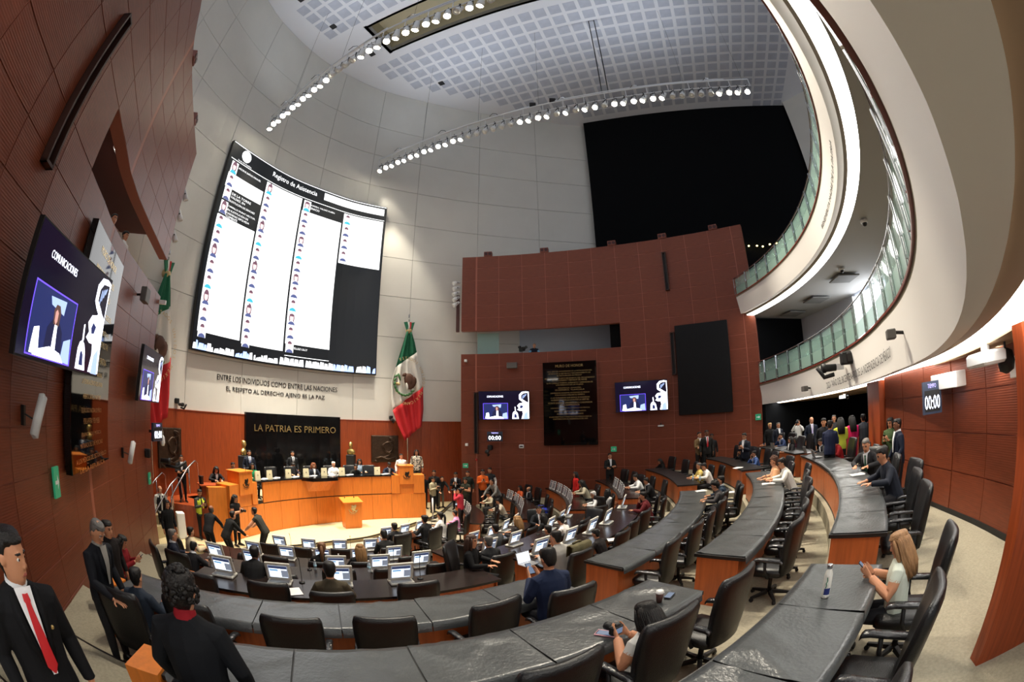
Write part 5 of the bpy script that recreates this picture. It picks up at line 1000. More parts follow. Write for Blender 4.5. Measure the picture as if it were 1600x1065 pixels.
# ------------------------------------------------------------------ people: one continuous body per pose, hair, shirt front and tie as parts
def ell_ring(c, ax, bx, n=12): return [c+ax*cos(2*pi*i/n)+bx*sin(2*pi*i/n) for i in range(n)]
V = Vector
HEAD_PROF = [(-.125, .030, .022, .020), (-.112, .022, .042, .042), (-.085, .014, .055, .064), (-.045, .006, .066, .082), (0, .0, .074, .092), (.045, -.006, .077, .096), (.085, -.010, .070, .088), (.112, -.012, .050, .064), (.126, -.012, .018, .024)]
def head_matrix(c, pitch, yaw): return Matrix.Translation(c) @ Matrix.Rotation(R(-yaw), 4, 'Z') @ Matrix.Rotation(R(pitch), 4, 'X')
def limb(mb, k, pts, rad, n=10):
    mb.mi(k); mb.tube(pts, rad, n)
def hand(mb, w_, d, nrm, side, curl=.5):
    """palm, four unequal bent fingers and a thumb leaving the side of the palm; d points along the hand, nrm out of the palm"""
    d = V(d).normalized(); nrm = V(nrm); nrm = (nrm-d*nrm.dot(d)).normalized(); s = d.cross(nrm)*side; mb.mi(2)
    mb.loft([ell_ring(w_+d*t, s*a, nrm*b, 10) for t, a, b in ((-.02, .024, .018), (.02, .032, .017), (.05, .040, .016), (.085, .041, .014), (.098, .036, .010))])
    for i, L_ in enumerate((.068, .078, .073, .056)):
        o = s*(-.031+.021*i); fan = (d+s*(-.10+.07*i)).normalized(); p0 = w_+d*.082+o; p1 = p0+fan*L_*.55; f2 = (fan+nrm*curl).normalized(); p2 = p1+f2*L_*.35; f3 = (fan+nrm*curl*2.2).normalized(); p3 = p2+f3*L_*.28
        mb.tube([p0, p1, p2, p3], [.0100, .0096, .0088, .0070], 7)
    q0 = w_+d*.022-s*.03; q1 = q0+(d*.5-s*.8+nrm*.3).normalized()*.045; q2 = q1+(d*.85-s*.25+nrm*.35).normalized()*.035
    mb.tube([q0, q1, q2], [.0125, .0115, .009], 7)
def build_body(hip, lean, head, arms, legs, female=False, torso=.50, voxel=.0105):
    """hip: pelvis centre, lean: (forward, sideways) degrees, head: (pitch, yaw), arms: {side: (elbow, wrist, hand dir, palm normal)}, legs: {side: (knee, ankle, toe dir)}"""
    mb = MB(); a, b = R(lean[0]), R(lean[1]); up = V((sin(b), sin(a), cos(a)*cos(b))).normalized(); X_ = V((1, 0, 0)); Yt = up.cross(X_).normalized()
    hip = V(hip); S = hip+up*torso; k = .92 if female else 1.0
    mb.mi(1); mb.loft([ell_ring(hip-up*.13, X_*.10, Yt*.085), ell_ring(hip-up*.09, X_*.165, Yt*.12), ell_ring(hip, X_*.172, Yt*.125), ell_ring(hip+up*.07, X_*.155*k, Yt*.115), ell_ring(hip+up*.10, X_*.14*k, Yt*.10)])
    mb.mi(0); mb.loft([ell_ring(hip-up*.10, X_*.178, Yt*.130), ell_ring(hip+up*.02, X_*.186, Yt*.138), ell_ring(hip+up*.14, X_*.172*k, Yt*.130), ell_ring(hip+up*.27, X_*.184*k, Yt*.134), ell_ring(hip+up*.38, X_*.198*k, Yt*.130), ell_ring(hip+up*.45, X_*.198*k, Yt*.112), ell_ring(S-up*.005, X_*.172*k, Yt*.090), ell_ring(S+up*.032, X_*.115, Yt*.074), ell_ring(S+up*.06, X_*.062, Yt*.058)])
    hc = S+up*.075+V((0, sin(a)*.02+.028, .095)).lerp(up*.10, .4)
    HM = head_matrix(hc, head[0], head[1])
    limb(mb, 2, [S+up*.02, (S+hc)/2+V((0, .005, -.02)), hc+V((0, -.012, -.05))], [.060, .054, .056], 12)
    mb.mi(2); mb.loft([[HM @ V((rx*cos(t), y+ry*sin(t), z)) for t in [2*pi*i/16 for i in range(16)]] for z, y, rx, ry in HEAD_PROF])
    mb.loft([[HM @ V(p) for p in r] for r in ([(-.008, .085, .030), (.008, .085, .030), (.006, .07, .03), (-.006, .07, .03)], [(-.013, .105, -.010), (.013, .105, -.010), (.011, .08, -.012), (-.011, .08, -.012)], [(-.017, .104, -.028), (.017, .104, -.028), (.014, .07, -.030), (-.014, .07, -.030)])])
    for sx in (-1, 1):
        mb.loft([[HM @ V((sx*(.070+dx), -.008+.022*k_*cos(t), .0+.032*k_*sin(t))) for t in [2*pi*i/8 for i in range(8)]] for dx, k_ in ((0, .8), (.014, 1), (.020, .5))])
        c = HM @ V((sx*.031, .083, .018)); mb.mi(5); None if voxel < .008 else mb.lathe([(.002, -.0065), (.0115, 0), (.002, .0065)], c, 8); mb.mi(7)
        mb.tube([HM @ V((sx*.016, .094, .040)), HM @ V((sx*.034, .092, .045)), HM @ V((sx*.050, .078, .038))], .0045, 6); mb.mi(2)
    mb.mi(6); mb.tube([HM @ V((-.024, .079, -.060)), HM @ V((0, .090, -.058)), HM @ V((.024, .079, -.060))], [.004, .007, .004], 8)
    for sx in (-1, 1):
        sh = S+V((sx*.172*k, 0, 0))+up*-.052; el, wr, hd, pn = arms[sx]; el = V(el); wr = V(wr)
        limb(mb, 0, [S+V((sx*.085*k, 0, 0))-up*.03, sh+V((sx*.008, 0, 0)), sh.lerp(el, .35)], [.066, .070*k, .066*k], 12)
        limb(mb, 4, [sh.lerp(el, .28), sh.lerp(el, .7), el, el.lerp(wr, .3), el.lerp(wr, .93)], [.066*k, .060*k, .055*k, .054*k, .043*k], 12)
        limb(mb, 2, [el.lerp(wr, .85), wr], [.029, .025], 10); hand(mb, wr, hd, pn, sx)
        hp = hip+V((sx*.085, 0, -.03)); kn, an, tn = legs[sx]; kn = V(kn); an = V(an); tn = V(tn)
        limb(mb, 1, [hp, hp.lerp(kn, .5), kn, kn.lerp(an, .35), an+V((0, 0, .02))], [.098, .085, .064, .060, .046], 12)
        mb.mi(3); f = tn.normalized(); sd = f.cross(V((0, 0, 1)))
        mb.loft([[an+f*t+sd*w2*cos(q)+V((0, 0, -an.z*0+hh*(.5+.5*sin(q))-.082)) for q in [2*pi*i/10 for i in range(10)]] for t, w2, hh in ((-.07, .030, .05), (-.055, .040, .085), (.0, .042, .10), (.08, .046, .072), (.15, .046, .052), (.19, .034, .036), (.20, .015, .02))])
    src = mb.mesh('src'); o = bpy.data.objects.new('src', src); COL.objects.link(o)
    md = o.modifiers.new('r', 'REMESH'); md.mode = 'VOXEL'; md.voxel_size = voxel; sm = o.modifiers.new('s', 'SMOOTH'); sm.factor = .5; sm.iterations = 2
    dg = bpy.context.evaluated_depsgraph_get(); me = bpy.data.meshes.new_from_object(o.evaluated_get(dg)); me.name = 'body'
    from mathutils.bvhtree import BVHTree
    # material of each face = material of the nearest source face
    bv = BVHTree.FromPolygons([V(v) for v in mb.v], mb.f); me.materials.clear()
    for _ in range(8): me.materials.append(BLKM)
    ids = [0]*len(me.polygons)
    for p in me.polygons: ids[p.index] = mb.m[bv.find_nearest(p.center)[2]]
    me.polygons.foreach_set('material_index', ids); me.polygons.foreach_set('use_smooth', [True]*len(ids))
    bpy.data.objects.remove(o); bpy.data.meshes.remove(src)
    CM = Matrix((( X_.x, Yt.x, up.x, hip.x), (X_.y, Yt.y, up.y, hip.y), (X_.z, Yt.z, up.z, hip.z), (0, 0, 0, 1)))
    return me, HM, CM
ST = {s: ((s*.10, .01, .50), (s*.105, -.02, .082), (s*.25, 1, 0)) for s in (-1, 1)}
SIT = {s: ((s*.13, .46, .50), (s*.12, .42, .082), (s*.15, 1, 0)) for s in (-1, 1)}
def A(ex, ey, ez, wx, wy, wz, hd, pn): return lambda s: ((s*ex, ey, ez), (s*wx, wy, wz), (s*hd[0], hd[1], hd[2]), (s*pn[0], pn[1], pn[2]))
DOWN = A(.245, -.03, 1.15, .255, .05, .90, (0, .15, -1), (-1, 0, 0)); DESK = A(.28, .12, .82, .15, .37, .815, (-.35, .95, 0), (0, 0, -1)); HOLD = A(.22, .06, 1.13, .07, .29, 1.22, (-.2, .7, .7), (-.8, 0, .3))
both = lambda f: {s: f(s) for s in (-1, 1)}
POSES = {
 'stand': dict(hip=(0, 0, .93), lean=(1, 0), head=(-4, 0), arms=both(DOWN), legs=ST),
 'back': dict(hip=(0, 0, .93), lean=(3, 0), head=(-6, 0), arms=both(A(.26, .02, 1.15, .25, .16, .93, (0, .6, -.8), (-1, 0, 0))), legs=ST),
 'cross': dict(hip=(0, 0, .93), lean=(0, 0), head=(0, 0), arms={1: ((.24, .08, 1.14), (-.04, .24, 1.18), (-1, .1, .1), (0, -1, 0)), -1: ((-.24, .08, 1.14), (.04, .20, 1.12), (1, .1, .0), (0, -1, 0))}, legs=ST),
 'phone': dict(hip=(0, 0, .93), lean=(3, 0), head=(-14, 0), arms=both(HOLD), legs=ST),
 'photo': dict(hip=(0, 0, .93), lean=(2, 0), head=(4, 0), arms=both(A(.27, .15, 1.27, .10, .20, 1.52, (-.35, .5, .8), (-.8, 0, .2))), legs=ST),
 'bow': dict(hip=(0, 0, .93), lean=(9, 0), head=(-34, 0), arms={1: ((.25, .14, 1.13), (.22, .40, 1.02), (0, 1, -.1), (0, 0, -1)), -1: ((-.26, .0, 1.14), (-.24, .14, .90), (0, .3, -1), (1, 0, 0))}, legs=ST),
 'lean': dict(hip=(0, -.12, .92), lean=(32, 0), head=(6, 0), arms=both(A(.30, .28, 1.07, .24, .48, .90, (-.1, 1, -.3), (0, 0, -1))), legs=ST),
 'sit': dict(hip=(0, 0, .55), lean=(6, 0), head=(-6, 0), arms=both(DESK), legs=SIT),
 'write': dict(hip=(0, 0, .55), lean=(24, 0), head=(-24, 0), arms=both(A(.30, .26, .83, .13, .50, .815, (-.3, .95, 0), (0, 0, -1))), legs=SIT),
 'think': dict(hip=(0, 0, .55), lean=(16, 0), head=(-12, -6), arms={1: ((.20, .38, .82), (.05, .30, 1.03), (-.1, .1, 1), (-.5, -.8, 0)), -1: ((-.30, .22, .82), (-.12, .45, .815), (.4, .9, 0), (0, 0, -1))}, legs=SIT),
 'sitphone': dict(hip=(0, 0, .55), lean=(8, 0), head=(-22, 0), arms=both(A(.25, .10, .79, .065, .36, .92, (-.2, .75, .6), (-.8, 0, .3))), legs=SIT),
 'lookup': dict(hip=(0, 0, .55), lean=(2, 0), head=(2, 8), arms=both(DESK), legs=SIT),
}
BODY = {}
def body_of(pose, yaw=0):
    if (pose, yaw) not in BODY:
        kw = dict(POSES[pose])
        if yaw: kw['head'] = (kw['head'][0], yaw)
        BODY[(pose, yaw)] = build_body(voxel=.0066 if yaw or pose in ('back', 'bow', 'sitphone') else .0105, **kw)
    return BODY[(pose, yaw)]
# hair shapes in head space (face towards +y)
def hair_mesh(kind):
    rnd = random.Random(sum(map(ord, kind))); m = MB(); n = 20
    def shell(z_front, z_back, grow, topz=.135, rough=.0, ystart=0):
        n_, J = 32, 11; rings = []
        ph = [rnd.uniform(0, 6.28) for _ in range(6)]
        for j in range(J):
            f = j/(J-1); ring = []
            for i in range(n_):
                t = 2*pi*i/n_; s_ = sin(t)                                      # s_ = 1 is the forehead, -1 the nape
                if s_ > .35: zl = z_front-.012*(1-abs(cos(t)))*0
                elif s_ > -.15: u = (s_+.15)/.5; zl = .0+(z_front-.0)*u*u        # temples drop to the ears
                else: u = (-.15-s_)/.85; zl = .0+(z_back-.0)*min(1, u*1.6)
                z = zl+(topz-.01-zl)*(1-(1-f)**1.25); zz = max(-.125, min(.1259, z/1.07))
                for q in range(len(HEAD_PROF)-1):
                    if HEAD_PROF[q][0] <= zz <= HEAD_PROF[q+1][0]:
                        u = (zz-HEAD_PROF[q][0])/(HEAD_PROF[q+1][0]-HEAD_PROF[q][0]); y0, rx, ry = [HEAD_PROF[q][w2]*(1-u)+HEAD_PROF[q+1][w2]*u for w2 in (1, 2, 3)]
                wv = sin(5*t+ph[0]+3*f)*sin(7*f+ph[1])*.6+sin(9*t+ph[2]-5*f)*.4
                g = (grow*min(1, .25+f*4))+rough*wv; rx += g; ry += g
                if j == J-1: rx *= .15; ry *= .15
                ring.append((rx*cos(t), y0+ry*s_, z+(grow*.55*min(1, f*1.5))))
            rings.append(ring)
        m.loft(rings, True)
    base = kind.replace('brown', '').replace('blond', '').replace('light', '').replace('red', '')
    if base in ('grey', 'white'): shell(.090, -.085, .008, .132, .002)
    elif base in ('short', ''): shell(.080, -.085, .012, .134, .003)
    elif base == 'bald':
        rings = []
        for z, g in ((-.07, .004), (-.02, .009), (.03, .009), (.06, .003)):
            rings.append([((.076+g)*cos(t), -.006+(.092+g)*sin(t), z) for t in [R(150+240*i/14) for i in range(15)]])
        m.loft(rings, False, False)
    elif base == 'curly':
        shell(.070, -.09, .020, .136, .004)
        for _ in range(170):
            t = rnd.uniform(0, 2*pi); ph = rnd.uniform(-.45, 1.45); s_ = sin(t)
            if s_ > .3 and ph < .62: continue
            c = V((.098*cos(t)*cos(ph), -.006+.116*s_*cos(ph), .02+.135*sin(ph))); r_ = rnd.uniform(.012, .022); nrm = c.normalized(); q = nrm.to_track_quat('Z', 'Y').to_matrix().to_4x4()
            m.lathe([(r_*.3, -r_*.5), (r_, 0), (r_*.8, r_*.5), (r_*.2, r_*.75)], (0, 0, 0), 7, Matrix.Translation(c) @ q)
    else:
        shell(.074, -.085, .017, .134, .003)
        if base in ('long', 'bob'):
            L_ = -.36 if base == 'long' else -.17; rings = []
            for j in range(7):
                f = j/6; z = .04+(L_-.04)*f; w2 = .094+.026*sin(f*2.4); yb = -.088-.022*sin(f*3)
                rings.append([(w2*cos(t)*(1+.04*rnd.uniform(-1, 1)), yb+.040+(.075 if f < .5 else .06)*sin(t)*(1 if sin(t) < 0 else .45)-(.02*f), z+.012*rnd.uniform(-1, 1)) for t in [2*pi*i/16 for i in range(16)]])
            m.loft(list(reversed(rings)), True)
            for i in range(22):
                t = R(-15+210*i/21)+pi; bx, by = .100*cos(t), -.035+.085*sin(t); L2 = L_*rnd.uniform(.85, 1.08); w_ = rnd.uniform(.004, .012); p0 = rnd.uniform(0, 6)
                m.tube([(bx*.75, by*.7, .10), (bx*1.02, by*1.02, .03), (bx*1.10+w_*sin(p0), by*1.12-.01, L2*.35), (bx*1.15+w_*sin(p0+1.5), by*1.1-.025, L2*.7), (bx*1.02+w_*sin(p0+3), by*.95-.03, L2)], [.010, .015, .017, .015, .004], 6)
            for sx in (-1, 1): m.tube([(sx*.074, .035, .085), (sx*.093, .028, .0), (sx*.098, .02, -.10), (sx*.092, .01, -.20 if base == 'long' else -.13)], [.014, .024, .026, .012], 8)
        elif base == 'bun': m.loft([[(r_*cos(t), -.115+yy, .075+r_*sin(t)) for t in [2*pi*i/10 for i in range(10)]] for r_, yy in ((.02, .035), (.046, .01), (.05, -.015), (.03, -.04), (.005, -.045))])
        elif base == 'pony': m.tube([(0, -.10, .06), (0, -.15, .04), (0, -.165, -.06), (0, -.14, -.20), (0, -.13, -.30)], [.025, .035, .04, .034, .008], 10)
    return m.mesh('hair', None, True)
HAIR = {}
HCOL = {'grey': (96, 92, 88), 'white': (214, 210, 204), 'blond': (196, 160, 108), 'longblond': (140, 104, 64), 'longred': (112, 62, 36), 'longlight': (150, 112, 76), 'longbrown': (64, 40, 28), 'ponybrown': (110, 76, 50), 'curlybrown': (86, 54, 38), 'bald': (70, 64, 60)}
def cloth(c): return mat('cloth_%d_%d_%d' % c, c, rough=.8, spec=.2)
SKIN = [mat('skin_tan', (196, 138, 104), rough=.5, spec=.35), mat('skin_brown', (122, 80, 58), rough=.5, spec=.35)]
EYE = mat('eye_dark', (30, 24, 22), rough=.2); LIP = [mat('lip_rose', (160, 84, 74), rough=.45), mat('lip_brown', (104, 60, 50), rough=.45)]; SHOE = mat('black_shoe', (16, 15, 15), rough=.3)
SHW = mat('white_shirt', (228, 228, 230), rough=.7); 
def shirt_patch(w_top, w_bot, z0, z1, lift, n=6):
    rings = []
    for j in range(n+1):
        f = j/n; z = z0+(z1-z0)*f; w2 = w_bot+(w_top-w_bot)*f; ry = .128-.045*max(0, (z-.40)/.14) if z > .40 else .130
        row = []
        for i in range(5):
            u = (i/4-.5)*2; x = u*w2; row.append((x, ry*math.sqrt(max(0, 1-(x/.19)**2))+lift, z))
        rings.append(row)
    return MB().loft(rings, False, False)
SHIRT_M = shirt_patch(.054, .016, .15, .562, .018).mesh('shirt_front', [SHW], True)
TIE_M = {}
LAP_M = MB()
for _s in (-1, 1): LAP_M.loft([[(_s*.018, .150, .15), (_s*.030, .146, .16), (_s*.020, .144, .15)], [(_s*.040, .150, .30), (_s*.088, .132, .32), (_s*.06, .138, .30)], [(_s*.056, .136, .42), (_s*.110, .104, .44), (_s*.08, .11, .42)], [(_s*.056, .092, .545), (_s*.090, .072, .55), (_s*.07, .07, .54)]])
LAP_M = LAP_M.mesh('lapels', None, True); LAP_M.materials.append(BLKM)
COLL_M = MB().loft([[(.074*cos(t), .0+.072*sin(t), .530+.014*sin(t*1)*-1) for t in [2*pi*i/16 for i in range(16)]], [(.064*cos(t), .008+.064*sin(t), .585+.018*sin(t)*-1) for t in [2*pi*i/16 for i in range(16)]]], False).mesh('collar', [SHW], True)
GLS_M = MB().tube([(-.075, .0, .022), (-.07, .085, .024), (-.05, .100, .022)], .003, 5).tube([(.075, .0, .022), (.07, .085, .024), (.05, .100, .022)], .003, 5).tube([(-.052+.022*cos(2*pi*i/10)+.02, .103, .018+.018*sin(2*pi*i/10)) for i in range(11)], .003, 5).tube([(.032+.022*cos(2*pi*i/10), .103, .018+.018*sin(2*pi*i/10)) for i in range(11)], .003, 5).mesh('glasses', [BLKM], True)
def tie_mesh(c):
    if c not in TIE_M:
        col = {'red': (190, 26, 34), 'blue': (40, 60, 110), 'black': (20, 20, 22), 'lilac': (190, 180, 220), 'green': (50, 90, 70)}[c]
        m = MB(); rows = []
        for z, w2 in ((.16, .006), (.20, .036), (.36, .028), (.50, .016), (.51, .022), (.54, .018)): rows.append([(-w2, .150-.045*max(0, (z-.40)/.14)+.006, z), (0, .156-.045*max(0, (z-.40)/.14)+.006, z), (w2, .150-.045*max(0, (z-.40)/.14)+.006, z)])
        m.loft(rows, False, False); TIE_M[c] = m.mesh('tie', [mat('tie_'+c, col, rough=.55)], True)
    return TIE_M[c]
VEST_M = {}
def vest_mesh(c):
    if c not in VEST_M:
        n = 18; rings = []
        for z, rx, ry in ((-.03, .176, .136), (.02, .186, .142), (.14, .172, .134), (.27, .184, .138), (.38, .198, .134), (.44, .186, .116), (.50, .120, .095)): rings.append([(rx*cos(R(100)+R(340)*i/(n-1)), ry*sin(R(100)+R(340)*i/(n-1)), z) for i in range(n)])
        VEST_M[c] = MB().loft(rings, False, False).mesh('vest', [cloth(c)], True)
    return VEST_M[c]
EYEB = MB().lathe([(.001, -.0115), (.007, -.0085), (.0112, -.002), (.0112, .002), (.007, .0085), (.001, .0115)], n=12).mesh('eye', [mat('eye_white', (214, 206, 200), rough=.2)], True)
IRIS = MB().lathe([(.001, .0122), (.0045, .0112), (.0062, .0095), (.001, .009)], n=12, mtx=Matrix.Rotation(-pi/2, 4, 'X')).mesh('iris', [EYE], True)
SEATED = []
def person(row):
    x, y, fz, hd, sc, pose, hair, top, bot, sk, ex, lab, ring = row
    yaw = 0
    for w2 in ex.split():
        if w2.startswith('head='): yaw = int(w2[5:])
    me, HM, CM = body_of(pose, yaw)
    h = R(-hd); off = HM.translation; ox, oy = off.x*sc, off.y*sc
    px, py = x-(ox*cos(h)-oy*sin(h)), y-(ox*sin(h)+oy*cos(h))
    o = thing('person', lab, 'person', (px, py, fz), h, scale=(sc, sc, sc)); b = link('body', me, o)
    skin = SKIN[sk]; sleeve = skin if 'bare' in ex else cloth((226, 224, 220)) if 'whitesleeve' in ex else cloth((120, 170, 200)) if 'blueshirt' in ex else cloth(top)
    hk = 'short' if hair == 'blond' else hair; hm = mat('hair_%s' % (hair if hair in HCOL else 'black'), HCOL.get(hair, (20, 16, 14)), rough=.5, spec=.35, noise=.25, nscale=40, grain=(1, 1, .25), bump=.006, bscale=90)
    tm_ = cloth(top)
    if 'pattern' in ex:
        tm_ = MATS.get('patterned_dress') or mat('patterned_dress', top, rough=.8)
        nt = tm_.node_tree
        if 'v' not in nt.nodes:
            vo = nt.nodes.new('ShaderNodeTexVoronoi'); vo.name = 'v'; vo.inputs['Scale'].default_value = 16; tc = nt.nodes.new('ShaderNodeTexCoord'); rp = nt.nodes.new('ShaderNodeValToRGB'); rp.color_ramp.interpolation = 'CONSTANT'; rp.color_ramp.elements[0].color = (.02, .02, .02, 1); rp.color_ramp.elements[1].color = srgb(214, 206, 186); rp.color_ramp.elements[1].position = .45
            nt.links.new(tc.outputs['Object'], vo.inputs['Vector']); nt.links.new(vo.outputs['Distance'], rp.inputs[0]); nt.links.new(rp.outputs[0], nt.nodes['Principled BSDF'].inputs['Base Color'])
        sleeve = tm_
    for i, mm in enumerate((tm_, cloth(bot), skin, SHOE, sleeve, EYE, LIP[sk], hm)):
        b.material_slots[i].link = 'OBJECT'; b.material_slots[i].material = mm
    if hk not in HAIR: HAIR[hk] = hair_mesh(hk); HAIR[hk].materials.append(hm)
    hr = link('hair', HAIR[hk], o, mtx=HM)
    if HAIR[hk].materials[0] != hm: hr.material_slots[0].link = 'OBJECT'; hr.material_slots[0].material = hm
    if 'shirt' in ex.split() or 'shirtgrey' in ex:
        s1 = link('shirt_front', SHIRT_M, o, mtx=CM); s2 = link('collar', COLL_M, o, mtx=CM)
        lp = link('lapels', LAP_M, o, mtx=CM); lp.material_slots[0].link = 'OBJECT'; lp.material_slots[0].material = cloth(top)
        if 'shirtgrey' in ex:
            for q in (s1, s2): q.material_slots[0].link = 'OBJECT'; q.material_slots[0].material = cloth((150, 146, 140))
    if 'redcollar' in ex:
        q = link('collar', COLL_M, o, mtx=CM); q.material_slots[0].link = 'OBJECT'; q.material_slots[0].material = cloth((140, 24, 34))
    for w2 in ex.split():
        if w2.startswith('tie='): link('tie', tie_mesh(w2[4:]), o, mtx=CM)
        if w2.startswith('vest='): link('vest', vest_mesh({'yellow': (206, 222, 70), 'black': (26, 26, 28)}[w2[5:]]), o, mtx=CM)
        if w2 == 'glasses': link('glasses', GLS_M, o, mtx=HM)
        if w2 == 'pin': MB().lathe([(.001, .006), (.011, .003), (.012, 0), (.001, -.002)], (0, 0, 0), 10, CM @ Matrix.Translation((-.105, .118, .36)) @ Matrix.Rotation(-pi/2, 4, 'X')).build('lapel_pin', [GOLD], o)
    if (pose, yaw) in (('stand', -35), ('bow', 0)):
        for sx in (-1, 1):
            e_ = link('eye', EYEB, o, mtx=HM @ Matrix.Translation((sx*.0305, .0745, .016))); link('iris', IRIS, e_)
    if ring >= 0: SEATED.append((px, py, ring, h, pose, fz))
    return o, HM, CM
import time as _t
_t0 = _t.time()
FOLK = {}
for row in PEOPLE: FOLK[row[11]] = person(row)+(row,)
print('people', len(PEOPLE), _t.time()-_t0)
# ------------------------------------------------------------------ chairs
LEA = mat('black_leather', (17, 17, 18), rough=.36, spec=.5, bump=.003, bscale=90)
WRAP = mat('clear_film_over_black', (40, 40, 42), rough=.16, spec=.6, bump=.01, bscale=26)
def sec(cx, cy, z, w_, t_, bow, n=8):                 # cross-section of the curved back: rounded slab bowed towards the sitter at its sides
    P = []
    for i in range(n+1): u = -1+2*i/n; P.append((cx+u*w_/2, cy-t_/2*(1-.25*u*u*u*u)+bow*u*u, z))
    for i in range(n+1): u = 1-2*i/n; P.append((cx+u*w_/2, cy+t_/2*(1-.45*u*u*u*u)+bow*u*u, z))
    return P
def chair_template():
    o = thing('swivel_chair', 'black leather high-back swivel chair', 'chair')
    m = MB(); m.loft([sec(0, -.235, .40, .40, .05, .03), sec(0, -.245, .43, .50, .10, .035), sec(0, -.262, .60, .56, .12, .045), sec(0, -.285, .80, .60, .12, .05), sec(0, -.315, 1.0, .62, .11, .05), sec(0, -.335, 1.10, .61, .10, .05), sec(0, -.345, 1.15, .58, .07, .05), sec(0, -.347, 1.165, .54, .03, .05)]); m.build('backrest', [LEA], o, smooth=True)
    m = MB(); rr = lambda z, w2, d2: [(w2/2*cx, d2/2*cy+.02, z) for cx, cy in ((-1, -.8), (-.8, -1), (.8, -1), (1, -.8), (1, .75), (.75, 1), (-.75, 1), (-1, .75))]
    m.loft([rr(.38, .44, .42), rr(.40, .52, .50), rr(.46, .54, .52), rr(.495, .50, .48), rr(.50, .3, .3)]); m.build('seat', [LEA], o, smooth=True)
    for s in (-1, 1):
        m = MB(); m.loft([[(s*.30+dx, y, z+dz) for dx, dz in ((-.035, -.02), (.035, -.02), (.04, .0), (.03, .02), (-.03, .02), (-.04, .0))] for y, z in ((-.24, .62), (-.20, .645), (.10, .655), (.17, .645), (.19, .62))]); m.build('armrest', [WRAP], o, smooth=True)
        MB().tube([(s*.28, -.05, .40), (s*.31, .0, .50), (s*.30, .02, .64)], .022, 8).build('arm_post', [BLKM], o, smooth=True)
    MB().tube([(0, 0, .08), (0, 0, .39)], .03, 10).build('column', [DKMET], o, smooth=True)
    m = MB()
    for i in range(5): t = 2*pi*i/5; m.loft([[(.04*cos(t)-.025*sin(t), .04*sin(t)+.025*cos(t), .07), (.04*cos(t)+.025*sin(t), .04*sin(t)-.025*cos(t), .07), (.04*cos(t)+.025*sin(t), .04*sin(t)-.025*cos(t), .12), (.04*cos(t)-.025*sin(t), .04*sin(t)+.025*cos(t), .12)], [(.30*cos(t)-.016*sin(t), .30*sin(t)+.016*cos(t), .05), (.30*cos(t)+.016*sin(t), .30*sin(t)-.016*cos(t), .05), (.30*cos(t)+.016*sin(t), .30*sin(t)-.016*cos(t), .08), (.30*cos(t)-.016*sin(t), .30*sin(t)+.016*cos(t), .08)]])
    m.build('star_base', [BLKM], o)
    for i in range(5): t = 2*pi*i/5; MB().tube([(.29*cos(t)-.02*sin(t), .29*sin(t)+.02*cos(t), .03), (.29*cos(t)+.02*sin(t), .29*sin(t)-.02*cos(t), .03)], .028, 8).build('castor', [BLKM], o)
    return o
CH0 = chair_template(); _first = [True]
def chair(x, y, z, h, label, group):
    if _first[0]: _first[0] = False; CH0.location = (x, y, z); CH0.rotation_euler = (0, 0, h); CH0['label'] = label; CH0['group'] = group; return CH0
    return dup(CH0, label, (x, y, z), h, group)

# ------------------------------------------------------------------ desks: curved blocks left, middle, right of the two aisles
RING.append((4.40, 5.05, .75, 0.0))
BL = {('left', 0): (-62.6, -52.8, 3), ('left', 1): (-71.0, -53.7, 5), ('left', 2): (-78.6, -53.4, 6), ('left', 3): (-78.4, -52.9, 5), ('left', 4): (-84.5, -52.4, 6), ('left', 5): (-91.0, -51.6, 6), ('left', 6): (-86.5, -50.5, 4),
      ('middle', 0): (-49.3, -20.4, 9), ('middle', 1): (-49.4, -21.2, 8), ('middle', 2): (-49.1, -20.2, 7), ('middle', 3): (-48.2, -18.3, 6), ('middle', 4): (-47.0, -15.4, 6), ('middle', 5): (-46.0, -14.2, 5), ('middle', 7): (-48.5, -12.0, 4),
      ('right', 0): (-18.2, -6.0, 4), ('right', 1): (-18.5, -1.6, 5), ('right', 2): (-15.1, 6.1, 5), ('right', 3): (-12.8, 10.8, 5), ('right', 4): (-11.6, 18.9, 6), ('right', 5): (-10.2, 24.0, 5), ('right', 6): (-6.0, 30.0, 4)}
ROWN = ['rearmost row', 'second row from rear', 'third row from rear', 'fourth row from rear', 'fifth row from rear', 'sixth row from rear', 'front row', 'front row']
TOPM = mat('dark_desk_top', (34, 26, 24), rough=.22, spec=.5, noise=.15, nscale=6); TOPL = mat('black_leather_top', (20, 19, 19), rough=.4)
FILM = mat('black_plastic_film', (70, 73, 74), rough=.28, spec=.55, noise=.12, nscale=4, bump=.004, bscale=30); FILM.node_tree.nodes['Principled BSDF'].inputs['Coat Weight'].default_value = .0
NOSE = mat('desk_kick_black', (16, 15, 15), rough=.5)
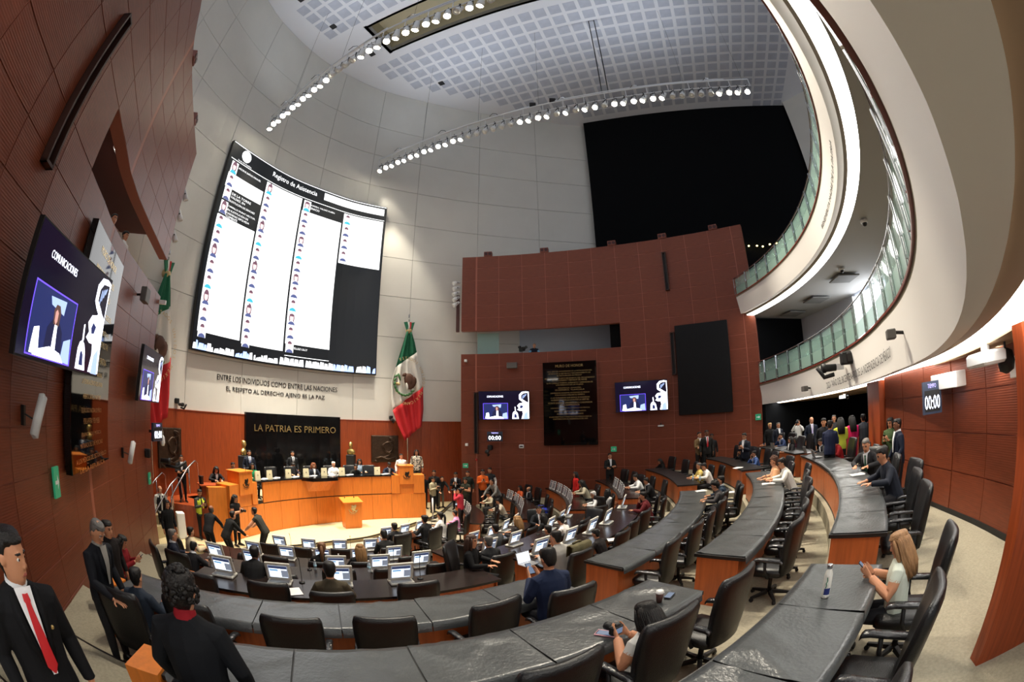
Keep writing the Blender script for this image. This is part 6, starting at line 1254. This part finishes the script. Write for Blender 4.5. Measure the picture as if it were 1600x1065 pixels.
def film(a0, a1, rf, rn, z, seed):
    rnd = random.Random(seed); nu, nv = 22, 12; m = MB(); G = []
    folds = [(rnd.uniform(.1, .9), rnd.uniform(.0, .5), rnd.uniform(-1.1, 1.1), rnd.uniform(.006, .018), rnd.uniform(.025, .06)) for _ in range(5)]
    W_ = R(a1-a0)*(rf+rn)/2
    for j in range(nv+3):
        row = []
        for i in range(nu+1):
            u = i/nu; a = a0+(a1-a0)*u; v = min(max((j-1)/nv, 0), 1); r_ = rf-.012+(rn-rf+.024)*v; zz = z+.008
            if j == 0: zz -= .07; r_ -= .012
            elif j == nv+2: zz -= .11; r_ += .014
            else:
                for fu, fv, an, am, wd in folds:
                    du, dv = (u-fu)*W_, (v-fv)*(rn-rf); dist = abs(du*sin(an)+dv*cos(an)); al = du*cos(an)-dv*sin(an); zz += am*max(0, 1-dist/wd)*max(0, 1-abs(al)/.42)
                zz += .004*sin(u*9+seed)*sin(v*5)+rnd.uniform(0, .0015)
            row.append((*pol(r_, a), zz))
        G.append(row)
    m.loft(G, False, False); m.f = [tuple(reversed(f)) for f in m.f]; return m.mesh('film', [FILM], True)
MONF = mat('monitor_beige', (206, 202, 190), rough=.45); MONB = mat('monitor_grey', (150, 150, 150), rough=.4)
SCW = glow('monitor_white', (226, 236, 248), 1.5); SCB = glow('monitor_blue', (96, 140, 180), 1.2); SCD = glow('monitor_navy', (40, 50, 84), .9); SCG = glow('monitor_grey_block', (120, 126, 140), .9)
def monitor_template():
    o = thing('flip_monitor', 'beige flip-up desk monitor', 'monitor'); T = Matrix.Translation((0, 0, .05)) @ Matrix.Rotation(R(18), 4, 'X')
    m = MB(); m.bevbox((0, -.02, .02), (.40, .27, .04), .01); m.build('base', [MONF], o); MB().box((0, -.03, .043), (.33, .18, .006)).build('lower_panel', [MONB], o)
    m = MB(); m.bevbox((0, 0, .175), (.42, .035, .34), .008); m.v = [tuple(T @ V(p)) for p in m.v]; fr = m.build('frame', [MONF], o)
    m = MB(); y = -.0185
    def q(x0, z0, x1, z1, k, yy): m.mi(k); m.quad((x0, yy, z0), (x1, yy, z0), (x1, yy, z1), (x0, yy, z1))
    q(-.165, .055, .165, .305, 3, y-.0005); q(-.15, .075, .05, .24, 0, y-.0012); q(-.15, .245, .15, .285, 2, y-.0012); q(-.14, .19, .0, .225, 1, y-.0018); q(.055, .10, .145, .20, 3, y-.0012); q(.055, .21, .15, .235, 0, y-.0012); q(-.15, .062, .15, .072, 0, y-.0012); q(-.165, .055, .165, .305, 0, y-.0003)
    m.v = [tuple(T @ V(p)) for p in m.v]; m.build('screen', [SCW, SCB, SCD, SCG], fr); return o
MON0 = monitor_template(); _fm = [True]
def monitor(x, y, z, h, label, group):
    if _fm[0]: _fm[0] = False; MON0.location = (x, y, z); MON0.rotation_euler = (0, 0, h); MON0['label'] = label; MON0['group'] = group; return MON0
    return dup(MON0, label, (x, y, z), h, group)
MICM = MB().lathe([(.001, 0), (.05, 0), (.05, .015), (.001, .02)], n=12).tube([(0, 0, .01), (0, .0, .25), (0, -.03, .40), (0, -.07, .46)], [.006, .005, .005, .011], 6).mesh('microphone', [BLKM], True)
POSTM = MB().loft([[(-.15, 0, 0), (.15, 0, 0), (.15, .006, 0), (-.15, .006, 0)], [(-.15, .09, .36), (.15, .09, .36), (.15, .096, .36), (-.15, .096, .36)]]).mesh('board', [WHTP])
PRT = mat('poster_print', (120, 118, 122), rough=.7, noise=.7, nscale=30)
POSTP = MB().loft([[(-.11, -.002, .05), (.11, -.002, .05), (.11, .002, .05), (-.11, .002, .05)], [(-.11, .0615, .27), (.11, .0615, .27), (.11, .065, .27), (-.11, .065, .27)]]).mesh('print', [PRT]); POSTT = MB().loft([[(-.11, .068, .29), (.11, .068, .29), (.11, .07, .29), (-.11, .07, .29)], [(-.11, .080, .34), (.11, .080, .34), (.11, .082, .34), (-.11, .082, .34)]]).mesh('headline', [mat('poster_ink', (60, 58, 60), rough=.7)])
STATION = {}
for (blk, k), (a0, a1, n) in BL.items():
    rf, rn, zt, zf = RING[k]; mid = (a0+a1)/2
    d = thing('curved_desk', f'long curved wooden desk, {ROWN[k]} of the {blk} block', 'desk', (*pol((rf+rn)/2, mid), zf), group='curved desks'); inv = Matrix.Translation(d.location).inverted()
    def part(m, name, mts, sm=None):
        m.v = [tuple(inv @ V(p)) for p in m.v]; return m.build(name, mts, d, sm)
    st = (a1-a0)/n
    for i in range(n):
        part(MB().arc(CC, rf, rf+.03, a0+st*i+.02, a0+st*(i+1)-.02, zf+.04, zt-.045), 'front_panel', [DESKW])
    part(MB().arc(CC, rf-.005, rf+.03, a0, a1, zf+.0, zf+.04), 'kick_strip', [NOSE])
    part(MB().arc(CC, rf-.03, rn+.01, a0-.1, a1+.1, zt-.045, zt-.002), 'worktop', [TOPM if k > 2 else TOPL])
    for a in (a0, a1-.12): part(MB().arc(CC, rf+.03, rn-.08, a, a+.12, zf, zt-.045, 1), 'end_panel', [DESKW])
    if blk == 'left' and k in (1, 2, 3): part(MB().arc(CC, rf+.36, rn+.06, a0-(1.2 if k == 1 else 1.1), a0-.12, zf+.02, zt+.02), 'end_cabinet', [DAISW])
    part(MB().arc(CC, rn-.14, rn-.12, a0+.2, a1-.2, zf+.25, zt-.05), 'modesty_panel', [DESKW])
    for i in range(n):
        a = a0+st*(i+.5); STATION[(blk, k, i)] = a; ow = ORD[i] if n-1 != i else 'last'; loc_ = f'{ow} from left, {ROWN[k]}, {blk} block'
        h = R(a)+pi/2
        if k <= 2 and blk != 'right' and not (k == 0 and blk == 'middle' and i > 6):
            link('plastic_cover', film(a0+st*i+.03, a0+st*(i+1)-.03, rf, rn, zt, i*7+k*31+len(blk)), None, label='black plastic sheet, '+loc_, cat='cover', group='plastic sheets on the empty desks')
        elif k >= 3 and blk != 'right' and (i+k*2) % 7 != 3:
            x, y = pol(rf+.17, a); monitor(x, y, zt, h, 'flip monitor, '+loc_, 'flip monitors on the desks')
        if k >= 3 and blk != 'right' and (i+k) % 2 == 0:
            x, y = pol(rf+.12, a+st*.36); o = link('desk_microphone', MICM, None, (x, y, zt), h); tag(o, 'gooseneck microphone, '+loc_, 'microphone', 'gooseneck microphones')
        if blk == 'right' and k in (4, 5, 6) or (blk == 'right' and k == 3 and i < 3):
            for t_ in (-.22, .22):
                x, y = pol(rf+.10, a+st*t_); o = thing('poster', f"{'left' if t_ < 0 else 'right'} white poster of the place {loc_}", 'poster', (x, y, zt), h+pi, 'posters on the right-hand desks'); link('board', POSTM, o); link('print', POSTP, o); link('headline', POSTT, o)
# chairs: one per place; a seated person pulls the nearest one along
used = {}
for px, py, ring, h, pose, fz in SEATED:
    if ring > 7: continue
    a = math.degrees(math.atan2(py-CC[1], px-CC[0])); c = [(abs(av-a), key) for key, av in STATION.items() if key[1] == ring and key not in used]
    if not c: continue
    dmin, key = min(c)
    if dmin < 9: used[key] = (px, py, h, pose)
    else: print('no place', ring, a)
for key, a in STATION.items():
    blk, k, i = key; a += .55 if (blk, k) == ('left', 1) else 0; rf, rn, zt, zf = RING[k]; a0, a1, n = BL[(blk, k)]; ow = ORD[i] if n-1 != i else 'last'; rnd = random.Random(i*13+k*7+len(blk))
    lab = f'black leather chair, {ow} from left, {ROWN[k]}, {blk} block'
    if key in used:
        px, py, h, pose = used[key]
        if pose == 'lean': x, y = pol(rn+.55, a); h = R(a)+pi/2
        else: x, y = px+.10*sin(h), py-.10*cos(h)
        chair(x, y, zf, h, lab, 'black leather chairs')
    else:
        turn = rnd.uniform(-9, 9)
        if k >= 4 and rnd.random() < .25: turn = rnd.choice((-1, 1))*rnd.uniform(35, 75)
        x, y = pol(rf+.92+(.1 if abs(turn) > 30 else rnd.uniform(-.03, .05)), a+rnd.uniform(-.25, .25)); chair(x, y, zf, R(a)+pi/2+R(turn), lab, 'black leather chairs')
# dais chairs
for i, (a, r_, nm) in enumerate(((166.5, 9.0, 'leftmost empty'), (161, 9.05, 'second'), (154.6, 9.0, 'third'), (148.5, 9.0, 'fourth'), (142.4, 9.0, 'fifth'), (136.3, 9.0, 'sixth'), (130.2, 9.05, 'seventh empty'), (124.5, 9.0, 'eighth'))):
    x, y = pd(r_, a); chair(x, y, 1.25, R(a)+pi/2, f'black leather chair behind the presiding table, {nm} from the left', 'chairs behind the presiding table')
# ------------------------------------------------------------------ things on the desks and in people's hands
PHB = mat('phone_black', (14, 14, 16), rough=.2); PHS = glow('phone_screen', (120, 140, 170), .6)
PHM = MB().bevbox((0, 0, 0), (.075, .155, .010), .004).mesh('body', [PHB]); PHSM = MB().quad((-.032, -.07, .0055), (.032, -.07, .0055), (.032, .07, .0055), (-.032, .07, .0055)).mesh('screen', [PHS])
def phone(mtx, label, case=None):
    o = thing('phone', label, 'phone', mtx=mtx); link('body', PHM, o); link('screen', PHSM, o)
    if case: MB().tube([(-.04, -.08, 0), (.04, -.08, 0), (.04, .08, 0), (-.04, .08, 0), (-.04, -.08, 0)], .006, 6).build('case_rim', [case], o)
CAB = MB().bevbox((0, 0, 0), (.14, .075, .10), .012).bevbox((0, .0, .055), (.06, .06, .035), .008).mesh('body', [BLKM])
CAL = MB().lathe([(.03, 0), (.036, .0), (.038, .05), (.042, .055), (.042, .10), (.034, .102)], n=14, mtx=Matrix.Translation((0, .035, 0)) @ Matrix.Rotation(-pi/2, 4, 'X')).mesh('lens', [BLKM], True)
def photocam(mtx, label):
    o = thing('photo_camera', label, 'camera', mtx=mtx); link('body', CAB, o); link('lens', CAL, o); MB().quad((-.04, -.0385, -.03), (.04, -.0385, -.03), (.04, -.0385, .03), (-.04, -.0385, .03)).build('rear_screen', [PHS], o)
def short(l): return ' '.join(l.split()[:11])
CAMS = ('camera', 'photographer', 'cameraman')
for lab, (o, HM, CM, row) in FOLK.items():
    pose = row[5]; M = Matrix.Translation(o.location) @ Matrix.Rotation(o.rotation_euler.z, 4, 'Z') @ Matrix.Diagonal((row[4], row[4], row[4], 1)); iscam = any(w2 in lab for w2 in CAMS)
    if pose == 'phone':
        if iscam: photocam(M @ Matrix.Translation((0, .36, 1.27)), 'camera held by '+short(lab))
        else: phone(M @ Matrix.Translation((0, .37, 1.31)) @ Matrix.Rotation(R(50), 4, 'X'), 'phone held by '+short(lab))
    elif pose == 'photo': photocam(M @ Matrix.Translation((0, .27, 1.63)), 'camera raised by '+short(lab))
    elif pose == 'sitphone':
        if iscam: photocam(M @ Matrix.Translation((0, .44, .96)), 'camera held by '+short(lab))
        else: phone(M @ Matrix.Translation((0, .46, 1.0)) @ Matrix.Rotation(R(40), 4, 'X'), 'phone held by '+short(lab))
def deskyaw(x, y): return math.atan2(y-CC[1], x-CC[0])+pi/2
# foreground desks
o = thing('water_flask', 'tall white flask with green swirl and blue label on the covered desk', 'bottle', (2.30, 2.45, 3.08)); FLW = mat('flask_white', (226, 224, 216), rough=.3)
MB().lathe([(.001, 0), (.034, 0), (.036, .01), (.036, .19), (.030, .215), (.021, .235), (.021, .245), (.001, .246)], n=20).build('body', [FLW], o, smooth=True); MB().lathe([(.001, .245), (.024, .245), (.024, .275), (.018, .28), (.001, .28)], n=20).build('cap', [STEEL], o, smooth=True)
MB().loft([[(.0368*cos(R(t)), .0368*sin(R(t)), z) for t in range(200, 291, 10)] for z in (.03, .085)], False, False).build('label_patch', [mat('label_blue', (38, 48, 110), rough=.4)], o); MB().tube([(.037*cos(R(t)), .037*sin(R(t)), z) for t, z in ((215, .09), (225, .11), (215, .13), (228, .15), (220, .18))], .004, 6).build('green_swirl', [mat('swirl_green', (40, 110, 80), rough=.4)], o)
phone(Matrix.Translation((.74, 3.27, 2.762)) @ Matrix.Rotation(R(58), 4, 'Z') @ Matrix.Diagonal((1.15, 1.15, 1.15, 1)), 'phone in a pink case lying on the covered desk', mat('pink_case', (226, 168, 180), rough=.4))
phone(Matrix.Translation((1.50, 3.90, 2.765)) @ Matrix.Rotation(R(-40), 4, 'Z'), 'black phone lying behind the paper coffee cup')
o = thing('coffee_cup', 'paper coffee cup with white lid on the covered desk', 'cup', (1.36, 3.80, 2.755)); MB().lathe([(.001, 0), (.028, 0), (.040, .10), (.001, .10)], n=20).build('cup', [mat('cup_brown', (70, 40, 34), rough=.6)], o, smooth=True); MB().lathe([(.001, .1), (.043, .1), (.043, .112), (.038, .116), (.036, .13), (.001, .128)], n=20).build('lid', [WHTP], o, smooth=True)
def paper(x, y, z, label, n=1, w_=.22, h_=.30, turn=0):
    if n == 1: return tag(MB().box((x, y, z+.002), (w_, h_, .003), deskyaw(x, y)+R(turn)).build('paper_sheet', [WHTP]), label, 'paper')
    o = thing('paper_stack', label, 'paper', (x, y, z), deskyaw(x, y)+R(turn))
    for i in range(n): MB().box((.015*i, -.01*i, .0025+.004*i), (w_, h_, .003), R(7*i)).build('sheet', [WHTP], o)
for i, (x, y, k, lb, n, t) in enumerate(((-3.26, 5.62, 3, 'blank white sheet beside a flip monitor in the left block', 1, 20), (6.49, 6.32, 0, 'stack of papers before the two talking men at the rear desk', 3, 10), (5.87, 8.89, 1, 'stack of papers on the middle block desk by the white jacket', 3, 0), (6.8, 12.1, 1, 'spread papers before the bright blue suit', 3, 30), (5.79, 10.75, 2, 'papers on the dark desk near the dark curls', 2, 0), (5.23, 11.51, 2, 'papers at the end of the middle block third row', 3, 15), (2.14, 9.14, 3, 'white folder with red print on the middle block desk', 2, 35))): paper(x, y, RING[k][2]+(.02 if k < 3 else .003), lb, n, turn=t)
BOT = mat('water_plastic', (196, 212, 222), rough=.08, alpha=.6)
BTM = MB().lathe([(.001, 0), (.03, 0), (.032, .02), (.032, .13), (.024, .165), (.013, .185), (.013, .2), (.001, .2)], n=12).mesh('bottle', [BOT], True); BTC = MB().lathe([(.001, .195), (.016, .195), (.016, .22), (.001, .22)], n=12).mesh('cap', [WHTP], True); BTL = MB().lathe([(.0325, .06), (.033, .06), (.033, .11), (.0325, .11)], n=12).mesh('label_band', [mat('water_label', (150, 190, 210), rough=.5)], True)
for i, (x, y, k, lb) in enumerate(((-2.48, 7.01, 3, 'behind the leftmost middle chair of the fourth row'), (-1.71, 6.93, 3, 'left of the second monitor of the fourth row'), (-3.61, 8.31, 4, 'between monitors of the fifth row'), (-3.9, 7.72, 4, 'left of the black-haired man in brown'), (5.91, 13.67, 2, 'on the right block desk near the yellow jacket'), (6.05, 13.4, 2, 'beside the white shirt of the right block'))):
    o = thing('water_bottle', 'clear water bottle '+lb, 'bottle', (x, y, RING[k][2]), group='water bottles'); link('bottle', BTM, o); link('cap', BTC, o); link('label_band', BTL, o)
LAPB = MB().bevbox((0, -.11, .009), (.33, .22, .016), .004).box((0, -.10, .0185), (.28, .12, .002)).mesh('base', [mat('laptop_grey', (150, 150, 152), rough=.35, metal=.5)]); LT = Matrix.Rotation(R(-18), 4, 'X')
_m = MB().bevbox((0, .0, .115), (.33, .010, .22), .004); _m.v = [tuple(LT @ V(p)) for p in _m.v]; LAPL = _m.mesh('lid', [MATS['laptop_grey']])
_m = MB().quad((-.15, -.0056, .02), (.15, -.0056, .02), (.15, -.0056, .21), (-.15, -.0056, .21)); _m.v = [tuple(LT @ V(p)) for p in _m.v]; LAPS = _m.mesh('screen', [SCW])
for x, y, k, lb in ((.18, 7.85, 3, 'open laptop before the young man in light grey'), (8.55, 10.75, 0, 'open laptop at the end of the rear row, right block'), (8.0, 9.65, 0, 'open laptop before the man reading in the rear middle row'), (6.15, 9.35, 1, 'open laptop by the peach top in the middle block'), (9.0, 13.3, 0, 'open laptop before the man in blue stroking his chin')):
    o = thing('laptop', lb, 'laptop', (x, y, RING[k][2]+.012), deskyaw(x, y)); link('base', LAPB, o); link('lid', LAPL, o); link('screen', LAPS, o)
# on the presiding table: upright tablets, papers, place signs
TABM = MB().loft([[(-.13, -.05, 0), (.13, -.05, 0), (.13, .02, 0), (-.13, .02, 0)], [(-.13, -.01, .33), (.13, -.01, .33), (.13, .005, .33), (-.13, .005, .33)]]).mesh('cover', [mat('cream_cover', (214, 204, 168), rough=.5)]); TABL = MB().lathe([(.001, .004), (.02, .003), (.02, 0)], n=12, mtx=Matrix.Translation((0, -.034, .18)) @ Matrix.Rotation(R(83), 4, 'X')).mesh('round_logo', [BLKM])
for i, a in enumerate((164.5, 160.2, 153.6, 147.5, 141.4, 135.5, 124.0)):
    x, y = pd(RD+.22, a); o = thing('desk_tablet', f'cream-backed tablet standing on the presiding table, {ORD[i]} from the left', 'tablet', (x, y, 2.12), R(a)-pi/2, 'tablets on the presiding table'); link('cover', TABM, o); link('round_logo', TABL, o)
    x, y = pd(RD+.25, a-2.4); o = thing('paper_stack', f'white papers on the presiding table, {ORD[i]} pile from the left', 'paper', (x, y, 2.121), R(a)-pi/2+.3, 'papers on the presiding table')
    for j in range(3): MB().box((.03*j, -.02*j, .004+.008*j), (.30, .22, .007), .25*j).build('sheet', [WHTP], o)
# right gallery television camera on its tripod
o = thing('television_camera', 'black television camera on a tripod in the right gallery opening', 'camera', (.50, 21.95, 6.68)); 
for i in range(3): MB().tube([(0, 0, 1.25), (.3*cos(2.1*i), .3*sin(2.1*i), 0)], .018, 6).build('tripod_leg', [BLKM], o)
MB().bevbox((0, 0, 1.40), (.16, .42, .2), .02, .5).build('body', [BLKM], o); MB().tube([(.1, -.2, 1.42), (.2, -.42, 1.44)], [.06, .075], 10).build('lens', [BLKM], o); MB().bevbox((-.12, .05, 1.52), (.1, .16, .1), .01, .5).build('viewfinder', [BLKM], o)
# floor items near the stage
o = thing('stanchion', 'white-topped round-base stanchion at the right end of the dais', 'stanchion', (-3.55, 19.0, .15)); MB().lathe([(.001, 0), (.17, 0), (.17, .03), (.04, .05), (.04, .08), (.001, .08)], n=18).build('base', [DKMET], o, smooth=True); MB().tube([(0, 0, .05), (0, 0, .95)], .035, 10).build('post', [WHTP], o, smooth=True); MB().lathe([(.02, .95), (.045, .96), (.045, 1.0), (.01, 1.02)], n=12).build('head', [DKMET], o, smooth=True)
o = thing('white_cabinet', 'slim white cabinet unit standing below the dais steps', 'cabinet', (-10.85, 10.95, .15), R(-35)); MB().bevbox((0, 0, .45), (.32, .3, .9), .02).build('body', [WHTP], o); MB().box((0, -.152, .62), (.22, .006, .3)).build('grille', [MONB], o)
o = thing('blue_bag', 'bright blue bag hung between the chairs of the right block', 'bag', (1.05, 17.0, .75)); m = MB(); m.loft([[(x*.22, y*.08, z) for x, y in ((-1, -1), (1, -1), (1, 1), (-1, 1))] if z in (0, .3) else [(x*.26, y*.11, z) for x, y in ((-1, -1), (1, -1), (1, 1), (-1, 1))] for z in (0, .12, .3)]); m.build('sack', [mat('bag_blue', (40, 60, 190), rough=.5)], o, smooth=True); MB().tube([(-.12, 0, .3), (-.1, 0, .42), (.1, 0, .42), (.12, 0, .3)], .01, 6).build('handle', [MATS['bag_blue']], o)
# olive jacket over a chair back in the middle block
x, y = pol(12.20, -46.0); o = thing('jacket', 'olive jacket draped over a chair back in the middle block', 'jacket', (x, y, 1.13), R(-46)+pi/2); m = MB(); m.loft([[(-.29+.58*i/10, yy+.012*sin(i*2.1), zz+.008*sin(i*1.7)) for i in range(11)] for yy, zz in ((-.06, .72), (-.09, .95), (-.08, 1.17), (-.02, 1.205), (.05, 1.18), (.06, .98))], False, False); q = m.build('cloth', [cloth((92, 86, 62))], o, smooth=True); q.modifiers.new('t', 'SOLIDIFY').thickness = .015; MB().tube([(-.12, .06, 1.19), (0, .0, 1.235), (.12, .06, 1.19)], .02, 8).build('collar', [cloth((92, 86, 62))], o, smooth=True)
# fittings under the lower balcony on the right
o = thing('ceiling_projector', 'white box unit fixed under the lower balcony on the right', 'projector', (5.4, 2.53, 4.78)); MB().bevbox((0, 0, 0), (.42, .62, .16), .03, R(-35)).build('case', [WHTP], o); MB().box((0, 0, .13), (.1, .1, .14)).build('mount', [WHTP], o)
o = thing('ceiling_loudspeaker', 'black round loudspeaker under the lower balcony by the wood wall', 'loudspeaker', (5.75, 2.33, 4.70)); MB().lathe([(.04, .16), (.12, .12), (.15, .0), (.12, -.1), (.02, -.14)], n=16).build('shell', [BLKM], o, smooth=True); MB().tube([(0, 0, .14), (0, 0, .26)], .02, 6).build('stem', [BLKM], o)
for i, (s_, w2) in enumerate(((4.1, 1.6), (7.2, 1.0))):
    q = BK.out(s_, .16, -1); t = BK.tan(s_); tag(MB().bevbox((q.x, q.y, 4.62), (w2, .26, .26), .01, math.atan2(t.y, t.x)).build('ceiling_beam_box', [FASC]), 'white boxed duct along the top of the wood wall, ' + ('nearer one' if i == 0 else 'farther one'), 'duct', 'boxed ducts on the wood wall')
x, y = pol(18.9, -16); ptz(Matrix.Translation((x, y, 4.62)) @ Matrix.Rotation(R(-106), 4, 'Z') @ Matrix.Rotation(pi/2, 4, 'X'), 'white dome camera under the far part of the lower balcony', 1.4)
